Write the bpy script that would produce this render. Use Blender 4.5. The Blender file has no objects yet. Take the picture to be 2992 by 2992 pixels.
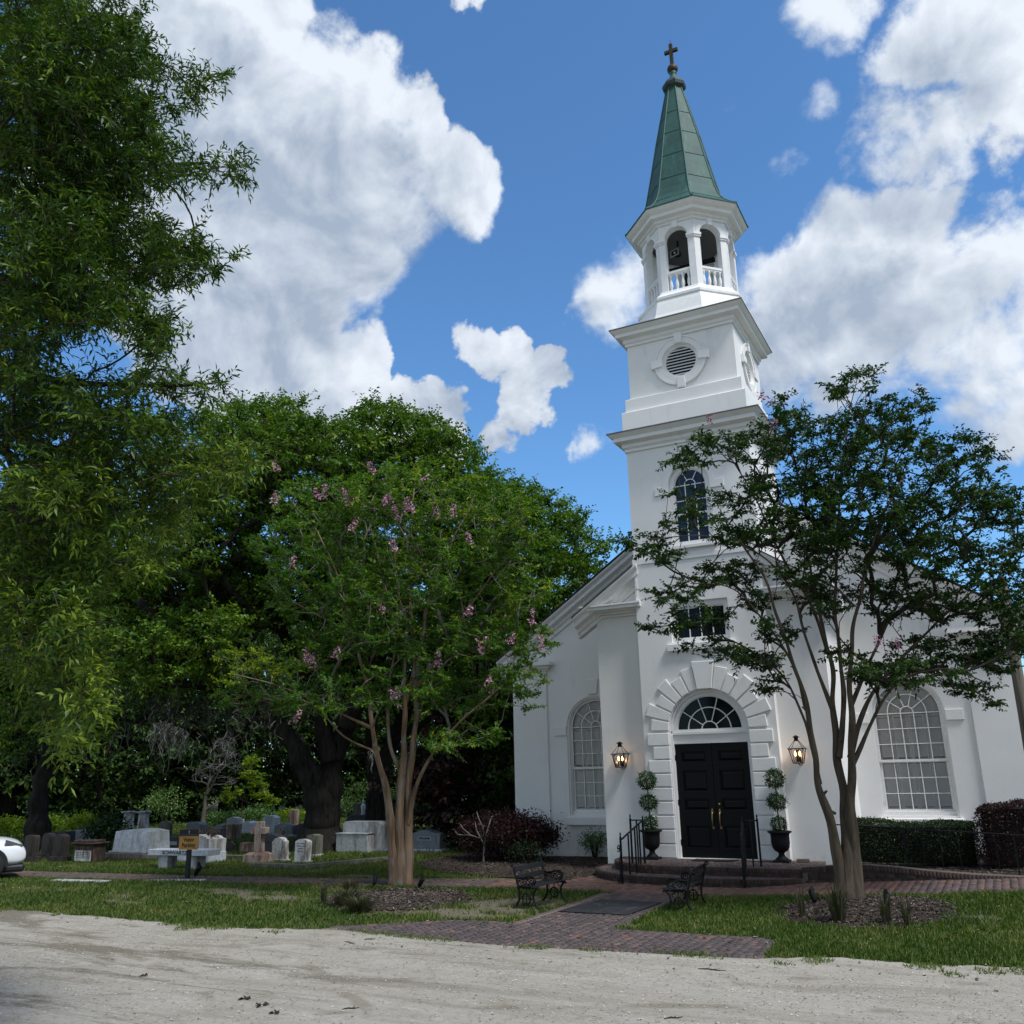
import bpy, bmesh, math, random
import numpy as np
from mathutils import Matrix, Vector
from mathutils.geometry import tessellate_polygon

random.seed(7)
rng = np.random.default_rng(7)
R = math.radians
scene = bpy.context.scene
COL = scene.collection

# ------------------------------------------------------------------ camera
F, YAW, PITCH, ROLL = 2629.5, 0.476757, 0.278991, -0.0227165     # focal in photo pixels (2992 wide)
CAM = np.array([6.8094, -24.2948, 2.685])
_fw = np.array([-math.sin(YAW)*math.cos(PITCH), math.cos(YAW)*math.cos(PITCH), math.sin(PITCH)])
_rt0 = np.array([math.cos(YAW), math.sin(YAW), 0.0]); _up0 = np.cross(_rt0, _fw)
_rt = _rt0*math.cos(ROLL) + _up0*math.sin(ROLL); _up = _up0*math.cos(ROLL) - _rt0*math.sin(ROLL)
cam_data = bpy.data.cameras.new("camera")
cam = bpy.data.objects.new("camera", cam_data); COL.objects.link(cam)
cam_data.sensor_width = 36.0; cam_data.lens = F/2992*36.0
cam_data.clip_start = 0.1; cam_data.clip_end = 3000
mw = Matrix.Identity(4)
for i in range(3):
    mw[i][0] = _rt[i]; mw[i][1] = _up[i]; mw[i][2] = -_fw[i]; mw[i][3] = CAM[i]
cam.matrix_world = mw
scene.camera = cam

# ------------------------------------------------------------------ light, sky, exposure
SUN_EL, SUN_AZ = 57.0, 106.0            # azimuth clockwise from +Y (high to the right, just grazing the church front)
SUN_STRENGTH, SUN_ANGLE = 2.15, 14.0
SKY_STRENGTH = 0.115
EXPOSURE = 0.76
sd = np.array([math.sin(R(SUN_AZ))*math.cos(R(SUN_EL)), math.cos(R(SUN_AZ))*math.cos(R(SUN_EL)), math.sin(R(SUN_EL))])
sun_data = bpy.data.lights.new("sun", 'SUN'); sun_data.energy = SUN_STRENGTH; sun_data.angle = R(SUN_ANGLE)
sun_data.color = (1.0, 0.985, 0.96)
sun = bpy.data.objects.new("sun", sun_data); COL.objects.link(sun)
sun.rotation_euler = Vector(sd).to_track_quat('Z', 'Y').to_euler(); sun.location = (0, 0, 40)

vs = scene.view_settings
vs.view_transform = 'Standard'; vs.look = 'None'; vs.exposure = EXPOSURE; vs.gamma = 1.0; vs.use_curve_mapping = False
scene.cycles.max_bounces = 6; scene.cycles.transparent_max_bounces = 8
scene.cycles.diffuse_bounces = 3; scene.cycles.transmission_bounces = 4
scene.cycles.use_denoising = True
scene.cycles.caustics_reflective = False; scene.cycles.caustics_refractive = False

DPX = 1.548654                         # photo pixels per pixel of the 1932 wide view I measured on

def ray(px, py):
    return _fw + _rt*((px-1496)/F) + _up*((1496-py)/F)

def rayD(dx, dy):
    d = ray(dx*DPX, dy*DPX); return d/np.linalg.norm(d)

def smooth(e0, e1, x):
    t = np.clip((x-e0)/(e1-e0), 0, 1); return t*t*(3-2*t)

def gh(x, y):
    """height of the ground: it rises gently to the right of the church door"""
    x = np.asarray(x, float); y = np.asarray(y, float)
    return 0.055*np.clip(x-1.2, 0, 9)*smooth(-9.0, -4.8, y)

def G(px, py, dz=0.0):
    d = ray(px, py); z = 0.0
    for _ in range(6):
        p = CAM + d*((z+dz-CAM[2])/d[2]); z = float(gh(p[0], p[1]))
    return p

def PY(px, py, Y):
    d = ray(px, py); return CAM + d*((Y-CAM[1])/d[1])

def pix(P):
    d = np.asarray(P, float)-CAM; z = d@_fw
    return np.array([1496+F*(d@_rt)/z, 1496-F*(d@_up)/z])

HV = np.array([-math.sin(YAW), math.cos(YAW), 0.0])       # horizontal view direction
HR = _rt0

def TP(base, dx, dy, off=0.0):
    """point seen at (dx,dy) of the 1932 wide view, in the vertical plane through base (off metres behind it)"""
    d = ray(dx*DPX, dy*DPX); n = HV
    t = ((np.asarray(base)-CAM)@n + off)/(d@n)
    return CAM + d*t

# ------------------------------------------------------------------ sky: blue with cumulus, all in direction space
world = bpy.data.worlds.new("World"); scene.world = world; world.use_nodes = True
nt = world.node_tree; nt.nodes.clear()

class NT:
    def __init__(s, t): s.t = t
    def n(s, typ, **kw):
        nd = s.t.nodes.new(typ)
        for k, v in kw.items(): setattr(nd, k, v)
        return nd
    def link(s, a, b): s.t.links.new(a, b)
    def _in(s, sock, v):
        if hasattr(v, 'is_output') or isinstance(v, bpy.types.NodeSocket): s.link(v, sock)
        elif v is not None: sock.default_value = v
    def m(s, op, a, b=None, c=None, clamp=False):
        nd = s.n('ShaderNodeMath', operation=op, use_clamp=clamp)
        for i, v in enumerate((a, b, c)):
            if v is not None: s._in(nd.inputs[i], v)
        return nd.outputs[0]
    def v(s, op, a, b=None, out=0):
        nd = s.n('ShaderNodeVectorMath', operation=op)
        s._in(nd.inputs[0], a)
        if b is not None:
            if op == 'SCALE': s._in(nd.inputs[3], b)
            else: s._in(nd.inputs[1], b)
        return nd.outputs[out]
    def noise(s, vec, scale, detail=4, rough=.55, out=0, dist=0.0):
        nd = s.n('ShaderNodeTexNoise'); nd.inputs['Scale'].default_value = scale
        nd.inputs['Detail'].default_value = detail; nd.inputs['Roughness'].default_value = rough
        nd.inputs['Distortion'].default_value = dist
        if vec is not None: s.link(vec, nd.inputs['Vector'])
        return nd.outputs[out]
    def ramp(s, f, stops, interp='LINEAR'):
        nd = s.n('ShaderNodeValToRGB'); cr = nd.color_ramp; cr.interpolation = interp
        while len(cr.elements) > 1: cr.elements.remove(cr.elements[-1])
        for i, (p, c) in enumerate(stops):
            e = cr.elements[0] if i == 0 else cr.elements.new(p)
            e.position = p; e.color = (*c, 1) if len(c) == 3 else c
        s.link(f, nd.inputs[0]); return nd.outputs[0]
    def mix(s, f, a, b, blend='MIX'):
        nd = s.n('ShaderNodeMix', data_type='RGBA', blend_type=blend)
        s._in(nd.inputs[0], f)
        for i, c in ((6, a), (7, b)):
            if isinstance(c, tuple): nd.inputs[i].default_value = (*c, 1) if len(c) == 3 else c
            else: s.link(c, nd.inputs[i])
        return nd.outputs[2]
    def mrange(s, f, a, b, c=0.0, d=1.0, t='SMOOTHSTEP'):
        nd = s.n('ShaderNodeMapRange', interpolation_type=t)
        s.link(f, nd.inputs[0])
        for i, v in zip((1, 2, 3, 4), (a, b, c, d)): nd.inputs[i].default_value = v
        return nd.outputs[0]

W = NT(nt)
sky = W.n('ShaderNodeTexSky', sky_type='NISHITA'); sky.sun_disc = False
sky.sun_elevation = R(SUN_EL); sky.sun_rotation = R(SUN_AZ)
sky.altitude = 20; sky.air_density = 1.0; sky.dust_density = 0.15; sky.ozone_density = 2.6
tc = W.n('ShaderNodeTexCoord'); dirv = W.v('NORMALIZE', tc.outputs['Generated'])
CLOUDS = [  # (x, y, radius, strength) as angles on the sky
    (330,60,190,1),(470,20,90,1),(400,230,230,1),(560,250,190,1),(700,180,105,1),(775,185,62,.9),(700,330,160,1),(820,320,110,1),
    (880,360,85,1),(560,440,180,1),(660,480,90,1),(430,590,190,1),(560,600,85,1),(300,430,220,1),(500,690,120,1),(640,700,70,1),
    (690,690,60,.9),(740,760,70,.9),(800,780,75,.9),(830,830,60,.9),(600,760,110,1),
    (985,745,80,.62),(1045,700,52,.55),(930,810,72,.55),(905,655,60,.40),(975,665,52,.36),(1150,570,85,.6),(1120,835,50,.5),(1190,520,70,.5),
    (1560,20,95,.7),(1740,110,100,.9),(1840,60,140,.95),(1690,250,100,.85),(1800,230,130,1),(1900,250,110,.95),(1545,215,60,.34),
    (1500,560,130,1),(1610,480,125,1),(1720,450,110,1),(1790,560,165,1),(1910,470,135,1),(1870,690,165,1),(1640,640,165,1),
    (1460,660,90,.8),(1780,390,70,.7),(1880,790,90,.8),(1560,740,100,.8),(1375,205,36,.12),(905,5,45,.20),(1585,100,55,.34),(870,640,60,.3),(1480,300,60,.2),(650,120,30,.1)]
wn = W.v('SUBTRACT', W.noise(dirv, 7.0, 4, .55, out=1), (.5, .5, .5))
wn2 = W.v('SUBTRACT', W.noise(dirv, 26.0, 5, .6, out=1), (.5, .5, .5))
wdir = W.v('NORMALIZE', W.v('ADD', dirv, W.v('ADD', W.v('SCALE', wn, 0.085), W.v('SCALE', wn2, 0.035))))
def blobs(vec):
    dens = None
    for (cx, cy, cr_, st) in CLOUDS:
        c = rayD(cx, cy); e = rayD(cx+cr_*1.12, cy); r2 = 2*(1-float(c@e))
        dt = W.v('DOT_PRODUCT', vec, tuple(c), out=1)
        val = W.m('MULTIPLY_ADD', dt, 2/r2, st-2/r2)
        dens = val if dens is None else W.m('SMOOTH_MAX', dens, val, 0.12)
    return dens
L2 = _up*0.8 + _rt*0.6; L2 = L2/np.linalg.norm(L2)
dens0 = blobs(wdir)
dens_l = blobs(W.v('NORMALIZE', W.v('ADD', wdir, tuple(L2*0.075))))
slope = W.m('SUBTRACT', W.m('MAXIMUM', dens0, -.3), W.m('MAXIMUM', dens_l, -.3))
dens = dens0
# unseen clouds behind the camera, from plain noise, thickened to light the church front
gen = W.m('MULTIPLY_ADD', W.noise(dirv, 2.2, 3, .5), 4.0, -1.55)
away = W.m('MULTIPLY_ADD', W.v('DOT_PRODUCT', dirv, tuple(_fw/np.linalg.norm(_fw)), out=1), -5.0, 3.4, clamp=True)
gen = W.m('MULTIPLY_ADD', W.m('ADD', gen, 2.0), away, -2.0)
dens = W.m('MAXIMUM', W.m('MAXIMUM', dens, gen), -2.0)
n1 = W.noise(dirv, 9.0, 9, .56, dist=.3)
n2 = W.noise(W.v('ADD', dirv, tuple(L2*0.016)), 9.0, 7, .56, dist=.3)
rightness = W.mrange(W.v('DOT_PRODUCT', dirv, tuple(_rt), out=1), .02, .22)
d2 = W.m('MULTIPLY_ADD', W.m('SUBTRACT', n1, .5), W.m('MULTIPLY_ADD', rightness, 1.5, 1.8), dens)
n3 = W.noise(dirv, 34.0, 7, .62)
d3 = W.m('MULTIPLY_ADD', W.m('SUBTRACT', n3, .5), 0.95, d2)
soft = W.mrange(W.noise(dirv, 4.2, 2, .5), .38, .62, .22, .80, 'LINEAR')
soft = W.m('MULTIPLY_ADD', rightness, .25, soft)
alpha = W.m('DIVIDE', W.m('ADD', d3, 0.05), soft, clamp=True)
alpha = W.mrange(alpha, 0.0, 1.0)
emb = W.m('MULTIPLY', W.m('SUBTRACT', n1, n2), 3.2)
thick = W.mrange(d2, 0.25, 1.25)
big = W.m('MULTIPLY_ADD', W.noise(dirv, 4.5, 4, .5), 1.1, -0.55)
lit = W.m('ADD', W.m('MULTIPLY', rightness, .16), W.m('MULTIPLY_ADD', slope, .62, W.m('MULTIPLY_ADD', thick, -0.46, 0.50)))
bright = W.m('ADD', W.m('ADD', lit, big), emb, clamp=True)
CLOUD_GREY, CLOUD_WHITE = (1.98, 2.40, 3.06), (4.35, 4.68, 5.12)
ccol = W.mix(bright, CLOUD_GREY, CLOUD_WHITE)
SKY_TINT = (0.54, 0.80, 0.97)
skyc = W.mix(1.0, sky.outputs[0], SKY_TINT, 'MULTIPLY')
fin = W.mix(alpha, skyc, ccol)
bg = W.n('ShaderNodeBackground'); bg.inputs[1].default_value = SKY_STRENGTH
W.link(fin, bg.inputs[0])
wo = W.n('ShaderNodeOutputWorld'); W.link(bg.outputs[0], wo.inputs[0])
world.cycles.sampling_method = 'MANUAL'; world.cycles.sample_map_resolution = 512

# ------------------------------------------------------------------ object helpers
ROOTS = {}
def tag(o, label=None, cat=None, group=None, kind=None):
    if label: o['label'] = label
    if cat: o['category'] = cat
    if group: o['group'] = group
    if kind: o['kind'] = kind
    return o

def thing(name, loc, label, cat, group=None, rotz=0.0):
    o = bpy.data.objects.new(name, None); COL.objects.link(o)
    o.location = tuple(float(v) for v in loc); o.rotation_euler = (0, 0, rotz); o.empty_display_size = .2
    tag(o, label, cat, group); return o

def link_mesh(name, me, mat, parent=None):
    o = bpy.data.objects.new(name, me); COL.objects.link(o)
    if mat: me.materials.append(mat)
    if parent: o.parent = parent
    return o

def np_obj(name, V, Fc, mat, parent=None, attr=None, smooth=False, off=None):
    """mesh object from arrays; every face of Fc has the same number of corners"""
    V = np.asarray(V, np.float32); Fc = np.asarray(Fc, np.int32)
    if off is not None: V = V - np.asarray(off, np.float32)
    me = bpy.data.meshes.new(name); k = Fc.shape[1]
    me.vertices.add(len(V)); me.vertices.foreach_set('co', V.ravel())
    me.loops.add(Fc.size); me.loops.foreach_set('vertex_index', Fc.ravel())
    me.polygons.add(len(Fc)); me.polygons.foreach_set('loop_start', np.arange(0, Fc.size, k, dtype=np.int32))
    if smooth: me.polygons.foreach_set('use_smooth', np.ones(len(Fc), bool))
    if attr:
        for an, av in attr.items():
            a = me.attributes.new(an, 'FLOAT', 'FACE'); a.data.foreach_set('value', np.asarray(av, np.float32))
    me.update(calc_edges=True); me.validate()
    return link_mesh(name, me, mat, parent)

class MB:
    """collects shapes, builds them as one mesh"""
    def __init__(s): s.v = []; s.f = []; s.sm = []
    def add(s, vs, fs, sm=False, T=None):
        b = len(s.v)
        for p in vs:
            if T is not None: p = T @ Vector(p)
            s.v.append((float(p[0]), float(p[1]), float(p[2])))
        for f in fs: s.f.append(tuple(b+i for i in f)); s.sm.append(sm)
        return s
    def box(s, x0, x1, y0, y1, z0, z1, T=None):
        vs = [(x, y, z) for z in (z0, z1) for y in (y0, y1) for x in (x0, x1)]
        return s.add(vs, [(0,2,3,1),(4,5,7,6),(0,1,5,4),(2,6,7,3),(0,4,6,2),(1,3,7,5)], T=T)
    def hexa(s, a, b, T=None):
        """a,b: lower and upper quads"""
        return s.add(list(a)+list(b), [(3,2,1,0),(4,5,6,7)]+[(i,(i+1)%4,4+(i+1)%4,4+i) for i in range(4)], T=T)
    def prism(s, poly, z0, z1, T=None, mapf=None):
        n = len(poly)
        vs = [(p[0], p[1], z0) for p in poly]+[(p[0], p[1], z1) for p in poly]
        if mapf: vs = [mapf(*p) for p in vs]
        s.add(vs, [tuple(range(n))[::-1], tuple(range(n, 2*n))]+[(i,(i+1)%n,n+(i+1)%n,n+i) for i in range(n)], T=T); return s
    def plate(s, outer, holes, w0, w1, mapf=None, T=None, back=True):
        """flat plate with holes: 2D loops (u,v), thickness w0..w1"""
        mapf = mapf or (lambda u, v, w: (u, w, v))
        loops = [outer]+list(holes)
        tri = tessellate_polygon([[Vector((p[0], p[1], 0)) for p in l] for l in loops])
        flat = [p for l in loops for p in l]; n = len(flat)
        vs = [mapf(p[0], p[1], w0) for p in flat]+[mapf(p[0], p[1], w1) for p in flat]
        fs = [tuple(t) for t in tri]
        if back: fs += [tuple(n+i for i in t[::-1]) for t in tri]
        b = 0
        for l in loops:
            m = len(l)
            fs += [(b+i, b+(i+1)%m, n+b+(i+1)%m, n+b+i) for i in range(m)]; b += m
        return s.add(vs, fs, T=T)
    def sweep(s, path, profile, closed=False, T=None, sm=False, normals=None):
        """profile points (out, up) moved along a plan path [(x,y,out_dir_x,out_dir_y)]; out_dir may be longer at mitres"""
        k = len(profile); vs = []
        for (x, y, ox, oy) in path:
            for (o, u) in profile: vs.append((x+ox*o, y+oy*o, u))
        n = len(path); fs = []
        for i in range(n if closed else n-1):
            j = (i+1) % n
            for a in range(k-1): fs.append((i*k+a, j*k+a, j*k+a+1, i*k+a+1))
        if not closed:
            fs.append(tuple(range(k))); fs.append(tuple((n-1)*k+i for i in range(k))[::-1])
        return s.add(vs, fs, sm, T)
    def lathe(s, prof, n=20, c=(0,0,0), T=None, sm=True, ph=0.0, sq=None):
        vs = []; k = len(prof)
        for i in range(n):
            a = ph+2*math.pi*i/n
            for (r, z) in prof: vs.append((c[0]+r*math.cos(a), c[1]+r*math.sin(a), c[2]+z))
        fs = [(i*k+a, ((i+1)%n)*k+a, ((i+1)%n)*k+a+1, i*k+a+1) for i in range(n) for a in range(k-1)]
        fs.append(tuple(i*k for i in range(n))[::-1]); fs.append(tuple(i*k+k-1 for i in range(n)))
        return s.add(vs, fs, sm, T)
    def tube(s, pts, r, n=8, T=None, caps=True, sm=True):
        pts = [Vector(p) for p in pts]; m = len(pts)
        rr = r if hasattr(r, '__len__') else [r]*m
        vs = []; prev = None
        for i, p in enumerate(pts):
            d = (pts[min(i+1, m-1)]-pts[max(i-1, 0)])
            d = d.normalized() if d.length > 1e-9 else Vector((0, 0, 1))
            if prev is None:
                ref = Vector((0, 0, 1)) if abs(d.z) < .9 else Vector((1, 0, 0))
                a = d.cross(ref).normalized()
            else:
                a = (prev - d*prev.dot(d)); a = a.normalized() if a.length > 1e-6 else d.orthogonal().normalized()
            prev = a; b = d.cross(a)
            for j in range(n):
                t = 2*math.pi*j/n; vs.append(p+(a*math.cos(t)+b*math.sin(t))*rr[i])
        fs = [(i*n+j, i*n+(j+1)%n, (i+1)*n+(j+1)%n, (i+1)*n+j) for i in range(m-1) for j in range(n)]
        if caps: fs.append(tuple(range(n))[::-1]); fs.append(tuple((m-1)*n+j for j in range(n)))
        return s.add(vs, fs, sm, T)
    def ball(s, c, r, n=12, m=8, sc=(1,1,1), T=None):
        prof = [(max(1e-4, math.sin(math.pi*i/m))*r, -math.cos(math.pi*i/m)*r) for i in range(m+1)]
        vs = []; k = m+1
        for i in range(n):
            a = 2*math.pi*i/n
            for (q, z) in prof: vs.append((c[0]+q*math.cos(a)*sc[0], c[1]+q*math.sin(a)*sc[1], c[2]+z*sc[2]))
        fs = [(i*k+a, ((i+1)%n)*k+a, ((i+1)%n)*k+a+1, i*k+a+1) for i in range(n) for a in range(m)]
        return s.add(vs, fs, True, T)
    def build(s, name, mat, parent=None, off=None, bevel=0.0, seg=2):
        me = bpy.data.meshes.new(name)
        v = s.v if off is None else [(p[0]-off[0], p[1]-off[1], p[2]-off[2]) for p in s.v]
        me.from_pydata(v, [], s.f)
        if any(s.sm): me.polygons.foreach_set('use_smooth', s.sm)
        bm = bmesh.new(); bm.from_mesh(me); bmesh.ops.recalc_face_normals(bm, faces=bm.faces); bm.to_mesh(me); bm.free()
        me.update()
        o = link_mesh(name, me, mat, parent)
        if bevel:
            b = o.modifiers.new('bevel', 'BEVEL'); b.width = bevel; b.segments = seg; b.limit_method = 'ANGLE'; b.angle_limit = R(35)
        return o

def arc(cx, cy, r, a0, a1, n):
    return [(cx+r*math.cos(R(a0+(a1-a0)*i/n)), cy+r*math.sin(R(a0+(a1-a0)*i/n))) for i in range(n+1)]
def arch_loop(cx, hw, z0, zs, n=24):
    """rectangle with a half round head"""
    return [(cx-hw, z0), (cx+hw, z0)]+arc(cx, zs, hw, 0, 180, n)
def rect(x0, x1, z0, z1): return [(x0, z0), (x1, z0), (x1, z1), (x0, z1)]

def text_obj(name, s, size, mat, parent, T, extrude=.004, bold=0.0, width=None):
    cu = bpy.data.curves.new(name, 'FONT'); cu.body = s; cu.size = size; cu.align_x = 'CENTER'; cu.align_y = 'CENTER'
    cu.extrude = extrude; cu.offset = bold
    tmp = bpy.data.objects.new(name+'_tmp', cu); COL.objects.link(tmp)
    dg = bpy.context.evaluated_depsgraph_get(); dg.update()
    me = bpy.data.meshes.new_from_object(tmp.evaluated_get(dg))
    bpy.data.objects.remove(tmp); bpy.data.curves.remove(cu)
    if width:
        xs = [v.co.x for v in me.vertices]; w = max(xs)-min(xs)
        for v in me.vertices: v.co.x *= width/max(w, 1e-6)
    me.transform(T); me.materials.clear()
    me.name = name
    return link_mesh(name, me, mat, parent)

# ------------------------------------------------------------------ materials
MATS = {}
def mat(name, col, rough=.7, metal=0.0, spec=.4, var=0.0, vscale=8.0, bump=0.0, bscale=40.0, coat=0.0, dirt=None, dscale=1.5, emit=None, detail=5):
    """principled material with noise variation of the colour and of the surface"""
    m = bpy.data.materials.new(name); m.use_nodes = True; t = m.node_tree
    N = NT(t); b = t.nodes['Principled BSDF']
    b.inputs['Base Color'].default_value = (*col, 1); b.inputs['Roughness'].default_value = rough
    b.inputs['Metallic'].default_value = metal; b.inputs['Specular IOR Level'].default_value = spec
    b.inputs['Coat Weight'].default_value = coat
    co = N.n('ShaderNodeTexCoord').outputs['Object']
    c = None
    if var:
        lo = tuple(max(0, x*(1-var)) for x in col); hi = tuple(min(1, x*(1+var)) for x in col)
        c = N.ramp(N.noise(co, vscale, detail, .6), [(.3, lo), (.7, hi)])
    if dirt:
        f = N.mrange(N.noise(co, dscale, 7, .68, dist=.4), dirt[1], dirt[2])
        c = N.mix(f, c if c is not None else col, dirt[0])
    if c is not None: N.link(c, b.inputs['Base Color'])
    if bump:
        bn = N.n('ShaderNodeBump'); bn.inputs['Strength'].default_value = bump; bn.inputs['Distance'].default_value = .02
        N.link(N.noise(co, bscale, 6, .6), bn.inputs['Height']); N.link(bn.outputs[0], b.inputs['Normal'])
    if emit:
        b.inputs['Emission Color'].default_value = (*emit[0], 1); b.inputs['Emission Strength'].default_value = emit[1]
    MATS[name] = m
    return m

def leaf_mat(name, dark, mid, light, trans=.35, rough=.5, gloss=.22, clump=1.2):
    m = bpy.data.materials.new(name); m.use_nodes = True; t = m.node_tree; t.nodes.clear(); N = NT(t)
    at = N.n('ShaderNodeAttribute', attribute_name='lv')
    col = N.ramp(at.outputs['Fac'], [(0.0, dark), (.55, mid), (1.0, light)])
    b = N.n('ShaderNodeBsdfPrincipled'); N.link(col, b.inputs['Base Color'])
    b.inputs['Roughness'].default_value = rough; b.inputs['Specular IOR Level'].default_value = gloss
    tr = N.n('ShaderNodeBsdfTranslucent')
    N.link(N.mix(1.0, col, (1.0, 1.15, .45), 'MULTIPLY'), tr.inputs[0])
    mx = N.n('ShaderNodeMixShader'); mx.inputs[0].default_value = trans
    N.link(b.outputs[0], mx.inputs[1]); N.link(tr.outputs[0], mx.inputs[2])
    o = N.n('ShaderNodeOutputMaterial'); N.link(mx.outputs[0], o.inputs[0]); return m

def attr_mat(name, stops, rough=.85, spec=.25, bump=0.0, bscale=60.0, attr='lv', nmix=.0, nscale=30.0):
    m = bpy.data.materials.new(name); m.use_nodes = True; t = m.node_tree; N = NT(t); b = t.nodes['Principled BSDF']
    at = N.n('ShaderNodeAttribute', attribute_name=attr).outputs['Fac']
    co = N.n('ShaderNodeTexCoord').outputs['Object']
    if nmix:
        at = N.m('MULTIPLY_ADD', N.m('SUBTRACT', N.noise(co, nscale, 5, .65), .5), nmix, at, clamp=True)
    N.link(N.ramp(at, stops), b.inputs['Base Color'])
    b.inputs['Roughness'].default_value = rough; b.inputs['Specular IOR Level'].default_value = spec
    if bump:
        bn = N.n('ShaderNodeBump'); bn.inputs['Strength'].default_value = bump; bn.inputs['Distance'].default_value = .02
        N.link(N.noise(co, bscale, 5, .6), bn.inputs['Height']); N.link(bn.outputs[0], b.inputs['Normal'])
    return m

def bark_mat(name, dark, light, scale=6.0, stretch=.18, bump=.6, patch=None):
    m = bpy.data.materials.new(name); m.use_nodes = True; t = m.node_tree; N = NT(t); b = t.nodes['Principled BSDF']
    co = N.n('ShaderNodeTexCoord').outputs['Object']
    mp = N.n('ShaderNodeMapping'); mp.inputs['Scale'].default_value = (1, 1, stretch); N.link(co, mp.inputs[0])
    n = N.noise(mp.outputs[0], scale, 7, .65, dist=.6)
    c = N.ramp(n, [(.32, dark), (.68, light)])
    if patch:
        mp3 = N.n('ShaderNodeMapping'); mp3.inputs['Scale'].default_value = (1, 1, .22); N.link(co, mp3.inputs[0])
        c = N.mix(N.mrange(N.noise(mp3.outputs[0], 4.5, 5, .6, dist=.8), .50, .60), c, patch)
    N.link(c, b.inputs['Base Color'])
    b.inputs['Roughness'].default_value = .9; b.inputs['Specular IOR Level'].default_value = .15
    bn = N.n('ShaderNodeBump'); bn.inputs['Strength'].default_value = bump; bn.inputs['Distance'].default_value = .04
    N.link(n, bn.inputs['Height']); N.link(bn.outputs[0], b.inputs['Normal']); return m

def glass_mat(name, refl=.12, tint=(1, 1, 1)):
    m = bpy.data.materials.new(name); m.use_nodes = True; t = m.node_tree; t.nodes.clear(); N = NT(t)
    tr = N.n('ShaderNodeBsdfTransparent'); tr.inputs[0].default_value = (*tint, 1)
    g = N.n('ShaderNodeBsdfGlossy'); g.inputs['Roughness'].default_value = .03
    mx = N.n('ShaderNodeMixShader')
    fr = N.n('ShaderNodeFresnel'); fr.inputs[0].default_value = 1.45
    N.link(N.m('ADD', fr.outputs[0], refl-.04, clamp=True), mx.inputs[0])
    N.link(tr.outputs[0], mx.inputs[1]); N.link(g.outputs[0], mx.inputs[2])
    o = N.n('ShaderNodeOutputMaterial'); N.link(mx.outputs[0], o.inputs[0]); return m

def stucco_mat():
    m = mat('white_stucco', (.80, .79, .77), rough=.75, spec=.25, var=.03, vscale=1.2, bump=.25, bscale=35)
    t = m.node_tree; N = NT(t); b = t.nodes['Principled BSDF']
    co = N.n('ShaderNodeTexCoord').outputs['Object']
    base = b.inputs['Base Color'].links[0].from_socket
    mp = N.n('ShaderNodeMapping'); mp.inputs['Scale'].default_value = (1, 1, .22); N.link(co, mp.inputs[0])
    st = N.mrange(N.noise(mp.outputs[0], 2.6, 7, .7), .56, .80)
    base = N.mix(N.m('MULTIPLY', st, .5), base, (.50, .50, .47))
    sep = N.n('ShaderNodeSeparateXYZ'); N.link(co, sep.inputs[0])
    low = N.m('MULTIPLY', N.mrange(sep.outputs[2], 0.9, 0.1), N.mrange(N.noise(co, 3.0, 6, .7), .42, .7))
    base = N.mix(N.m('MULTIPLY', low, .5), base, (.42, .42, .36))
    N.link(base, b.inputs['Base Color']); return m
# ================================================================== the church
M_ST = stucco_mat()
M_TRIM = mat('white_trim', (.80, .79, .77), rough=.55, spec=.35, var=.03, vscale=3, bump=.08, bscale=20, dirt=((.52, .52, .50), .58, .82), dscale=2.2)
M_WOOD = mat('white_board', (.78, .78, .77), rough=.6, spec=.3, var=.05, vscale=6, bump=.15, bscale=30, dirt=((.45, .45, .44), .6, .85), dscale=3)
M_SHUT = mat('shutter_white', (.90, .88, .84), rough=.6)
M_BLACK = mat('black_door_paint', (.004, .004, .0045), rough=.38, spec=.16, bump=.03, bscale=15)
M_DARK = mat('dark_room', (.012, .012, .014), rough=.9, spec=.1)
M_DGLASS = mat('dark_glass', (.004, .0045, .006), rough=.08, spec=.14)
M_GLASS = glass_mat('clear_glass', .0)
M_SHINGLE = mat('dark_shingle', (.035, .035, .037), rough=.9, var=.35, vscale=14, bump=.4, bscale=18)
M_BRASS = mat('old_brass', (.30, .21, .10), rough=.4, metal=1.0, var=.25, vscale=25)
M_GOLD = mat('weathered_gilding', (.045, .034, .016), rough=.6, metal=.4, var=.4, vscale=9, dirt=((.03, .03, .025), .5, .7), dscale=6)
M_IRON = mat('black_iron', (.006, .006, .0065), rough=.5, spec=.22, bump=.1, bscale=60)
M_COPPER = mat('green_copper', (.022, .082, .070), rough=.62, spec=.35, var=.22, vscale=2.2, bump=.12, bscale=7, dirt=((.020, .055, .058), .46, .70), dscale=1.3)
N = NT(M_COPPER.node_tree); b = M_COPPER.node_tree.nodes['Principled BSDF']; co = N.n('ShaderNodeTexCoord').outputs['Object']
mp = N.n('ShaderNodeMapping'); mp.inputs['Scale'].default_value = (1, 1, .18); N.link(co, mp.inputs[0])
c = N.mix(N.m('MULTIPLY', N.mrange(N.noise(mp.outputs[0], 5.5, 7, .7, dist=.3), .52, .70), .55), b.inputs['Base Color'].links[0].from_socket, (.075, .20, .165))
c = N.mix(N.m('MULTIPLY', N.mrange(N.noise(mp.outputs[0], 3.2, 7, .7, dist=.6), .55, .72), .6), c, (.020, .040, .036))
N.link(c, b.inputs['Base Color'])
M_DCOP = mat('dark_copper', (.02, .04, .036), rough=.6, var=.3, vscale=8)
M_SEAM = mat('copper_seam', (.032, .105, .086), rough=.6, var=.3, vscale=9)

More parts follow.
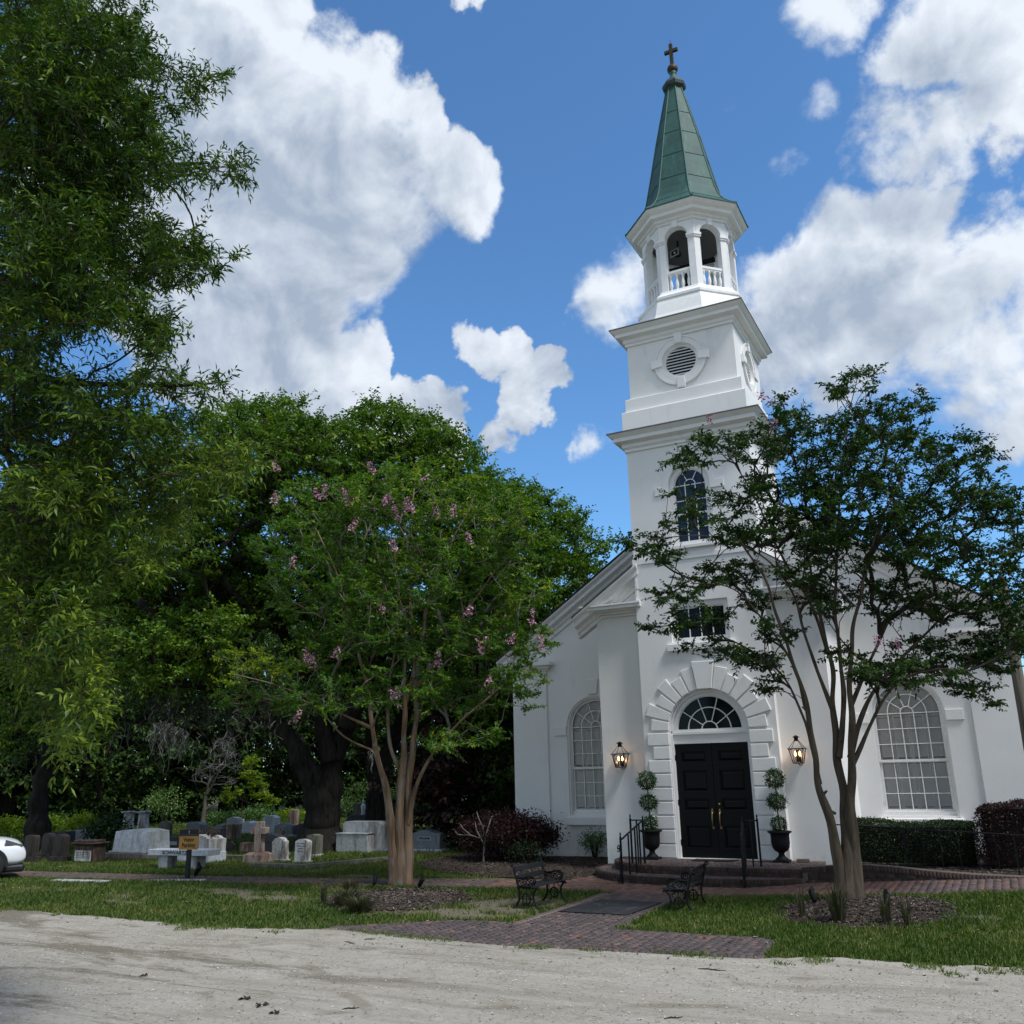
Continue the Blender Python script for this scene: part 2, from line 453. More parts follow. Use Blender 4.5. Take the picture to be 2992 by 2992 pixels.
church = thing('church', (0, 0, 0), 'white stucco church with green copper steeple, pediments and black double doors', 'church')
A = 1.811; TY = 2*A; PW = 3.162; PD = .28; CW = 7.53; CD = 3.351
SL = .67
def part(mb, name, m, par=church, bevel=0.0): return mb.build(name, m, par, bevel=bevel)

def gz_nave(x): return 10.98 - SL*abs(x)      # underside line of the gable cornice
# nave gable wall with two tall arched windows, then the far walls
WX = 4.668
mb = MB()
outer = [(-CW, 0), (CW, 0), (CW, gz_nave(CW)), (0, gz_nave(0)), (-CW, gz_nave(CW))]
mb.plate(outer, [arch_loop(s*WX, .965, 1.2, 3.965) for s in (-1, 1)], CD, CD+.35)
part(mb, 'nave_wall', M_ST)
for s in (-1, 1):
    mb = MB(); mb.box(s*CW if s < 0 else s*CW-.3, s*CW+.3 if s < 0 else s*CW, CD+.352, 21.998, 0, gz_nave(CW)); part(mb, 'side_wall', M_ST)
mb = MB(); mb.plate(outer, [], 22.0, 22.3); part(mb, 'rear_wall', M_ST)
mb = MB()
for s in (-1, 1):     # roof slopes
    a, b = 8.02, 0.0
    zt = lambda x: 11.64-SL*abs(x)
    lo = [(s*a, CD-.42, zt(a)-.02), (0, CD-.42, zt(0)-.02), (0, 22.6, zt(0)-.02), (s*a, 22.6, zt(a)-.02)]
    hi = [(p[0], p[1], p[2]+.05) for p in lo]
    mb.hexa(lo, hi)
part(mb, 'nave_roof', M_SHINGLE)
def rake(mb, x_in, x_out, zfun, y_face, prof, s):
    """raking cornice: stepped profile (projection, height above underside) along a slope on side s"""
    lo_i, lo_o = zfun(x_in), zfun(x_out)
    k = len(prof); vs = []
    for (x, z) in ((x_in, lo_i), (x_out, lo_o)):
        for (o, u) in prof: vs.append((s*x, y_face-o, z+u))
    fs = [(a, k+a, k+a+1, a+1) for a in range(k-1)]+[tuple(range(k)), tuple(range(k, 2*k))[::-1], (0, k, 2*k-1, k-1)]
    mb.add(vs, fs)
RAKE = [(-.30, .0), (.06, .0), (.06, .13), (.12, .17), (.12, .28), (.30, .34), (.30, .46), (.40, .54), (.42, .60), (-.30, .60)]
for s in (-1, 1):
    mb = MB(); rake(mb, 0.0, 8.0, gz_nave, CD, RAKE, s); part(mb, 'gable_cornice', M_TRIM)
for s in (-1, 1):     # cornice returns at the eaves
    mb = MB()
    for (o, z0, z1) in ((.10, 5.86, 5.93), (.22, 5.93, 6.02), (.36, 6.02, 6.13)):
        x0, x1 = 6.30-o*.8, 7.53+o
        mb.box(min(s*x0, s*x1), max(s*x0, s*x1), CD-o, CD+.30, z0, z1)
    for (o, u) in ((.25, .12), (.42, .24)):      # long eaves down the side
        mb.box(min(s*7.532, s*(7.53+o)), max(s*7.532, s*(7.53+o)), CD+.36, 22.2, 5.80+u, 5.80+u+.12)
    part(mb, 'cornice_return', M_TRIM)
for s in (-1, 1):
    mb = MB(); x0, x1 = sorted((s*6.30, s*(CW+.03)))
    mb.box(x0, x1, CD-.065, CD-.001, 0.0, 5.86)
    part(mb, 'corner_pilaster', M_ST, bevel=.012)

# ---- tall windows: frame, two sashes, glass, louvred shutters, sill, keystone
M_MUNT = M_TRIM
for s in (-1, 1):
    cx = s*WX
    mb = MB(); hw = .83
    mb.plate(arch_loop(cx, .963, 1.202, 3.965, 28), [arch_loop(cx, hw+.045, 1.36, 3.965, 28)], CD+.11, CD+.22)
    mb.plate(arch_loop(cx, .963, 1.202, 3.965, 28), [arch_loop(cx, .91, 1.26, 3.965, 28)], CD+.04, CD+.108)
    win = part(mb, 'arched_window', M_TRIM)
    mb = MB()
    mb.plate(arch_loop(cx, hw+.043, 2.66, 3.965, 28), [arch_loop(cx, hw-.01, 2.73, 3.965, 28)], CD+.14, CD+.18)
    for k in range(1, 5): x = cx-hw+k*2*hw/5; mb.box(x-.013, x+.013, CD+.143, CD+.175, 2.73, 3.965)
    for z in (3.14, 3.55, 3.965): mb.box(cx-hw, cx+hw, CD+.141, CD+.173, z-.013, z+.013)
    def halfring(mb, cx, cz, r, w, y0, y1, n=18, a0=0, a1=180):
        mb.plate(arc(cx, cz, r+w, a0, a1, n)+arc(cx, cz, r-w, a1, a0, n), [], y0, y1)
    halfring(mb, cx, 3.98, .17, .014, CD+.142, CD+.172, 12); halfring(mb, cx, 3.98, .5, .014, CD+.142, CD+.172, 18)
    def ray_bar(mb, cx, cz, ang, r0, r1, w, y0, y1):
        c, sn = math.cos(R(ang)), math.sin(R(ang))
        q = [(cx+c*r0-sn*w, cz+sn*r0+c*w), (cx+c*r0+sn*w, cz+sn*r0-c*w), (cx+c*r1+sn*w, cz+sn*r1-c*w), (cx+c*r1-sn*w, cz+sn*r1+c*w)]
        mb.plate(q, [], y0, y1)
    for ang in (36, 72, 108, 144): ray_bar(mb, cx, 3.98, ang, .18, hw, .012, CD+.144, CD+.170)
    part(mb, 'upper_sash', M_MUNT, win)
    mb = MB()
    mb.plate(rect(cx-hw-.04, cx+hw+.04, 1.36, 2.70), [rect(cx-hw+.02, cx+hw-.02, 1.42, 2.645)], CD+.185, CD+.225)
    for k in range(1, 5): x = cx-hw+k*2*hw/5; mb.box(x-.013, x+.013, CD+.188, CD+.22, 1.42, 2.645)
    for z in (1.83, 2.24): mb.box(cx-hw+.02, cx+hw-.02, CD+.186, CD+.218, z-.013, z+.013)
    part(mb, 'lower_sash', M_MUNT, win)
    mb = MB()
    mb.plate(arch_loop(cx, hw-.005, 2.7, 3.965, 28), [], CD+.158, CD+.162); mb.box(cx-hw+.02, cx+hw-.02, CD+.203, CD+.207, 1.41, 2.65)
    part(mb, 'pane', M_GLASS, win)
    for k in range(4):      # louvred shutter leaves
        mb = MB(); xa, xb = cx-hw+k*hw/2, cx-hw+(k+1)*hw/2
        ya = CD+.245
        for (q0, q1) in ((xa+.004, xa+.05), (xb-.05, xb-.004)): mb.box(q0, q1, ya, ya+.035, 1.38, 3.93)
        for (z0, z1) in ((1.38, 1.46), (2.62, 2.72), (3.87, 3.93)): mb.box(xa+.05, xb-.05, ya+.001, ya+.034, z0, z1)
        z = 1.49
        while z < 4.76:
            h = hw if z < 3.96 else math.sqrt(max(0, hw*hw-(z-3.965)**2))
            q0, q1 = max(xa+.05, cx-h), min(xb-.05, cx+h)
            if z > 3.93: q0, q1 = max(xa, cx-h), min(xb, cx+h)
            if q1-q0 > .03 and not 2.60 < z < 2.74 and not 3.84 < z < 3.95:
                mb.hexa([(q0, ya-.012, z), (q1, ya-.012, z), (q1, ya+.016, z+.056), (q0, ya+.016, z+.056)],
                        [(q0, ya-.006, z+.006), (q1, ya-.006, z+.006), (q1, ya+.022, z+.061), (q0, ya+.022, z+.061)])
            z += .062
        part(mb, 'shutter', M_SHUT, win)
    mb = MB(); mb.box(cx-hw-.1, cx+hw+.1, CD+.355, CD+.40, 1.1, 5.0); part(mb, 'blind_backing', mat('window_shade_grey', (.7, .7, .67)), win)
    mb = MB(); mb.box(cx-1.05, cx+1.05, CD-.16, CD+.10, .96, 1.195); part(mb, 'sill', M_TRIM, win, bevel=.02)
    mb = MB(); mb.plate([(cx-.15, 5.0), (cx+.15, 5.0), (cx+.225, 5.48), (cx-.225, 5.48)], [], CD-.06, CD-.001)
    part(mb, 'keystone', M_ST, win, bevel=.014)
    for q in (-1, 1):
        mb = MB(); x0, x1 = sorted((cx+q*.975, cx+q*1.42)); mb.box(x0, x1, CD-.05, CD-.001, 3.72, 4.01)
        part(mb, 'impost_block', M_ST, win, bevel=.014)

# ---- entrance wing with its half pediments
def gz_pav(x): return 8.88 - SL*abs(x)
mb = MB()
pv = [(-PW, 0), (-A+.02, 0), (-A+.02, gz_pav(A)), (-PW, gz_pav(PW))]
mb.plate(pv, [], PD, PD+.3); mb.plate([(-p[0], p[1]) for p in pv], [], PD, PD+.3)
for s in (-1, 1):
    x0, x1 = sorted((s*PW, s*(PW-.3))); mb.box(x0, x1, PD+.302, CD-.002, 0, 6.7)
part(mb, 'entrance_wall', M_ST)
PR = [(-.2, .0), (.05, .0), (.05, .10), (.12, .14), (.12, .24), (.32, .30), (.32, .43), (.42, .52), (.42, .58), (-.2, .58)]
for s in (-1, 1):
    mb = MB(); rake(mb, 1.70, 3.74, gz_pav, PD, PR, s); part(mb, 'pediment_rake', M_TRIM)
for s in (-1, 1):
    mb = MB()
    for (o, z0, z1) in ((.06, 6.90, 6.98), (.14, 6.98, 7.05), (.24, 7.05, 7.10), (.36, 7.10, 7.20), (.40, 7.20, 7.25)):
        x0, x1 = sorted((s*(1.70-(.0 if o < .3 else .03)), s*(PW+o*.95)))
        mb.box(x0, x1, PD-o, PD+.02, z0, z1)
        x0, x1 = sorted((s*(PW+.001), s*(PW+o*.95))); mb.box(x0, x1, PD+.021, CD-.43, z0, z1)
    x0, x1 = sorted((s*1.74, s*1.80)); mb.box(x0, x1, PD-.30, PD-.02, 7.25, 7.90)
    part(mb, 'pediment_cornice', M_TRIM)
for s in (-1, 1):
    mb = MB()
    zt = lambda x: gz_pav(x)+.585
    lo = [(s*3.78, PD-.44, zt(3.78)), (s*(A+.005), PD-.44, zt(A)), (s*(A+.005), CD-.43, zt(A)), (s*3.78, CD-.43, zt(3.78))]
    mb.hexa(lo, [(p[0], p[1], p[2]+.03) for p in lo])
    part(mb, 'entrance_roof', M_SHINGLE)

# ---- tower: lower stage
mb = MB()
DZ0, DZT, SPR = .36, 3.26, 3.60
holes = [arch_loop(0, 1.06, .362, SPR, 32)[0:2]+arc(0, SPR, 1.06, 0, 180, 32), rect(-.82, .82, 5.98, 7.1), arch_loop(0, .60, 8.70, 10.50, 24)]
mb.plate(rect(-A, A, 0, 11.8), holes, 0, .3)
for s in (-1, 1):
    x0, x1 = sorted((s*A, s*(A-.3))); mb.box(x0, x1, .302, TY, 0, 11.8)
mb.box(-A+.302, A-.302, TY-.3, TY, 0, 11.8)
mb.box(-A+.302, A-.302, .302, TY-.302, 11.3, 11.5)
part(mb, 'tower_wall', M_ST)
mb = MB(); mb.box(-1.5, 1.5, .9, .95, .3, 11.2); part(mb, 'dark_interior', M_DARK)

# quoins and voussoirs round the door
h = (3.575-.36)/9
for s in (-1, 1):
    mb = MB()
    for k in range(9):
        xo = 1.70 if k % 2 == 0 else 1.55
        x0, x1 = sorted((s*1.085, s*xo)); mb.box(x0, x1, -.05, -.001, .36+k*h+.014, .36+(k+1)*h-.016)
    part(mb, 'door_quoins', M_ST, bevel=.016)
n = 6; step = (90-10)/n
for s in (-1, 1):
    mb = MB()
    for k in range(n):
        a0, a1 = k*step+.9, (k+1)*step-.9
        ro = 1.58 if k % 2 == 0 else 1.76
        if k == n-1: ro = 1.70
        pts = [(1.085*math.cos(R(a)), SPR+1.085*math.sin(R(a))) for a in (a0, (a0+a1)/2, a1)]
        am = R((a0+a1)/2); t = math.tan(R((a1-a0)/2))*ro
        po = [(ro*math.cos(am)-t*math.sin(am), SPR+ro*math.sin(am)+t*math.cos(am)), (ro*math.cos(am)+t*math.sin(am), SPR+ro*math.sin(am)-t*math.cos(am))]
        poly = [pts[0], pts[1], pts[2], po[0], po[1]]
        mb.plate([(s*p[0], p[1]) for p in poly], [], -.05, -.001)
    part(mb, 'arch_voussoirs', M_ST, bevel=.016)
mb = MB(); mb.plate([(-.20, SPR+1.07), (.20, SPR+1.07), (.31, SPR+1.82), (-.31, SPR+1.82)], [], -.085, -.001)
part(mb, 'arch_keystone', M_ST, bevel=.016)

# door frame, fanlight, doors
mb = MB()
mb.plate([(-1.058, .365), (1.058, .365)]+arc(0, SPR, 1.058, 0, 180, 36), [rect(-1.0, 1.0, .37, DZT), arc(0, SPR+.01, .893, 0, 180, 36)], .11, .24)
mb.plate(arc(0, SPR, 1.056, 0, 180, 36)+arc(0, SPR, 1.0, 180, 0, 36), [], .05, .108)
mb.box(-1.055, 1.055, .07, .108, 3.50, 3.56)
for s in (-1, 1):
    x0, x1 = sorted((s*1.055, s*1.005)); mb.box(x0, x1, .05, .108, .37, 3.499)
part(mb, 'door_frame', M_TRIM)
mb = MB(); zc = SPR+.012
mb.plate(arc(0, zc, .893, 0, 180, 36)+arc(0, zc, .865, 180, 0, 36), [], .15, .19)
for r in (.215, .585): halfring(mb, 0, zc, r, .014, .152, .188, 20)
for ang in (35, 72, 108, 145): ray_bar(mb, 0, zc, ang, .22, .88, .012, .155, .186)
mb.box(-.88, .88, .151, .189, zc-.002, zc+.024)
fan = part(mb, 'fanlight', M_TRIM)
mb = MB(); mb.plate(arc(0, zc, .89, 0, 180, 36), [], .20, .206); part(mb, 'pane', M_DGLASS, fan)
for s in (-1, 1):
    mb = MB(); x0, x1 = (0.004, .998)
    f = lambda u, v, w: (s*u, w, v)
    pz = [(.60, 1.12), (1.30, 1.62), (1.80, 2.33), (2.74, 3.03)]
    pz = [(.62, 1.16), (1.55, 1.84), (2.03, 2.56), (2.78, 3.05)]
    hol = [rect(.17, .83, a, b) for a, b in pz]
    mb.plate(rect(x0, x1, .375, DZT-.004), hol, .15, .21, mapf=f)
    mb.plate(rect(x0+.01, x1-.01, .38, DZT-.01), [], .19, .208, mapf=f)
    leaf = part(mb, 'door', M_BLACK, bevel=.008)
    for a, b in pz:
        mb = MB(); mb.hexa([(s*.20, .189, a+.03), (s*.80, .189, a+.03), (s*.80, .189, b-.03), (s*.20, .189, b-.03)],
                           [(s*.25, .158, a+.08), (s*.75, .158, a+.08), (s*.75, .158, b-.08), (s*.25, .158, b-.08)])
        part(mb, 'panel', M_BLACK, leaf)
    mb = MB(); x = s*.10
    mb.tube([(x, .148, 1.52), (x, .10, 1.50), (x, .075, 1.40), (x, .075, 1.28), (x, .10, 1.16), (x, .148, 1.13)], [.014, .014, .019, .019, .014, .014], 8)
    mb.box(x-.028, x+.028, .136, .149, 1.47, 1.56); mb.box(x-.024, x+.024, .138, .149, 1.09, 1.16); mb.ball((x, .12, 1.565), .022)
    if s > 0: mb.ball((x, .135, 1.70), .034, sc=(1, .5, 1))
    part(mb, 'handle', M_BRASS, leaf)
    for z in (.75, 1.75, 2.9):
        mb = MB(); mb.box(min(s*.985, s*1.012), max(s*.985, s*1.012), .10, .152, z-.07, z+.07); part(mb, 'hinge', M_BLACK, leaf)

# rectangular window above the door
mb = MB()
mb.plate(rect(-.818, .818, 5.982, 7.098), [rect(-.70, .70, 6.07, 6.95)], .09, .2)
mb.plate(rect(-.70, .70, 6.07, 6.95), [rect(-.66, .66, 6.11, 6.91)], .13, .17)
for x in (-.33, 0, .33): mb.box(x-.013, x+.013, .135, .165, 6.11, 6.91)
mb.box(-.66, .66, .134, .164, 6.50, 6.526)
win = part(mb, 'gallery_window', M_TRIM)
mb = MB(); mb.box(-.69, .69, .172, .178, 6.08, 6.94); part(mb, 'pane', M_DGLASS, win)
mb = MB(); mb.box(-.95, .95, -.10, -.001, 5.74, 5.93); part(mb, 'sill', M_TRIM, win, bevel=.012)
mb = MB(); mb.plate([(-.12, 7.10), (.12, 7.10), (.18, 7.42), (-.18, 7.42)], [], -.05, -.001); part(mb, 'keystone', M_ST, win, bevel=.012)

# arched tower window
mb = MB()
mb.plate(arch_loop(0, .598, 8.702, 10.50, 24), [arch_loop(0, .475, 8.80, 10.50, 24)], .08, .2)
mb.plate(arch_loop(0, .475, 8.80, 10.50, 24), [arch_loop(0, .44, 8.84, 10.50, 24)], .12, .16)
for x in (-.15, .15): mb.box(x-.012, x+.012, .125, .155, 8.84, 10.50)
for z in (9.22, 9.62, 10.04, 10.50): mb.box(-.45, .45, .124, .156, z-.012, z+.012)
mb.box(-.46, .46, .11, .157, 9.60, 9.66)
halfring(mb, 0, 10.51, .155, .012, .123, .154, 12)
for ang in (60, 120): ray_bar(mb, 0, 10.51, ang, .16, .45, .011, .126, .153)
win = part(mb, 'tower_window', M_TRIM)
mb = MB(); mb.plate(arch_loop(0, .47, 8.81, 10.5, 24), [], .162, .168); part(mb, 'pane', mat('sky_glass', (.008, .010, .018), rough=.06, spec=.45), win)
mb = MB()
mb.plate(arc(0, 10.5, .76, 0, 180, 28)+arc(0, 10.5, .61, 180, 0, 28), [], -.035, -.001)
part(mb, 'archivolt', M_ST, win, bevel=.01)
for s in (-1, 1):
    mb = MB(); x0, x1 = sorted((s*.61, s*1.02)); mb.box(x0, x1, -.045, -.001, 10.26, 10.495); part(mb, 'impost_block', M_ST, win, bevel=.01)
mb = MB(); mb.box(-.70, .70, -.09, -.001, 8.60, 8.698); part(mb, 'sill', M_TRIM, win, bevel=.01)
mb = MB(); mb.box(-A-.03, A+.03, -.03, -.001, 8.30, 8.46); part(mb, 'string_course', M_ST, bevel=.01)

# ---- square cornices and upper stage
def sq_path(hw, cy=A):
    return [(-hw, cy-hw, -1, -1), (hw, cy-hw, 1, -1), (hw, cy+hw, 1, 1), (-hw, cy+hw, -1, 1)]
mb = MB()
mb.sweep(sq_path(A), [(-.25, 11.76), (.05, 11.76), (.05, 11.84), (.11, 11.90), (.11, 12.0), (.30, 12.05), (.30, 12.16), (.38, 12.22), (.44, 12.27), (.44, 12.30), (.02, 12.46), (-.25, 12.46)], closed=True)
part(mb, 'lower_cornice', M_TRIM)
mb = MB(); mb.sweep(sq_path(A), [(.443, 12.272), (.455, 12.272), (.455, 12.312), (.03, 12.472), (.03, 12.462), (.443, 12.302)], closed=True); part(mb, 'cornice_flashing', mat('lead_flashing', (.10, .10, .10), rough=.6, var=.2))
mb = MB()
mb.sweep(sq_path(1.875), [(-.3, 12.3), (0, 12.3), (0, 13.02), (-.02, 13.04), (-.10, 13.05), (-.10, 13.46), (-.12, 13.48), (-.3, 13.5)], closed=True)
part(mb, 'tower_plinth', M_ST)
UH = 1.649
mb = MB()
circ = lambda r, n=32: [(r*math.cos(2*math.pi*i/n), 14.44+r*math.sin(2*math.pi*i/n)) for i in range(n)]
fr_ = lambda u, v, w: (u, A-UH+w, v)
bk_ = lambda u, v, w: (u, A+UH-w, v)
rt_ = lambda u, v, w: (UH-w, A+u, v)
lf_ = lambda u, v, w: (-UH+w, A+u, v)
mb.plate(rect(-UH, UH, 13.3, 15.5), [circ(.52)], 0, .2, mapf=fr_); mb.plate(rect(-UH, UH, 13.3, 15.5), [circ(.52)], 0, .2, mapf=bk_)
mb.plate(rect(-UH+.202, UH-.202, 13.3, 15.5), [circ(.52)], 0, .2, mapf=rt_); mb.plate(rect(-UH+.202, UH-.202, 13.3, 15.5), [circ(.52)], 0, .2, mapf=lf_)
mb.box(-1.4, 1.4, A-1.4, A+1.4, 15.3, 15.4)
part(mb, 'upper_tower_wall', M_ST)
for mp in (fr_, rt_, lf_):
    mb = MB()
    mb.plate(circ(.78), [circ(.56)], -.05, -.001, mapf=mp); mb.plate(circ(.80), [circ(.74)], -.07, -.051, mapf=mp)
    mb.plate(circ(.518), [circ(.47)], .03, .15, mapf=mp)
    louv = part(mb, 'round_louvre', M_ST)
    mb = MB()
    for k in range(9):
        z = -.44+k*.098; h = math.sqrt(max(.01, .47**2-(z+.03)**2))
        lo = [mp(-h, 14.44+z, .04), mp(h, 14.44+z, .04), mp(h, 14.44+z+.07, .13), mp(-h, 14.44+z+.07, .13)]
        hi = [mp(-h, 14.44+z+.02, .04), mp(h, 14.44+z+.02, .04), mp(h, 14.44+z+.085, .13), mp(-h, 14.44+z+.085, .13)]
        mb.hexa(lo, hi)
    part(mb, 'slat', M_WOOD, louv)
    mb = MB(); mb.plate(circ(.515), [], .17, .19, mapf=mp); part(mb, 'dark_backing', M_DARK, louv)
    mb = MB()
    for k in range(4):
        a = R(90*k); c, sn = math.cos(a), math.sin(a)
        q = [(.55, -.10), (.55, .10), (.90, .135), (.90, -.135)]
        mb.plate([(c*u-sn*v, 14.44+sn*u+c*v) for u, v in q], [], -.10, -.0005, mapf=mp)
    part(mb, 'keystone', M_ST, louv, bevel=.012)
mb = MB()
mb.sweep(sq_path(UH), [(-.25, 15.26), (.05, 15.26), (.05, 15.33), (.10, 15.38), (.10, 15.48), (.28, 15.53), (.28, 15.63), (.36, 15.69), (.41, 15.74), (.41, 15.775), (.1, 15.90), (-.25, 15.92)], closed=True)
mb.box(-1.5, 1.5, A-1.5, A+1.5, 15.86, 15.905)
part(mb, 'upper_cornice', M_TRIM)
mb = MB(); mb.sweep(sq_path(UH), [(.413, 15.744), (.425, 15.744), (.425, 15.785), (.11, 15.914), (.11, 15.904), (.413, 15.776)], closed=True); part(mb, 'cornice_flashing', MATS['lead_flashing'])

# ---- octagonal belfry and copper spire
BX, BYc = .10, A
def octo(r): return [(BX+r*math.sin(R(22.5+45*k)), BYc-r*math.cos(R(22.5+45*k))) for k in range(8)]
def oct_path(r=0.0):
    return [(BX, BYc, math.sin(R(22.5+45*k)), -math.cos(R(22.5+45*k))) for k in range(8)]
mb = MB(); mb.sweep(oct_path(), [(0.5, 15.9), (1.97, 15.9), (1.90, 16.05), (1.80, 16.45), (1.75, 16.60), (1.79, 16.62), (1.79, 16.70), (1.72, 16.76), (1.60, 16.86), (1.56, 16.95), (.05, 16.95)], closed=True)
for z in (16.12, 16.30): pass
part(mb, 'belfry_base', M_WOOD)
RO = 1.50; AP = RO*math.cos(R(22.5)); HS = RO*math.sin(R(22.5))
def face_map(k):
    a = R(45*k); nx, ny = math.sin(a), -math.cos(a); tx, ty = math.cos(a), math.sin(a)
    return lambda u, v, w: (BX+nx*(AP-w)+tx*u, BYc+ny*(AP-w)+ty*u, v)
mb = MB()
for k in range(8):
    mp = face_map(k)
    th = .24; hi_ = HS-.002
    lp = [(-hi_, 16.9), (hi_, 16.9), (hi_, 19.42), (-hi_, 19.42)]
    hole = arch_loop(0, .365, 16.93, 18.80, 18)
    loops = [lp, hole]; flat = lp+hole
    tri = tessellate_polygon([[Vector((p[0], p[1], 0)) for p in l] for l in loops]); nn = len(flat)
    vs = [mp(p[0], p[1], 0) for p in flat]+[mp(p[0]*(1 if i >= 4 else (AP-th)/AP), p[1], th) for i, p in enumerate(flat)]
    fs = [tuple(t) for t in tri]+[tuple(nn+i for i in t[::-1]) for t in tri]
    m_ = len(hole); fs += [(4+i, 4+(i+1) % m_, nn+4+(i+1) % m_, nn+4+i) for i in range(m_)]
    fs += [(0, 1, nn+1, nn), (2, 3, nn+3, nn+2)]
    mb.add(vs, fs)
part(mb, 'belfry_wall', M_WOOD)
mb = MB(); t22 = math.tan(R(22.5))
for k in range(8):
    mp = face_map(k)
    for s in (-1, 1):
        for (z0, z1, o) in ((18.66, 18.72, .03), (18.72, 18.80, .055)):
            poly = [(s*.362, -.0005), (s*(HS+.0), -.0005), (s*(HS+o*t22), -o), (s*.335, -o)]
            vs = [mp(u, z0, w) for u, w in poly]+[mp(u, z1, w) for u, w in poly]
            mb.hexa(vs[:4], vs[4:])
part(mb, 'pillar_capitals', M_WOOD)
mb = MB()
for k in range(8):
    mp = face_map(k)
    mb.plate(arc(0, 18.80, .50, 2, 178, 20)+arc(0, 18.80, .368, 178, 2, 20), [], -.03, -.0005, mapf=mp)
    mb.plate([(-.07, 19.12), (.07, 19.12), (.095, 19.36), (-.095, 19.36)], [], -.075, -.0005, mapf=mp)
part(mb, 'belfry_arches', M_WOOD)
for k in range(8):
    mp = face_map(k); mb = MB()
    def bx(u0, u1, z0, z1, w0, w1):
        mb.hexa([mp(u0, z0, w0), mp(u1, z0, w0), mp(u1, z0, w1), mp(u0, z0, w1)], [mp(u0, z1, w0), mp(u1, z1, w0), mp(u1, z1, w1), mp(u0, z1, w1)])
    bx(-.364, .364, 17.58, 17.66, .03, .17); bx(-.364, .364, 17.53, 17.58, .05, .15)
    for j in range(4):
        u = -.285+j*.19; c = mp(u, 16.95, .10)
        prof = [(.05, 0), (.05, .07), (.03, .09), (.045, .13), (.058, .22), (.05, .32), (.03, .42), (.028, .46), (.045, .48), (.03, .50), (.05, .52), (.05, .58)]
        mb.lathe(prof, 8, c)
    part(mb, 'balustrade', M_WOOD)
mb = MB(); mb.prism(octo(1.46), 19.20, 19.26); part(mb, 'belfry_ceiling', mat('belfry_ceiling_shaded', (.10, .10, .10), rough=.8))  # shade inside the belfry is put into the ceiling colour
mb = MB()
mb.sweep(oct_path(), [(1.2, 19.30), (1.54, 19.30), (1.56, 19.36), (1.64, 19.40), (1.64, 19.47), (1.80, 19.50), (1.82, 19.60), (1.92, 19.66), (2.00, 19.74), (2.0, 19.78), (1.2, 19.80)], closed=True)
part(mb, 'belfry_cornice', M_WOOD)
SPIRE = [(2.03, 19.76), (2.03, 19.80), (1.90, 19.88), (1.76, 19.99), (1.60, 20.14), (1.47, 20.32), (1.37, 20.52), (1.27, 20.82), (1.02, 22.0), (.765, 23.28), (.55, 24.25), (.36, 25.1), (.28, 25.45)]
mb = MB(); mb.sweep(oct_path(), [(1.0, 19.76)]+SPIRE+[(.05, 25.45)], closed=True); part(mb, 'spire', M_COPPER)
mb = MB()
for k in range(8):
    a = R(22.5+45*k); mb.tube([(BX+r*math.sin(a), BYc-r*math.cos(a), z+.005) for r, z in SPIRE[1:]], .026, 6)
def r_at(z):
    for (r0, z0), (r1, z1) in zip(SPIRE[1:], SPIRE[2:]):
        if z0 <= z <= z1: return r0+(r1-r0)*(z-z0)/(z1-z0)
for k in range(8):
    for j, z in enumerate((20.30, 21.25, 22.25, 23.25, 24.2)):
        z = z+.10*((k*7+j*3) % 3-1); r = r_at(z)+.004
        a, b = R(22.5+45*k), R(67.5+45*k)
        mb.tube([(BX+r*math.sin(a), BYc-r*math.cos(a), z), (BX+r*math.sin(b), BYc-r*math.cos(b), z)], .011, 5)
part(mb, 'spire_seams', M_SEAM)
mb = MB(); mb.sweep(oct_path(), [(.05, 25.36), (.30, 25.36), (.40, 25.46), (.42, 25.58), (.38, 25.66), (.34, 25.72), (.20, 25.78), (.05, 25.80)], closed=True); part(mb, 'spire_collar', M_DCOP)
mb = MB(); mb.lathe([(.22, 25.76), (.20, 25.84), (.12, 26.0), (.10, 26.1), (.14, 26.17), (.05, 26.2)], 16, (BX, BYc, 0)); part(mb, 'finial_neck', M_COPPER)
mb = MB(); mb.ball((BX, BYc, 26.32), .19, 20, 14); part(mb, 'finial_ball', M_GOLD)
mb = MB(); mb.box(BX-.06, BX+.06, BYc-.05, BYc+.05, 26.48, 27.40); mb.box(BX-.24, BX+.24, BYc-.048, BYc+.048, 27.04, 27.16)
mb.tube([(BX, BYc, 27.4), (BX, BYc, 27.62)], .012, 6); part(mb, 'cross', M_GOLD, bevel=.01)

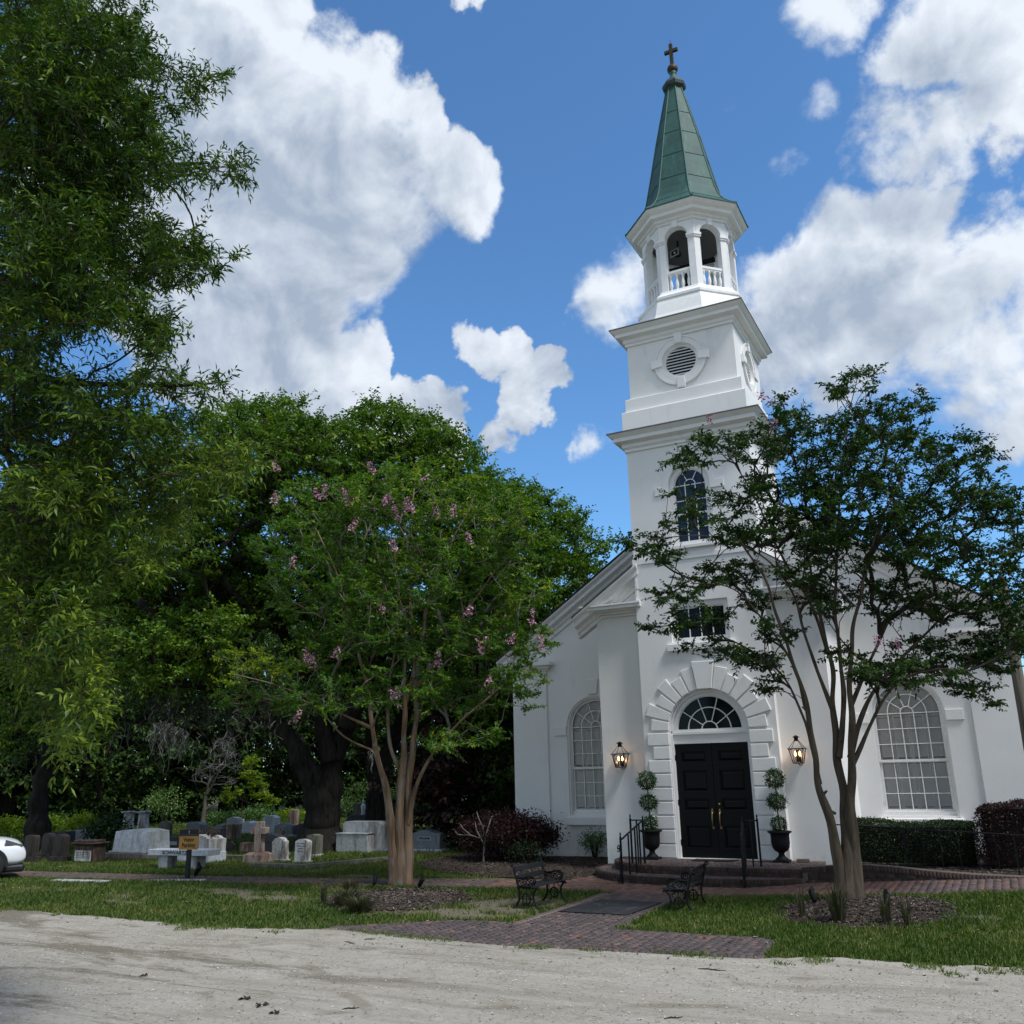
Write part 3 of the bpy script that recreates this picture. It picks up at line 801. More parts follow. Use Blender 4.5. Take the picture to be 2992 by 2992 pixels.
# bell and loudspeakers hanging in the belfry
bell = thing('bell', (BX, BYc, 17.1), 'dark bronze bell hanging in the open belfry of the steeple', 'bell')
mb = MB(); mb.lathe([(.01, 1.3), (.10, 1.28), (.16, 1.2), (.19, 1.0), (.24, .72), (.34, .52), (.37, .46), (.35, .46), (.30, .55)], 24); mb.build('bell_cup', mat('dark_bronze', (.02, .02, .018), rough=.5, metal=.6), bell)
mb = MB(); mb.box(-.85, .85, -.06, .06, 1.32, 1.44); mb.box(-.1, .1, -.1, .1, 1.26, 1.36); mb.build('headstock', M_DARK, bell)
mb = MB(); mb.tube([(0, 0, 1.2), (0, 0, .5)], .02, 6); mb.ball((0, 0, .46), .06); mb.build('clapper', M_DARK, bell)
M_GREYP = mat('grey_plastic', (.22, .22, .21), rough=.5)
for (k, ang, lab) in ((0, -22, 'square grey horn loudspeaker under the belfry ceiling behind the left front arch'), (1, 35, 'square grey horn loudspeaker under the belfry ceiling behind the right front arch')):
    a = R(ang); p = (BX+.55*math.sin(a), BYc-.55*math.cos(a), 18.7)
    sp = thing('loudspeaker', p, lab, 'loudspeaker', 'horn loudspeakers in the belfry', rotz=a)
    mb = MB(); mb.plate(rect(-.17, .17, -.12, .12), [rect(-.13, .13, -.085, .085)], -.2, -.16); mb.build('horn_mouth', M_GREYP, sp)
    mb = MB(); mb.hexa([(-.15, -.16, -.10), (.15, -.16, -.10), (.15, -.16, .10), (-.15, -.16, .10)], [(-.05, .1, -.04), (.05, .1, -.04), (.05, .1, .04), (-.05, .1, .04)]); mb.build('horn_body', M_DARK, sp)
    mb = MB(); mb.ball((0, -.17, 0), .035); mb.build('horn_centre', mat('pale_plastic', (.6, .6, .58)) if k == 0 else MATS['pale_plastic'], sp)
    mb = MB(); mb.box(-.02, .02, 0, .04, .03, .52); mb.build('bracket', M_DARK, sp)
# ================================================================== ground, road, brick paving, lawn
def vnoise(x, y, s, seed=0):
    """smooth value noise 0..1"""
    r = np.random.default_rng(seed); tab = r.random((256, 256))
    x = np.asarray(x)*s+1000; y = np.asarray(y)*s+1000
    xi = np.floor(x).astype(int); yi = np.floor(y).astype(int); fx = x-xi; fy = y-yi
    fx = fx*fx*(3-2*fx); fy = fy*fy*(3-2*fy)
    g = lambda a, b: tab[a % 256, b % 256]
    return (g(xi, yi)*(1-fx)+g(xi+1, yi)*fx)*(1-fy)+(g(xi, yi+1)*(1-fx)+g(xi+1, yi+1)*fx)*fy
def fbm(x, y, s, seed=0, o=4):
    t = 0; a = 1; n = 0
    for i in range(o): t = t+a*vnoise(x, y, s*2**i, seed+i); n += a; a *= .5
    return t/n
def inpoly(x, y, poly):
    x = np.asarray(x); y = np.asarray(y); c = np.zeros(x.shape, bool); n = len(poly)
    for i in range(n):
        x0, y0 = poly[i]; x1, y1 = poly[(i+1) % n]
        m = ((y0 > y) != (y1 > y)) & (x < (x1-x0)*(y-y0)/(y1-y0+1e-12)+x0); c ^= m
    return c

EDGE = np.array([(-80, -10.9), (-30, -10.7), (-13.2, -10.6), (-7.7, -10.8), (-4.8, -10.35), (-4.3, -10.1), (-.75, -10.55), (3.3, -10.12), (3.8, -10.0), (5.5, -9.8), (6.8, -9.55), (12, -9.3), (60, -9)])
def road_edge(x): return np.interp(x, EDGE[:, 0], EDGE[:, 1])
PATH = [(-1.45, -8.7), (.45, -8.7), (.45, -4.3), (-1.45, -4.3)]
APRON = [(-4.4, -10.15), (-2.45, -8.62), (3.25, -8.62), (3.36, -10.12), (-.75, -10.5)]
WALK = [(-36, -8.2), (-36, -7.0), (-20.5, -5.0), (-13.3, -4.35), (-9, -3.7), (-5.2, -2.7), (-3.3, -2.35), (-3.3, -1.2), (8.9, -1.2), (16, -1.2), (16, -4.3), (-4.0, -4.1), (-8, -5.05), (-12.2, -5.5), (-19.7, -6.25)]
BED3 = [(-9.6, .6), (-8.4, -.8), (-7.2, -1.65), (-5.6, -2.15), (-3.3, -2.3), (-3.0, -1.0), (-2.6, .6), (-3, 4), (-9.4, 4.5)]
BED4 = [(2.6, -1.5), (12, -1.5), (12, 4), (2.6, 4)]
B1 = G(745*DPX, 1698*DPX); B2 = (4.25, -6.05)
def bed1(x, y, g=1.0): return ((x-B1[0])/(1.75*g))**2+((y-B1[1])/(1.55*g))**2+.5*(vnoise(x, y, 2.5, 5)-.5) < 1
def bed2(x, y, g=1.0): return ((x-B2[0])/(1.5*g))**2+((y-B2[1])/(1.45*g))**2+.4*(vnoise(x, y, 2.5, 6)-.5) < 1
BARE = [(-10.2, -6.8, 1.5, .5), (-8.6, -7.2, 1.2, .45), (-15.2, -8.0, 1.7, .35), (-12.6, -8.1, 1.2, .25), (-18.2, -7.6, 1.2, .25), (-7.6, -5.55, 1.4, .28), (-11.3, -9.0, .7, .25), (-17, -9.9, 3, .35), (-9.4, -3.1, 1.1, .3), (-7.6, -3.3, .9, .4), (7.2, -7.4, .6, .3), (6.3, -6.5, .3, .15), (-2.6, -6.6, .9, 1.3), (1.2, -8.0, .9, .35), (-3.4, -7.9, 1.3, .5)]
def bare(x, y):
    b = np.zeros(np.shape(x))
    for (cx, cy, rx, ry) in BARE:
        d = ((x-cx)/rx)**2+((y-cy)/ry)**2
        b = np.maximum(b, 1-d*.5)
    b = b*.62+(fbm(x, y, 1.7, 21)-.5)*1.7
    return np.clip(smooth(.28, .62, b), 0, 1)

# ground sheet: fine near the church, coarse to the horizon
def grid_axis(lo, hi, step, far, growth=1.35):
    a = list(np.arange(lo, hi+1e-6, step)); s = step
    while a[-1] < far: s *= growth; a.append(a[-1]+s)
    s = step
    while a[0] > -far: s *= growth; a.insert(0, a[0]-s)
    return np.array(a)
gx = grid_axis(-24, 12, .22, 900); gy = grid_axis(-11.4, 7, .22, 900)
X, Y = np.meshgrid(gx, gy, indexing='ij'); Z = gh(X, Y)
nx_, ny_ = X.shape
idx = np.arange(nx_*ny_).reshape(nx_, ny_)
Fq = np.stack([idx[:-1, :-1], idx[1:, :-1], idx[1:, 1:], idx[:-1, 1:]], -1).reshape(-1, 4)
mG = bpy.data.materials.new('lawn_soil'); mG.use_nodes = True; N = NT(mG.node_tree); b = mG.node_tree.nodes['Principled BSDF']
at = N.n('ShaderNodeAttribute', attribute_name='bare').outputs['Fac']; co = N.n('ShaderNodeTexCoord').outputs['Object']
fine = N.noise(co, 22, 6, .7); mid_ = N.noise(co, 1.1, 5, .6)
gcol = N.mix(mid_, (.050, .062, .020), (.090, .105, .032))
gcol = N.mix(N.mrange(fine, .5, .75), gcol, (.085, .080, .035))
dcol = N.ramp(fine, [(.3, (.10, .088, .062)), (.7, (.19, .17, .13))])
N.link(N.mix(at, gcol, dcol), b.inputs['Base Color']); b.inputs['Roughness'].default_value = .95; b.inputs['Specular IOR Level'].default_value = .1
bn = N.n('ShaderNodeBump'); bn.inputs['Strength'].default_value = .7; bn.inputs['Distance'].default_value = .03; N.link(fine, bn.inputs['Height']); N.link(bn.outputs[0], b.inputs['Normal'])
g_o = np_obj('ground', np.stack([X, Y, Z], -1).reshape(-1, 3), Fq, mG, smooth=True)
pa = g_o.data.attributes.new('bare', 'FLOAT', 'POINT'); pa.data.foreach_set('value', bare(X, Y).ravel().astype(np.float32))
g_o['kind'] = 'structure'

# sandy road
rx = np.concatenate([np.arange(-90, -22, 2.0), np.arange(-22, 14, .09), np.arange(14, 90, 2.0)])
wob = (fbm(rx, rx*0, .5, 3)-.5)*.7+(fbm(rx, rx*0+9, 3.1, 4)-.5)*.42
wob = wob*np.where((rx > -4.5) & (rx < 3.4), .15, 1)
ed = road_edge(rx)+wob
rows = np.array([0, .12, .3, .6, 1.0, 1.6, 2.4, 3.4, 4.6, 6, 8, 11, 15, 22, 34, 60])
RX = np.repeat(rx[:, None], len(rows), 1); RY = ed[:, None]-rows[None, :]
RZ = .006+gh(RX, RY)+np.minimum(rows, .25)[None, :]*0.03
idx = np.arange(RX.size).reshape(RX.shape)
Fq = np.stack([idx[:-1, 1:], idx[1:, 1:], idx[1:, :-1], idx[:-1, :-1]], -1).reshape(-1, 4)
mR = bpy.data.materials.new('road_sand'); mR.use_nodes = True; N = NT(mR.node_tree); b = mR.node_tree.nodes['Principled BSDF']
co = N.n('ShaderNodeTexCoord').outputs['Object']
mp = N.n('ShaderNodeMapping'); mp.inputs['Rotation'].default_value = (0, 0, R(-24)); mp.inputs['Scale'].default_value = (.32, 1.6, 1); N.link(co, mp.inputs[0])
streak = N.noise(mp.outputs[0], 1.1, 8, .66, dist=.7)
mp2 = N.n('ShaderNodeMapping'); mp2.inputs['Rotation'].default_value = (0, 0, R(-20)); mp2.inputs['Scale'].default_value = (1.0, 6.5, 1); N.link(co, mp2.inputs[0])
streak2 = N.noise(mp2.outputs[0], 2.2, 6, .6, dist=.8)
grit = N.noise(co, 13, 9, .86); grit2 = N.noise(co, 34, 5, .85)
col = N.ramp(streak, [(.28, (.255, .230, .182)), (.46, (.345, .318, .268)), (.66, (.40, .372, .322))])
brown_left = N.mrange(N.noise(mp.outputs[0], .62, 8, .68, dist=.5), .50, .60)
sx = N.n('ShaderNodeSeparateXYZ'); N.link(co, sx.inputs[0])
brown_left = N.m('MULTIPLY', brown_left, N.mrange(sx.outputs[0], 3.5, -3.5))  # darker brown patches, stronger towards the left
patch = N.noise(co, 1.6, 8, .7, dist=.5)
col = N.mix(N.m('MULTIPLY', N.mrange(patch, .52, .70), .45), col, (.19, .17, .13))
col = N.mix(N.m('MULTIPLY', N.mrange(patch, .44, .30), .5), col, (.47, .435, .37))
col = N.mix(N.m('MULTIPLY', brown_left, .8), col, (.135, .118, .085))
col = N.mix(N.m('MULTIPLY', N.mrange(streak2, .60, .74), .35), col, (.22, .20, .155))
col = N.mix(N.m('MULTIPLY', N.mrange(grit, .51, .59), .38), col, (.20, .18, .14))
col = N.mix(N.m('MULTIPLY', N.mrange(grit, .40, .30), .5), col, (.56, .52, .46))
col = N.mix(N.m('MULTIPLY', N.mrange(grit2, .54, .62), .34), col, (.11, .10, .085))
# curved tyre tracks: rings about a far turning centre, broken up by noise
trk = None
for (cx, cy, r0, w, m0) in ((-9.5, -25.0, 12.5, .09, .45), (-9.5, -25.0, 14.1, .09, .48), (10, -32.0, 20.3, .08, .5), (10, -32.0, 21.9, .08, .52), (-2, -48, 36.6, .10, .5)):
    dv = N.v('LENGTH', N.v('SUBTRACT', N.v('MULTIPLY', co, (1, 1, 0)), (cx, cy, 0)), out=1)
    dd = N.m('ABSOLUTE', N.m('SUBTRACT', N.m('ADD', dv, N.m('MULTIPLY', N.noise(co, .6, 2), .5)), r0))
    v = N.m('MULTIPLY', N.mrange(dd, w*1.6, w*.5), N.mrange(N.noise(co, .8, 3), m0, m0+.12))
    trk = v if trk is None else N.m('MAXIMUM', trk, v)
col = N.mix(N.m('MULTIPLY', trk, .6), col, (.19, .165, .12))
N.link(col, b.inputs['Base Color']); b.inputs['Roughness'].default_value = .95; b.inputs['Specular IOR Level'].default_value = .12
hgt = N.m('ADD', N.m('MULTIPLY', grit, .5), N.m('MULTIPLY_ADD', streak2, .9, N.m('MULTIPLY', trk, -.5)))
bn = N.n('ShaderNodeBump'); bn.inputs['Strength'].default_value = .75; bn.inputs['Distance'].default_value = .035; N.link(hgt, bn.inputs['Height']); N.link(bn.outputs[0], b.inputs['Normal'])
np_obj('road', np.stack([RX, RY, RZ], -1).reshape(-1, 3), Fq, mR, smooth=True)['kind'] = 'structure'

# brick paving laid brick by brick in herringbone
M_PAVE = attr_mat('paving_brick', [(0, (.075, .062, .062)), (.35, (.125, .096, .090)), (.65, (.20, .105, .078)), (1, (.27, .160, .12))], rough=.85, bump=.5, bscale=45, nmix=.5, nscale=9)
M_SANDJ = mat('sand_joint', (.16, .145, .12), rough=.95, var=.3, vscale=20)
def brick_boxes(c, ang, l, w, z0, z1, lv):
    """vectorised boxes (top and sides): centres c (n,2), angle, length, width, base and top heights"""
    n = len(c); ca, sa = np.cos(ang), np.sin(ang)
    V = np.zeros((n, 8, 3)); k = 0
    for z, sh in ((z0, 1.0), (z1, .95)):
        for (u, v) in ((-1, -1), (1, -1), (1, 1), (-1, 1)):
            du = u*l/2*(1 if sh == 1 else 1-.008/l*1.2); dv = v*w/2*(1 if sh == 1 else 1-.008/w*1.2)
            V[:, k, 0] = c[:, 0]+du*ca-dv*sa; V[:, k, 1] = c[:, 1]+du*sa+dv*ca; V[:, k, 2] = z; k += 1
    f = np.array([(4, 5, 6, 7), (0, 1, 5, 4), (1, 2, 6, 5), (2, 3, 7, 6), (3, 0, 4, 7)])
    Fc = (np.arange(n)[:, None, None]*8+f[None]).reshape(-1, 4)
    return V.reshape(-1, 3), Fc, np.repeat(lv, 5)
def herring(poly, ang, zb, lvf, holes=()):
    Wd = .105; P = np.array(poly); c0 = P.mean(0); rad = np.max(np.linalg.norm(P-c0, axis=1))/Wd+4
    n = np.arange(-int(rad), int(rad)+1); m = np.arange(-int(rad/2)-2, int(rad/2)+3)
    nn, mm = [a.ravel() for a in np.meshgrid(n, m)]
    hx, hy = nn+4*mm+1.0, nn+.5; vx, vy = nn+4*mm+2.5, nn+0.0
    cu = np.concatenate([hx, vx]); cv = np.concatenate([hy, vy]); an = np.concatenate([np.zeros(len(hx)), np.full(len(vx), math.pi/2)])
    keep = (cu**2+cv**2) < rad**2; cu, cv, an = cu[keep]*Wd, cv[keep]*Wd, an[keep]
    x = c0[0]+cu*math.cos(ang)-cv*math.sin(ang); y = c0[1]+cu*math.sin(ang)+cv*math.cos(ang)
    k = inpoly(x, y, poly)
    for h in holes: k &= ~inpoly(x, y, h)
    x, y, an = x[k], y[k], an[k]+ang
    z1 = gh(x, y)+zb+rng.normal(0, .0022, len(x))
    return brick_boxes(np.stack([x, y], 1), an, .198, .097, z1-.03, z1, np.clip(lvf(x, y)+rng.normal(0, .17, len(x)), 0, 1))
def border(pts, zb, lvf, step=.105, l=.198, w=.097, along=False, off=0.0):
    cs = []; an = []
    for (a, b_) in zip(pts[:-1], pts[1:]):
        a = np.array(a, float); b_ = np.array(b_, float); d = b_-a; L = np.linalg.norm(d); d /= L; nrm = np.array([-d[1], d[0]])
        st = l*1.03 if along else step
        for i in range(int(L/st)): cs.append(a+d*(i+.5)*st+nrm*off); an.append(math.atan2(d[1], d[0])+(0 if along else math.pi/2))
    cs = np.array(cs); an = np.array(an); z1 = gh(cs[:, 0], cs[:, 1])+zb+rng.normal(0, .002, len(cs))
    return brick_boxes(cs, an, l, w, z1-.03, z1, np.clip(lvf(cs[:, 0], cs[:, 1])+rng.normal(0, .15, len(cs)), 0, 1))
def merge(parts):
    V, Fc, A_ = [], [], []; o = 0
    for v, f, a in parts: V.append(v); Fc.append(f+o); A_.append(a); o += len(v)
    return np.concatenate(V), np.concatenate(Fc), np.concatenate(A_)
lv_path = lambda x, y: .16+.30*smooth(-6.5, -4.2, y)+(fbm(x, y, 1.2, 31)-.5)*.35
lv_walk = lambda x, y: np.where(x < -4.6, .34, np.where(x > 4.5, .36+.1*(x < 5), .66))+(fbm(x, y, .9, 32)-.5)*.4
front = [(-4.4, -10.15), (-.75, -10.5), (3.36, -10.12)]
pv = merge([herring(APRON, R(45), .020, lv_path), herring([(-1.35, -8.62), (.35, -8.62), (.35, -4.15), (-1.35, -4.15)], R(45), .020, lv_path),
            border(front, .024, lv_path, off=.05), border([(-4.4, -10.1), (-2.45, -8.6)], .024, lv_path, along=True, off=-.02),
            border([(3.30, -10.1), (3.2, -8.65)], .024, lv_path, along=True), border([(-1.42, -8.6), (-1.42, -4.2)], .024, lv_path, along=True),
            border([(.42, -8.6), (.42, -4.2)], .024, lv_path, along=True), border([(-2.4, -8.64), (-1.4, -8.64)], .024, lv_path, along=True), border([(.42, -8.64), (3.2, -8.64)], .024, lv_path, along=True)])
o = np_obj('brick_path', *pv[:2], M_PAVE, attr={'lv': pv[2]}); o['kind'] = 'structure'
sheet = MB(); sheet.prism([(p[0], p[1]) for p in APRON], .001, .009); sheet.prism([(-1.47, -8.615), (.47, -8.615), (.47, -4.3), (-1.47, -4.3)], .0015, .0095)
o = sheet.build('path_bed', M_SANDJ); o['kind'] = 'structure'
low = list(WALK[10:]); 
wk = merge([herring(WALK, R(45), .016, lv_walk), border([(16, -4.25), (-3.95, -4.05)], .02, lv_walk, along=True), border([(-4.0, -4.1), (-8, -5.03), (-12.2, -5.46), (-19.7, -6.2)], .02, lv_walk, along=True),
            border([(-20.5, -5.05), (-13.3, -4.4), (-9, -3.75), (-5.2, -2.75), (-3.3, -2.4)], .02, lv_walk, along=True)])
o = np_obj('brick_walkway', *wk[:2], M_PAVE, attr={'lv': wk[2]}); o['kind'] = 'structure'
def draped(name, poly, dz, m, step=.3, z_extra=None):
    P = np.array(poly); xs = np.arange(P[:, 0].min(), P[:, 0].max()+step, step); ys = np.arange(P[:, 1].min(), P[:, 1].max()+step, step)
    Xs, Ys = np.meshgrid(xs, ys, indexing='ij'); ins = inpoly(Xs, Ys, poly); ids = np.arange(Xs.size).reshape(Xs.shape)
    q = np.stack([ids[:-1, :-1], ids[1:, :-1], ids[1:, 1:], ids[:-1, 1:]], -1); k = ins[:-1, :-1] | ins[1:, :-1] | ins[1:, 1:] | ins[:-1, 1:]
    Zs = gh(Xs, Ys)+dz+(z_extra(Xs, Ys) if z_extra is not None else 0)
    o = np_obj(name, np.stack([Xs, Ys, Zs], -1).reshape(-1, 3), q[k].reshape(-1, 4), m, smooth=True); return o
draped('walkway_bed', [(p[0], p[1]) for p in WALK], .002, M_SANDJ, .15)['kind'] = 'structure'

# mulch
M_MULCH = mat('mulch', (.050, .040, .033), rough=.95, var=.6, vscale=30, bump=1.0, bscale=40, spec=.1)
th = np.linspace(0, 2*math.pi, 40, endpoint=False)
def ell(c, rx_, ry_): return [(c[0]+rx_*math.cos(t), c[1]+ry_*math.sin(t)) for t in th]
hump = lambda c, r, h: (lambda x, y: h*np.clip(1-((x-c[0])**2+(y-c[1])**2)/r**2, 0, 1)-.012*(((x-c[0])**2+(y-c[1])**2) > (r*.98)**2))
draped('mulch_bed', ell(B1, 1.7, 1.5), .005, M_MULCH, .12, hump(B1, 1.8, .10))['kind'] = 'structure'
draped('mulch_bed', ell(B2, 1.5, 1.4), .005, M_MULCH, .12, hump(B2, 1.6, .10))['kind'] = 'structure'
draped('mulch_bed', BED3, .006, M_MULCH, .15, lambda x, y: .04*vnoise(x, y, 1.5, 8))['kind'] = 'structure'
draped('mulch_bed', BED4, .03, M_MULCH, .2)['kind'] = 'structure'
M_CHIP = attr_mat('mulch_chip', [(0, (.026, .020, .017)), (.5, (.070, .054, .045)), (.8, (.13, .105, .09)), (1, (.25, .225, .20))], rough=.95, spec=.1)
def scatter(n, x0, x1, y0, y1, ok):
    x = rng.uniform(x0, x1, n); y = rng.uniform(y0, y1, n); k = ok(x, y); return x[k], y[k]
def chips(x, y, z, lmin, lmax, w, tilt=.5):
    n = len(x); a = rng.uniform(0, 2*math.pi, n); l = rng.uniform(lmin, lmax, n); ww = w*rng.uniform(.6, 1.4, n)
    d = np.stack([np.cos(a), np.sin(a), rng.normal(0, tilt, n)*.6], 1); p = np.stack([-np.sin(a), np.cos(a), rng.normal(0, tilt, n)], 1)
    c = np.stack([x, y, z+rng.uniform(.004, .03, n)], 1)
    V = np.stack([c-d*l[:, None]/2-p*ww[:, None]/2, c+d*l[:, None]/2-p*ww[:, None]/2, c+d*l[:, None]/2+p*ww[:, None]/2, c-d*l[:, None]/2+p*ww[:, None]/2], 1).reshape(-1, 3)
    return V, np.arange(4*n).reshape(n, 4)
cp = []
for (xr, ok, n, hf, bias) in (((B1[0]-2.2, B1[0]+2.2, B1[1]-2, B1[1]+2), lambda x, y: bed1(x, y, .86+.4*rng.random(len(x))), 11000, hump(B1, 1.8, .10), .50),
                        ((B2[0]-2, B2[0]+2, B2[1]-2, B2[1]+2), lambda x, y: bed2(x, y, .86+.4*rng.random(len(x))), 11000, hump(B2, 1.6, .10), .50),
                        ((-9.6, -2.5, -2.6, 3.2), lambda x, y: inpoly(x, y, BED3), 12000, lambda x, y: .02+0*x, .42), ((3, 9, -1.5, .5), lambda x, y: x > 0, 3000, lambda x, y: .03+0*x, .4)):
    x, y = scatter(n, *xr, ok); V, Fc = chips(x, y, gh(x, y)+np.maximum(hf(x, y), 0), .025, .085, .014)
    cp.append((V, Fc, np.clip(rng.normal(bias, .25, len(Fc))+(fbm(x, y, 1.5, 77)-.5)*.6, 0, 1)))
c_ = merge(cp); o = np_obj('mulch_chips', *c_[:2], M_CHIP, attr={'lv': c_[2]})
tag(o, 'brown bark mulch under the trees and along the church wall', 'mulch', kind='stuff')

# grass
def lawn_ok(x, y, fringe=.0):
    ok = y > road_edge(x)+(fbm(x, y*0, .5, 3)-.5)*.7+(fbm(x, y, 3.1, 4)-.5)*.5-fringe
    for p in (APRON, [(-1.5, -8.8), (.5, -8.8), (.5, -4.2), (-1.5, -4.2)], WALK, BED3, BED4): ok &= ~inpoly(x, y, p)
    fz = .80+.34*vnoise(x, y, 7.0, 91)
    ok &= ~bed1(x, y, fz) & ~bed2(x, y, fz)
    return ok
def blades(n, box, hmin, hmax, wd, thin=1.0):
    x, y = scatter(n, *box, lawn_ok)
    bv = bare(x, y); k = rng.random(len(x)) > bv*.93
    dens = fbm(x, y, .8, 55); k &= rng.random(len(x)) < .35+1.3*dens
    x, y = x[k], y[k]; m = len(x)
    pn = fbm(x, y, .45, 61)
    h = rng.uniform(hmin, hmax, m)*(.55+.9*pn); a = rng.uniform(0, 2*math.pi, m); ln = rng.uniform(.2, .9, m)*h
    z = gh(x, y)
    dx, dy = np.cos(a), np.sin(a); px, py = -dy*wd, dx*wd
    b0 = np.stack([x-px, y-py, z], 1); b1 = np.stack([x+px, y+py, z], 1)
    m0 = np.stack([x+dx*ln*.4+px*.7, y+dy*ln*.4+py*.7, z+h*.6], 1)
    tip = np.stack([x+dx*ln, y+dy*ln, z+h], 1)
    V = np.stack([b0, b1, m0, tip], 1).reshape(-1, 3)
    dry = np.clip(1.6*(fbm(x, y, .9, 66)-.42)+bare(x, y)*.6, 0, 1)
    lv = np.clip(rng.normal(.36, .24, m)+dry*.55+(fbm(x, y, 5, 67)-.5)*.5, 0, 1)
    return V, np.arange(4*m).reshape(m, 4), lv
M_GRASS = leaf_mat('grass_blade', (.032, .070, .010), (.082, .140, .022), (.22, .21, .07), trans=.3, rough=.6, gloss=.2)
def fringe_blades(n, x0, x1):
    x = rng.uniform(x0, x1, n); e = road_edge(x); y = e+rng.uniform(-.75, .35, n)
    k = (fbm(x, y, 2.2, 71) > .50+.22*np.clip((e-y)/.7, 0, 1)) & ~inpoly(x, y, APRON) & ~((x > -4.6) & (x < 3.3) & (y < e-.25)); x, y = x[k], y[k]; m = len(x)
    h = rng.uniform(.02, .06, m); a = rng.uniform(0, 6.283, m); ln = rng.uniform(.5, 1.6, m)*h; z = gh(x, y)+.012; dx, dy = np.cos(a), np.sin(a); px, py = -dy*.008, dx*.008
    V = np.stack([np.stack([x-px, y-py, z], 1), np.stack([x+px, y+py, z], 1), np.stack([x+dx*ln*.5+px*.7, y+dy*ln*.5+py*.7, z+h*.6], 1), np.stack([x+dx*ln, y+dy*ln, z+h], 1)], 1).reshape(-1, 3)
    return V, np.arange(4*m).reshape(m, 4), np.clip(rng.normal(.55, .22, m), 0, 1)
gb = merge([fringe_blades(26000, -20, 10), blades(120000, (-21, -1, -11, -4), .035, .095, .0085), blades(90000, (0, 10, -10.3, -4), .035, .095, .0085),
            blades(70000, (-30, -5, -5.5, 3), .04, .09, .009), blades(60000, (-60, -10, 0, 25), .05, .13, .02), blades(26000, (10, 26, -10, 20), .04, .10, .012)])
o = np_obj('grass', *gb[:2], M_GRASS, attr={'lv': gb[2]})
tag(o, 'short green lawn grass with dry patches between the paths', 'grass', kind='stuff')

# leaf litter blown over lawn, path and road edge
x, y = scatter(5200, -22, 10, -11.6, -3, lambda x, y: rng.random(len(x)) < .25+.75*(lawn_ok(x, y) | inpoly(x, y, APRON)))
V, Fc = chips(x, y, gh(x, y)+np.where(y < road_edge(x)+.2, .0, .018), .025, .075, .022, .35)
o = np_obj('leaf_litter', V, Fc, M_CHIP, attr={'lv': np.clip(rng.normal(.62, .25, len(Fc)), 0, 1)})
tag(o, 'scattered small dry leaves on the lawn and brick paths', 'leaf litter', kind='stuff')

# loose gravel on the sand
n = 42000; x = rng.uniform(-13, 9, n); y = rng.uniform(-17.5, -9.3, n); ps = fbm(x*.5, y*1.6, .9, 81)
k = (y < road_edge(x)-.02+(rng.random(n)-.5)*.4) & (rng.random(n) < .15+1.3*ps); x, y = x[k], y[k]; m = len(x)
V, Fc = chips(x, y, np.full(m, .004), .008, .026, .013, .2)
lvg = np.clip(np.where(rng.random(m) < .55, rng.normal(.25, .14, m), rng.normal(.85, .12, m)), 0, 1)
M_GRAVEL = attr_mat('gravel_stone', [(0, (.07, .06, .045)), (.5, (.25, .22, .17)), (1, (.58, .55, .48))], rough=.95, spec=.1)
o = np_obj('gravel', V, Fc, M_GRAVEL, attr={'lv': lvg}); tag(o, 'loose grit and small gravel scattered on the sandy road', 'gravel', kind='stuff')
# ================================================================== brick steps, ramp, rails
def brick_wall_mat(name='step_brick'):
    m = bpy.data.materials.new(name); m.use_nodes = True; N = NT(m.node_tree); b = m.node_tree.nodes['Principled BSDF']
    at = N.n('ShaderNodeAttribute', attribute_name='lv').outputs['Fac']
    co = N.n('ShaderNodeTexCoord').outputs['Object']
    c = N.ramp(at, [(0, (.018, .012, .010)), (.5, (.042, .023, .018)), (1, (.085, .048, .036))])
    c = N.mix(N.mrange(N.noise(co, 14, 6, .7), .5, .75), c, (.022, .018, .016))
    N.link(c, b.inputs['Base Color']); b.inputs['Roughness'].default_value = .9
    bn = N.n('ShaderNodeBump'); bn.inputs['Strength'].default_value = .5; bn.inputs['Distance'].default_value = .01
    N.link(N.noise(co, 50, 5, .6), bn.inputs['Height']); N.link(bn.outputs[0], b.inputs['Normal']); return m
M_SBR = brick_wall_mat()
M_MORT = mat('mortar', (.12, .10, .085), rough=.95, var=.25, vscale=25)
def smooth_path(pts, step=.05):
    """Catmull-Rom through plan points, resampled evenly"""
    P = np.array(pts, float); P = np.vstack([2*P[0]-P[1], P, 2*P[-1]-P[-2]]); out = []
    for i in range(1, len(P)-2):
        for t in np.linspace(0, 1, 24, endpoint=False):
            a, b, c, d = P[i-1], P[i], P[i+1], P[i+2]
            out.append(.5*((2*b)+(c-a)*t+(2*a-5*b+4*c-d)*t*t+(3*b-a-3*c+d)*t**3))
    out.append(P[-2]); out = np.array(out); L = np.concatenate([[0], np.cumsum(np.linalg.norm(np.diff(out, axis=0), axis=1))])
    s = np.arange(0, L[-1], step); return np.stack([np.interp(s, L, out[:, k]) for k in range(out.shape[1])], 1)
LAND = [(-2.62, .20), (-2.60, -.55), (-2.36, -1.12), (-1.90, -1.58), (-1.35, -1.84), (-.7, -1.95), (.6, -1.93), (1.9, -1.90), (2.6, -1.88)]
STEP = [(-3.02, .10), (-3.04, -.75), (-2.76, -1.50), (-2.20, -2.10), (-1.55, -2.46), (-.8, -2.63), (.4, -2.64), (1.5, -2.52), (2.15, -2.28), (2.5, -1.98)]
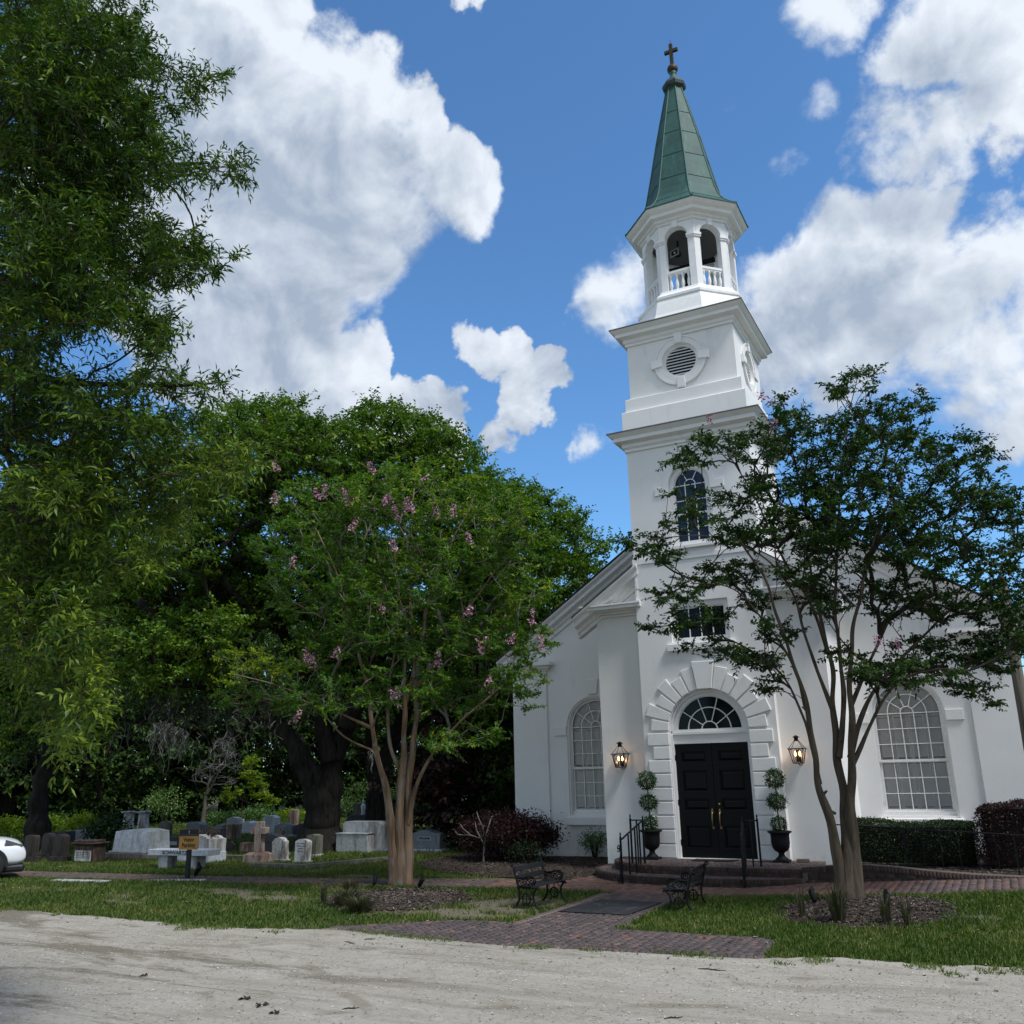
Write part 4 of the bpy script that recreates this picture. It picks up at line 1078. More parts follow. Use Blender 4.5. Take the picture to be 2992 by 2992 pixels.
def courses(path, spec, base=None):
    """brick boxes standing along a plan path; spec rows (z0, z1, brick length, depth out); z may be callables of x"""
    parts = []; P = np.array(path)
    d = np.gradient(P, axis=0); d /= np.linalg.norm(d, axis=1)[:, None]; L = np.concatenate([[0], np.cumsum(np.linalg.norm(np.diff(P, axis=0), axis=1))])
    for ri, (z0, z1, bl, depth) in enumerate(spec):
        s = np.arange((ri % 2)*bl/2+bl/2, L[-1]-bl/2, bl); n = len(s)
        x = np.interp(s, L, P[:, 0]); y = np.interp(s, L, P[:, 1]); dx = np.interp(s, L, d[:, 0]); dy = np.interp(s, L, d[:, 1])
        nxn, nyn = dy, -dx; V = np.zeros((n, 8, 3)); k = 0
        jit = rng.normal(0, .002, n)
        for zz, tp in ((z0, 0), (z1, 1)):
            for (u, v) in ((-1, -.10), (1, -.10), (1, depth), (-1, depth)):
                du = u*(bl/2-.006); vv = np.where(v > 0, v+jit, v)-(.004 if tp and v > 0 else 0)
                X_ = x+dx*du+nxn*vv; V[:, k, 0] = X_; V[:, k, 1] = y+dy*du+nyn*vv; V[:, k, 2] = zz(X_) if callable(zz) else zz; k += 1
        f = np.array([(4, 5, 6, 7), (0, 1, 5, 4), (1, 2, 6, 5), (2, 3, 7, 6), (3, 0, 4, 7)])
        parts.append((V.reshape(-1, 3), (np.arange(n)[:, None, None]*8+f[None]).reshape(-1, 4), np.repeat(np.clip(rng.normal(.42, .2, n), 0, 1), 5)))
    return parts
steps = thing('brick_steps', (0, -1.2, 0), 'dark brick landing with one rounded step below the black church doors', 'steps')
off = (0, -1.2, 0)
lp = smooth_path(LAND); sp_ = smooth_path(STEP)
c_ = merge(courses(lp, [(.185, .262, .205, .012), (.268, .364, .075, .018)])); np_obj('landing_edge', *c_[:2], M_SBR, steps, {'lv': c_[2]}, off=off)
c_ = merge(courses(sp_, [(-.02, .075, .205, .012), (.082, .184, .075, .018)])); np_obj('step_edge', *c_[:2], M_SBR, steps, {'lv': c_[2]}, off=off)
mb = MB(); mb.prism([tuple(p) for p in lp[::4]]+[(2.6, -1.88), (2.6, .27), (-2.62, .27)], 0, .352); mb.build('landing', M_MORT, steps, off=off)
mb = MB(); mb.prism([tuple(p) for p in sp_[::4]]+[(2.5, -1.98), (2.5, .1), (-3.02, .26)], 0, .172); mb.build('lower_step', M_MORT, steps, off=off)
lpoly = [tuple(p) for p in lp[::4]]+[(2.6, -1.9), (2.6, -.06), (-1.85, -.06), (-1.86, .2), (-2.55, .2)]
shr = [(p[0]*.985, p[1]*.96 if p[1] < -.1 else p[1]) for p in lpoly]
def flat_herring(poly, z, lvf, ang=R(0), holes=()):
    V, Fc, a = herring(poly, ang, 0, lvf, holes); n = len(V)//8; jit = np.repeat(rng.normal(0, .0015, n), 8)
    V = V.copy(); top = np.tile(np.array([0, 0, 0, 0, 1, 1, 1, 1]), n); V[:, 2] = np.where(top == 1, z, z-.02)+jit; return V, Fc, a
c_ = flat_herring(shr, .360, lambda x, y: .22+0*x); np_obj('landing_paving', *c_[:2], M_PAVE, steps, {'lv': c_[2]}, off=off)
ring = [tuple(p) for p in sp_[::4]]+[tuple(p) for p in (np.array(lp[::4])*np.array([1.0, 1.0]))[::-1]]
c_ = flat_herring([(p[0]*.985, p[1]*.97) for p in ring], .180, lambda x, y: .18+0*x); np_obj('step_paving', *c_[:2], M_PAVE, steps, {'lv': c_[2]}, off=off)

ramp = thing('brick_ramp', (4.6, -1.8, gh(4.6, -1.8)), 'low brick ramp wall sloping down to the right behind the right crape myrtle', 'ramp wall')
off = tuple(ramp.location)
zr = lambda x: np.interp(x, [2.3, 3.2, 3.75, 4.42, 5.04, 5.95, 6.8, 9, 12], [.40, .47, .50, .47, .41, .36, .34, .36, .42])
rp = smooth_path([(2.45, -1.92), (3.5, -1.93), (6, -1.93), (9, -1.95), (11, -1.95)])
gxx = lambda x: gh(x, -1.95*np.ones_like(x))
c_ = merge(courses(rp, [(lambda x: gxx(x)-.04, lambda x: np.minimum(gxx(x)+.068, zr(x)-.19), .205, .010), (lambda x: np.minimum(gxx(x)+.075, zr(x)-.18), lambda x: zr(x)-.11, .205, .011), (lambda x: zr(x)-.103, lambda x: zr(x)+.0, .075, .018)]))
np_obj('ramp_edge', *c_[:2], M_SBR, ramp, {'lv': c_[2]}, off=off)
mb = MB(); xs = np.linspace(2.45, 11, 20)
for a, b_ in zip(xs[:-1], xs[1:]):
    mb.hexa([(a, -1.93, -.05), (b_, -1.93, -.05), (b_, -1.5, -.05), (a, -1.5, -.05)], [(a, -1.93, float(zr(a))-.008), (b_, -1.93, float(zr(b_))-.008), (b_, -1.5, float(zr(b_))-.008), (a, -1.5, float(zr(a))-.008)])
mb.build('ramp_core', M_MORT, ramp, off=off)

def spiral(c, r0, r1, a0, turns, n=26, ux=(1, 0, 0), uz=(0, 0, 1)):
    c = Vector(c); ux = Vector(ux); uz = Vector(uz); out = []
    for i in range(n+1):
        t = i/n; a = R(a0)+turns*2*math.pi*t; r = r0+(r1-r0)*t
        out.append(c+ux*(r*math.cos(a))+uz*(r*math.sin(a)))
    return out
def handrail(A_, B_, C_, label):
    """newel A at the foot, corner post B and side newel C on the landing"""
    t = thing('handrail', A_, label, 'handrail', 'iron handrails at the church steps')
    A0 = Vector(A_); B0 = Vector(B_)-A0; C0 = Vector(C_)-A0; d = Vector((B0.x, B0.y, 0)).normalized(); out = -d
    def newel(p, h, z0=0):
        mb = MB(); mb.box(p.x-.021, p.x+.021, p.y-.021, p.y+.021, p.z, p.z+h); q = (p.x, p.y, p.z+h)
        mb.lathe([(.024, 0), (.024, .015), (.012, .03), (.02, .055), (.024, .075), (.012, .10), (.003, .125)], 8, q); mb.build('newel', M_IRON, t)
    newel(Vector((0, 0, 0)), 1.06); newel(B0, 1.02); newel(C0, 1.06)
    top = B0+Vector((0, 0, 1.03)); topC = C0+Vector((0, 0, 1.03)); s0 = Vector((0, 0, 1.02))
    mb = MB(); pts = [s0, s0+d*.10+Vector((0, 0, .0)), s0+d*.22+Vector((0, 0, .05))]
    pts += [pts[-1].lerp(top, k/4) for k in range(1, 5)]
    mb.tube(pts, .022, 6); mb.tube([top, topC], .018, 6); mb.build('rail', M_IRON, t)
    for f in (.33, .62, .82):
        p = B0*f; zb = .172 if f < .66 else .36; zt = 1.02+(top.z-1.02)*max(0, (f-.15)/.85)
        mb = MB(); mb.box(p.x-.016, p.x+.016, p.y-.016, p.y+.016, zb-A0.z, zt); mb.build('baluster', M_IRON, t)
    p = (B0+C0)/2; mb = MB(); mb.box(p.x-.016, p.x+.016, p.y-.016, p.y+.016, p.z, topC.z); mb.build('baluster', M_IRON, t)
    mb = MB()
    mb.tube(spiral(out*.12+Vector((0, 0, .83)), .015, .085, 180, 1.35, ux=tuple(out)), .013, 6)
    mb.tube([out*.04+Vector((0, 0, .78)), out*.03+Vector((0, 0, .68)), out*.10+Vector((0, 0, .52)), out*.09+Vector((0, 0, .20)), out*.05+Vector((0, 0, .14))], .013, 6)
    mb.tube(spiral(out*.13+Vector((0, 0, .10)), .015, .09, 0, 1.35, ux=tuple(out)), .013, 6); mb.build('scroll', M_IRON, t)
handrail((-1.62, -2.66, 0), (-1.45, -1.50, .36), (-1.78, -1.50, .36), 'black iron handrail with scrolls beside the topiary left of the church doors')
handrail((1.28, -2.60, 0), (1.10, -1.62, .36), (1.42, -1.45, .36), 'black iron handrail with scrolls on the right side of the church steps')
t = thing('ramp_railing', (3.1, -1.5, .36), 'thin black iron railing descending along the brick ramp in front of the green hedge', 'railing')
mb = MB(); xs = np.linspace(3.1, 8.6, 10); zt = lambda x: 1.40-.05*max(0, x-1.5); zl = lambda x: .56-.03*max(0, x-1.5)
mb.tube([(x-3.1, 0, zt(x)-.36) for x in xs], .014, 6); mb.build('top_rail', M_IRON, t)
mb = MB(); mb.tube([(x-3.1, 0, zl(x)-.36) for x in xs], .010, 6); mb.build('bottom_rail', M_IRON, t)
for i, x in enumerate(np.arange(3.2, 8.6, .36)):
    big = i % 6 == 4; mb = MB(); w = .016 if big else .008
    z0 = float(zr(x))-.02-.36 if big else zl(x)-.36
    mb.box(x-3.1-w, x-3.1+w, -w, w, z0, zt(x)-.36); mb.build('post' if big else 'baluster', M_IRON, t)

# ================================================================== urns, topiary, lanterns, mats
def leaf_quads(c, d, up, l, w, fold=.25):
    """vectorised folded diamond leaves: base c, direction d, surface up vector"""
    n = len(c); s = np.cross(d, up); s /= np.linalg.norm(s, axis=1)[:, None]+1e-9; u = np.cross(s, d)
    l = np.broadcast_to(l, n)[:, None]; w = np.broadcast_to(w, n)[:, None]
    m = c+d*l*.45+u*w*fold
    V = np.stack([c, m+s*w/2, c+d*l, m-s*w/2], 1)
    V[:, 2] = c+d*l-np.array([0, 0, 1])*(l*.12)
    return V.reshape(-1, 3), np.arange(4*n).reshape(n, 4)
def unit(v): return v/(np.linalg.norm(v, axis=1)[:, None]+1e-9)
def shell_leaves(n, c, rad, l, w, inner=.72, lv0=.5, lvs=.22, top=.25):
    """leaves filling the outer part of an ellipsoid"""
    d = unit(rng.normal(size=(n, 3))); r = rng.uniform(inner, 1.03, n)**.8
    p = np.array(c)+d*np.array(rad)*r[:, None]*(1+.10*rng.normal(size=n))[:, None]
    dirs = unit(d*.8+rng.normal(size=(n, 3))*.7+np.array([0, 0, .15])); up = unit(d+rng.normal(size=(n, 3))*.5)
    V, Fc = leaf_quads(p, dirs, up, l*rng.uniform(.6, 1.3, n), w*rng.uniform(.7, 1.2, n))
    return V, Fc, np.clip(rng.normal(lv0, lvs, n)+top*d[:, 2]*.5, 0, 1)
M_BOX = leaf_mat('topiary_leaf', (.008, .026, .006), (.024, .062, .013), (.065, .13, .03), trans=.2, gloss=.12, rough=.65)
M_URN = mat('urn_black', (.008, .008, .009), rough=.6, spec=.2, bump=.2, bscale=30, var=.3)
M_SOIL = mat('potting_soil', (.02, .015, .012), rough=1.0)
M_TWIG = mat('topiary_stem', (.05, .04, .03), rough=.9)
for (x, y, side, tl) in ((-1.64, -.38, 'left', -.02), (1.68, -.32, 'right', .01)):
    u = thing('urn', (x, y, .362), f'black footed urn planter on the landing {side} of the church doors', 'urn', 'urns flanking the church doors')
    mb = MB(); mb.box(-.19, .19, -.19, .19, 0, .055); mb.build('foot', M_URN, u, bevel=.01)
    mb = MB(); mb.lathe([(.16, .056), (.15, .08), (.085, .14), (.07, .20), (.09, .23), (.16, .27), (.205, .34), (.225, .45), (.225, .60), (.235, .66), (.29, .69), (.30, .71), (.285, .725), (.25, .715), (.20, .66)], 28); mb.build('bowl', M_URN, u)
    mb = MB(); mb.lathe([(.01, .655), (.22, .66), (.22, .60), (.01, .60)], 16); mb.build('soil', M_SOIL, u)
    tp = thing('topiary', (x, y, 1.03), f'three-ball clipped topiary in the black urn {side} of the church doors', 'topiary', 'topiaries in the urns')
    lean = tl
    mb = MB(); mb.tube([(0, 0, -.02), (lean*.5, 0, .5), (lean*1.6, .01, 1.35)], .018, 7); mb.build('stem', M_TWIG, tp)
    for (z, r, rz, n) in ((.22, .185, .19, 620), (.75, .235, .20, 900), (1.30, .235, .235, 1000)):
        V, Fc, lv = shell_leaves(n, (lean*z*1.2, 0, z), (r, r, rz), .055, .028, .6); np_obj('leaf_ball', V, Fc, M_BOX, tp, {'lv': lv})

M_LGL = glass_mat('lantern_glass', .10)
M_FLAME = mat('gas_flame', (1, .6, .2), emit=((1.0, .52, .18), 10.0))
for (x, lab) in ((-2.54, 'lit black gas lantern on the white wall left of the church doors'), (2.25, 'lit black gas lantern on the white wall right of the church doors')):
    yw = PD if abs(x) > A else 0
    y = yw-.26
    L = thing('wall_lantern', (x, y, 2.66), lab, 'lantern', 'gas lanterns beside the church doors')
    mb = MB(); b0, b1, h1, h2 = .11, .18, .38, .58
    cb = [(-b0, -b0, .03), (b0, -b0, .03), (b0, b0, .03), (-b0, b0, .03)]; ct = [(-b1, -b1, h1), (b1, -b1, h1), (b1, b1, h1), (-b1, b1, h1)]
    cr2 = [(-.05, -.05, h2), (.05, -.05, h2), (.05, .05, h2), (-.05, .05, h2)]
    for i in range(4):
        j = (i+1) % 4
        mb.tube([cb[i], ct[i]], .011, 5); mb.tube([ct[i], cr2[i]], .008, 5); mb.tube([cb[i], cb[j]], .012, 5); mb.tube([cr2[i], cr2[j]], .009, 5)
    mb.plate([(-.21, -.21), (.21, -.21), (.21, .21), (-.21, .21)], [[(-.18, -.18), (.18, -.18), (.18, .18), (-.18, .18)]], h1-.006, h1+.014, mapf=lambda u, v, w: (u, v, w))
    mb.box(-.11, .11, -.11, .11, .02, .036); mb.build('frame', M_IRON, L)
    mb = MB(); mb.box(-.045, .045, -.045, .045, h2, h2+.08); mb.box(-.07, .07, -.07, .07, h2+.08, h2+.10); mb.hexa([(-.06, -.06, h2+.10), (.06, -.06, h2+.10), (.06, .06, h2+.10), (-.06, .06, h2+.10)], [(-.01, -.01, h2+.14), (.01, -.01, h2+.14), (.01, .01, h2+.14), (-.01, .01, h2+.14)]); mb.build('chimney_cap', M_IRON, L)
    mb = MB()
    for i in range(4):
        j = (i+1) % 4; s_ = .97
        mb.add([(cb[i][0]*s_, cb[i][1]*s_, cb[i][2]), (cb[j][0]*s_, cb[j][1]*s_, cb[j][2]), (ct[j][0]*s_, ct[j][1]*s_, ct[j][2]), (ct[i][0]*s_, ct[i][1]*s_, ct[i][2])], [(0, 1, 2, 3)])
    mb.build('pane', M_LGL, L)
    mb = MB(); mb.box(-.055, .055, .09, .105, .06, .36); mb.build('reflector', M_IRON, L)
    for q in (-.055, .055):
        mb = MB(); mb.tube([(q, 0, .04), (q, 0, .20)], .009, 6); mb.build('burner', M_IRON, L)
        mb = MB(); mb.lathe([(.003, .20), (.020, .225), (.024, .25), (.014, .29), (.002, .33)], 10, (q, 0, 0)); mb.build('flame', M_FLAME, L)
    mb = MB(); mb.tube([(0, 0, .02), (.03, .0, -.02), (.07, .05, -.02), (.07, .2, .03), (.02, .262, .08)], .010, 6); mb.tube([(0, .12, .25), (0, .262, .25)], .014, 6); mb.build('bracket', M_IRON, L)
    ld = bpy.data.lights.new('lantern_glow', 'POINT'); ld.energy = .9; ld.color = (1.0, .62, .30); ld.shadow_soft_size = .05
    lo = bpy.data.objects.new('lantern_glow', ld); COL.objects.link(lo); lo.parent = L; lo.location = (0, -.01, .27)

M_RUB = mat('rubber_mat', (.018, .020, .023), rough=.75, var=.5, vscale=5, bump=.8, bscale=90, dirt=((.085, .088, .09), .54, .72), dscale=3.2)
mb = MB(); mb.prism([(-1.22, -7.18), (.18, -7.18), (.30, -5.42), (-1.05, -5.38)], .030, .041); o = mb.build('rubber_floor_mat', M_RUB, off=(-.5, -6.3, 0), bevel=.003); o.location = (-.5, -6.3, 0)
tag(o, 'large black rubber mat lying on the brick path between the two benches', 'mat')
mb = MB(); mb.prism([(-.55, -.62), (.55, -.62), (.55, -.12), (-.55, -.12)], .364, .378); o = mb.build('doormat', mat('doormat_black', (.012, .012, .012), rough=.95, bump=.8, bscale=120), off=(0, -.4, 0)); o.location = (0, -.4, 0)
tag(o, 'thin dark doormat on the landing in front of the black doors', 'doormat')
mb = MB(); mb.box(-.15, .15, -.05, .05, 0, .075); o = mb.build('loose_brick', mat('loose_brick_grey', (.16, .13, .115), rough=.9, var=.3, vscale=15), bevel=.006); o.location = (2.16, -.22, .363); o.rotation_euler = (0, 0, .1)
tag(o, 'single loose brick on the landing against the white wall right of the urn', 'brick')

# ================================================================== garden benches
M_SLAT = mat('bench_slat_black', (.014, .015, .017), rough=.4, spec=.35, bump=.1, bscale=25, var=.3)
def bench(loc, rotz, label):
    """local: seat faces +x, length along y"""
    t = thing('garden_bench', loc, label, 'bench', 'benches either side of the brick path', rotz)
    H = .57
    def v(x, z, y): return (x, y, z)
    for s in (-1, 1):
        y = s*H; mb = MB()
        mb.tube([v(-.30, .0, y), v(-.24, .06, y), v(-.17, .17, y), v(-.165, .30, y), v(-.19, .41, y), v(-.225, .55, y), v(-.27, .70, y), v(-.30, .82, y)], [.028, .024, .023, .023, .024, .024, .023, .024], 8)
        mb.tube([v(.30, .0, y), v(.25, .05, y), v(.18, .14, y), v(.155, .22, y), v(.17, .31, y), v(.225, .38, y), v(.275, .40, y), v(.30, .37, y)], [.028, .024, .023, .023, .023, .024, .022, .016], 8)
        mb.tube([v(-.20, .405, y), v(0, .385, y), v(.18, .40, y), v(.27, .405, y)], .017, 7)
        mb.tube(spiral((-.325, y, .80), .012, .045, 20, 1.2), .012, 6); mb.ball((-.30, y, .0), .028, 8, 6, (1.2, 1, .6)); mb.ball((.30, y, .0), .028, 8, 6, (1.2, 1, .6))
        fr_o = mb.build('end_frame', M_IRON, t)
        mb = MB()      # medallion between the legs
        mb.tube([v(.095*math.cos(a), .19+.095*math.sin(a), y) for a in np.linspace(0, 2*math.pi, 22)], .015, 6, caps=False)
        for q in (-1, 1):
            mb.tube([v(q*.165, .20, y), v(q*.10, .19, y)], .010, 6); mb.tube(spiral((q*.045, y, .20), .008, .038, 90, q*1.1), .008, 5)
            mb.tube([v(q*.02, .39, y), v(q*.10, .36, y), v(q*.13, .31, y), v(q*.10, .285, y)], .009, 5)
        mb.tube([v(0, .09, y), v(0, .39, y)], .010, 6); mb.build('leg_medallion', M_IRON, fr_o)
        mb = MB()      # arm with scrolled filling
        mb.tube([v(-.225, .60, y), v(-.16, .575, y), v(-.06, .585, y), v(.06, .615, y), v(.16, .615, y), v(.215, .57, y), v(.215, .51, y), v(.17, .455, y), v(.10, .43, y), v(-.02, .42, y), v(-.18, .41, y)], .021, 7)
        mb.build('arm', M_IRON, fr_o)
        mb = MB()
        mb.tube(spiral((.12, y, .525), .012, .075, 0, 1.5), .013, 5); mb.tube(spiral((-.03, y, .505), .012, .06, 180, -1.4), .013, 5)
        mb.tube(spiral((-.13, y, .49), .008, .045, 90, 1.3), .008, 5); mb.tube([v(-.19, .56, y), v(-.08, .55, y), v(.02, .57, y), v(.08, .50, y)], .008, 5)
        for (lx, lz) in ((-.10, .555), (.03, .545), (-.16, .525), (.06, .455)): mb.ball((lx, y, lz), .026, 7, 5, (1.3, .4, .8))
        mb.build('arm_scrollwork', M_IRON, fr_o)
    mb = MB()
    for i in range(6):
        x = -.155+i*.079; z = .415+.012*abs(i-2.2)/2
        mb.box(x, x+.060, -H-.035, H+.035, z, z+.022)
    mb.build('seat', M_SLAT, t, bevel=.006)
    mb = MB()
    for (z0, z1) in ((.545, .635), (.70, .79)):
        x0 = -.19-(z0-.545)*.26; x1 = -.19-(z1-.545)*.26
        mb.hexa([(x0-.022, -H-.02, z0), (x0, -H-.02, z0), (x0, H+.02, z0), (x0-.022, H+.02, z0)], [(x1-.022, -H-.02, z1), (x1, -H-.02, z1), (x1, H+.02, z1), (x1-.022, H+.02, z1)])
    mb.build('backrest', M_SLAT, t, bevel=.006)
    mb = MB(); mb.tube([(-.03, -H, .40), (-.03, H, .40)], .010, 6); mb.build('stretcher', M_IRON, t)
bench((-1.99, -6.36, 0), R(-4), 'black garden bench left of the path with its ornate arms facing right')
bench((.96, -5.92, 0), R(183), 'black garden bench right of the path seen from behind its ornate arm')

# ================================================================== visitor sign and small ground spotlights
M_SIGNK = mat('sign_black', (.010, .010, .011), rough=.5)
M_SIGNG = mat('sign_gold', (.42, .22, .055), rough=.55, var=.08, vscale=5)
M_INK = mat('sign_ink', (.05, .022, .008), rough=.6)
sb = G(547, 2568); sr = YAW*.9
sg = thing('visitor_sign', sb, 'small gold and black visitor parking sign on a black post at the brick walkway', 'sign', rotz=sr)
mb = MB(); mb.box(-.055, .055, -.05, .05, -.05, .78); mb.build('post', M_SIGNK, sg, bevel=.005)
def rrect(x0, x1, z0, z1, r=.03):
    return arc(x1-r, z0+r, r, -90, 0, 4)+arc(x1-r, z1-r, r, 0, 90, 4)+arc(x0+r, z1-r, r, 90, 180, 4)+arc(x0+r, z0+r, r, 180, 270, 4)
sgw = .27; mb = MB(); mb.plate(rrect(-sgw, sgw, .76, 1.30), [], -.085, -.055); bd_ = mb.build('board', M_SIGNG, sg)
mb = MB(); mb.plate([(-sgw+.004, 1.115), (sgw-.004, 1.115)]+arc(sgw-.034, 1.266, .03, 0, 90, 4)+arc(-sgw+.034, 1.266, .03, 90, 180, 4), [], -.089, -.0855); mb.build('top_band', M_SIGNK, bd_)
RX90 = Matrix.Rotation(R(90), 4, 'X')
text_obj('lettering', 'Visitor', .155, M_INK, bd_, Matrix.Translation((0, -.088, 1.02)) @ RX90, .003, .003, width=.31)
text_obj('lettering', 'Parking', .155, M_INK, bd_, Matrix.Translation((0, -.088, .875)) @ RX90, .003, .003, width=.37)
M_WHT = mat('sign_white', (.6, .6, .58), rough=.6)
mb = MB(); mb.box(-.005, .005, -.092, -.0895, 1.175, 1.255); mb.box(-.018, .018, -.0925, -.0893, 1.222, 1.232); mb.build('cross_emblem', M_WHT, bd_)
mb = MB()
for i in range(22): x = -.22+i*.0205; mb.box(x, x+.013, -.0915, -.0895, 1.138, 1.152+.004*(i % 3))
mb.build('small_lettering', mat('sign_dull_text', (.12, .12, .12)), bd_)
def spot(p, rot, label, big=1.0):
    t = thing('ground_spotlight', p, label, 'spotlight', 'small black garden spotlights', rot)
    mb = MB(); mb.tube([(0, 0, -.06), (0, 0, .07)], .012, 6); mb.ball((0, 0, .07), .03, 8, 6); mb.build('stake', M_IRON, t)
    T = Matrix.Translation((0, 0, .09)) @ Matrix.Rotation(R(28), 4, 'Y')
    mb = MB(); mb.lathe([(.035*big, 0), (.05*big, .02), (.055*big, .16*big), (.06*big, .20*big), (.05*big, .20*big), (.045*big, .15*big)], 14, T=T); mb.hexa([T @ Vector(p_) for p_ in ((-.055*big, -.05*big, .2*big), (.0, -.06*big, .2*big), (.0, .06*big, .2*big), (-.055*big, .05*big, .2*big))], [T @ Vector(p_) for p_ in ((-.06*big, -.03*big, .27*big), (-.045*big, -.03*big, .25*big), (-.045*big, .03*big, .25*big), (-.06*big, .03*big, .27*big))]); mb.build('lamp_head', M_IRON, t)
    mb = MB(); mb.lathe([(.003, .17*big), (.046*big, .17*big), (.046*big, .165*big), (.003, .165*big)], 12, T=T); mb.build('lens', M_DGLASS, t)
spot(G(562+8, 2566), R(20), 'black spotlight on the ground beside the visitor sign post, tilted up', 1.25)
spot(G(1092, 2597), R(100), 'black spotlight in the mulch left of the left crape myrtle trunk')
spot(G(1224, 2602), R(10), 'black spotlight in the mulch right of the left crape myrtle trunk')
spot(G(2384, 2650), R(140), 'black spotlight in the mulch left of the right crape myrtle trunk')
spot(G(2588, 2662), R(60), 'black spotlight in the mulch right of the right crape myrtle trunk')

# ================================================================== white car at the left edge (only its nose is in the picture)
M_CARP = mat('car_white', (.78, .80, .82), rough=.25, spec=.5, coat=.7)
M_CARB = mat('car_black_trim', (.015, .015, .016), rough=.5)
M_TYRE = mat('tyre_rubber', (.018, .018, .018), rough=.85, bump=.3, bscale=60)
M_RIM = mat('rim_grey', (.30, .31, .32), rough=.35, metal=.9)
M_CGL = mat('car_glass', (.012, .014, .016), rough=.05, spec=.8)
M_LENS = mat('headlight_lens', (.09, .10, .11), rough=.08, spec=.8)
nose = G(53, 2560); cdir = R(33)     # heading: the nose points to the right of the picture
cd_ = np.array([math.cos(YAW+cdir), math.sin(YAW+cdir), 0]); cpos = nose-cd_*.04
car = thing('parked_car', (cpos[0]-cd_[0]*2.2, cpos[1]-cd_[1]*2.2, 0), 'white crossover car parked at the left edge, only its front bumper in view', 'car', rotz=math.atan2(cd_[1], cd_[0])); car.scale = (1.06, 1.06, 1.10)
# loft: stations along x (nose +2.2), rings (half width, z) from sill up over the bonnet/roof
def carring(x):
    n = (x+2.2)/4.4
    prof = [(-2.2, .62, .80), (-2.1, .45, 1.05), (-1.7, .30, 1.10), (-.9, .22, 1.05), (.6, .22, 1.03), (1.2, .24, 1.06), (1.75, .26, 1.02), (2.0, .28, .93), (2.12, .33, .84), (2.18, .42, .72), (2.2, .50, .62)]
    zs = np.interp(x, [p[0] for p in prof], [p[1] for p in prof]); zb = np.interp(x, [p[0] for p in prof], [p[2] for p in prof])
    w = .90*(1-max(0, (abs(x)-1.65)/.58)**2.6*.32)
    return w, zs, zb
mb = MB(); xs = [-2.2, -2.1, -1.9, -1.6, -1.2, -.6, 0, .6, 1.0, 1.4, 1.65, 1.85, 2.0, 2.1, 2.16, 2.2]; k = 9; vs = []
for x in xs:
    w, z0, z1 = carring(x); h = z1-z0
    ring = [(-w*.94, z0), (-w, z0+.3*h), (-w*.985, z0+.62*h), (-w*.90, z0+.90*h), (0, z1+.03*(1 if abs(x) < 2.1 else 0)), (w*.90, z0+.90*h), (w*.985, z0+.62*h), (w, z0+.3*h), (w*.94, z0)]
    vs += [(x, y, z) for y, z in ring]
n = len(xs); fs = [(i*k+a, (i+1)*k+a, (i+1)*k+(a+1) % k, i*k+(a+1) % k) for i in range(n-1) for a in range(k)]+[tuple(range(k))[::-1], tuple((n-1)*k+a for a in range(k))]
mb.add(vs, fs, True); o = mb.build('body', M_CARP, car); ss = o.modifiers.new('sub', 'SUBSURF'); ss.levels = ss.render_levels = 2
mb = MB(); vs = []; cab = [(-2.0, 1.02, 1.06, .80), (-1.6, 1.0, 1.42, .70), (-.9, 1.0, 1.62, .66), (0, 1.0, 1.64, .66), (.45, 1.0, 1.55, .66), (1.25, 1.0, 1.05, .74)]
for (x, z0, z1, w) in cab: vs += [(x, -.84, z0), (x, -w, z1-.02), (x, 0, z1+.02), (x, w, z1-.02), (x, .84, z0)]
mb.add(vs, [(i*5+a, (i+1)*5+a, (i+1)*5+a+1, i*5+a+1) for i in range(5) for a in range(4)], True); mb.build('cabin_glass', M_CGL, car)
mb = MB(); vs = []
for (x, z1, w) in ((-1.75, 1.36, .68), (-.9, 1.645, .62), (0, 1.665, .62), (.40, 1.60, .62)): vs += [(x, -w, z1-.02), (x, 0, z1+.03), (x, w, z1-.02)]
mb.add(vs, [(i*3+a, (i+1)*3+a, (i+1)*3+a+1, i*3+a+1) for i in range(3) for a in range(2)], True); mb.build('roof', M_CARP, car)
mb = MB(); mb.box(1.2, 2.17, -.80, .80, .17, .36); mb.box(-2.1, 1.2, -.84, .84, .16, .34); mb.build('lower_trim', M_CARB, car, bevel=.06)
for x in (1.32, -1.36):
    for s in (-1, 1):
        mb = MB(); mb.plate(arc(x, .36, .43, -8, 188, 20)+arc(x, .36, .355, 188, -8, 20), [], min(s*.80, s*.912), max(s*.80, s*.912)); mb.plate(arc(x, .36, .37, 0, 180, 16), [], min(s*.70, s*.905), max(s*.70, s*.905)); mb.build('wheel_arch', M_CARB, car)
        T = Matrix.Translation((x, s*.80, .345)) @ Matrix.Rotation(R(90), 4, 'X')
        mb = MB(); mb.lathe([(.22, -.11), (.32, -.115), (.345, -.08), (.345, .08), (.32, .115), (.22, .11)], 28, T=T); wh = mb.build('wheel', M_TYRE, car)
        mb = MB(); mb.lathe([(.02, -.10), (.215, -.10), (.225, -.118), (.225, .118), (.215, .10), (.02, .10)], 24, T=T)
        for q in range(5):
            a = 2*math.pi*q/5; mb.tube([T @ Vector((.04*math.cos(a), .04*math.sin(a), -s*-.105)), T @ Vector((.21*math.cos(a), .21*math.sin(a), -s*-.112))], .02, 5)
        mb.build('rim', M_RIM, wh)
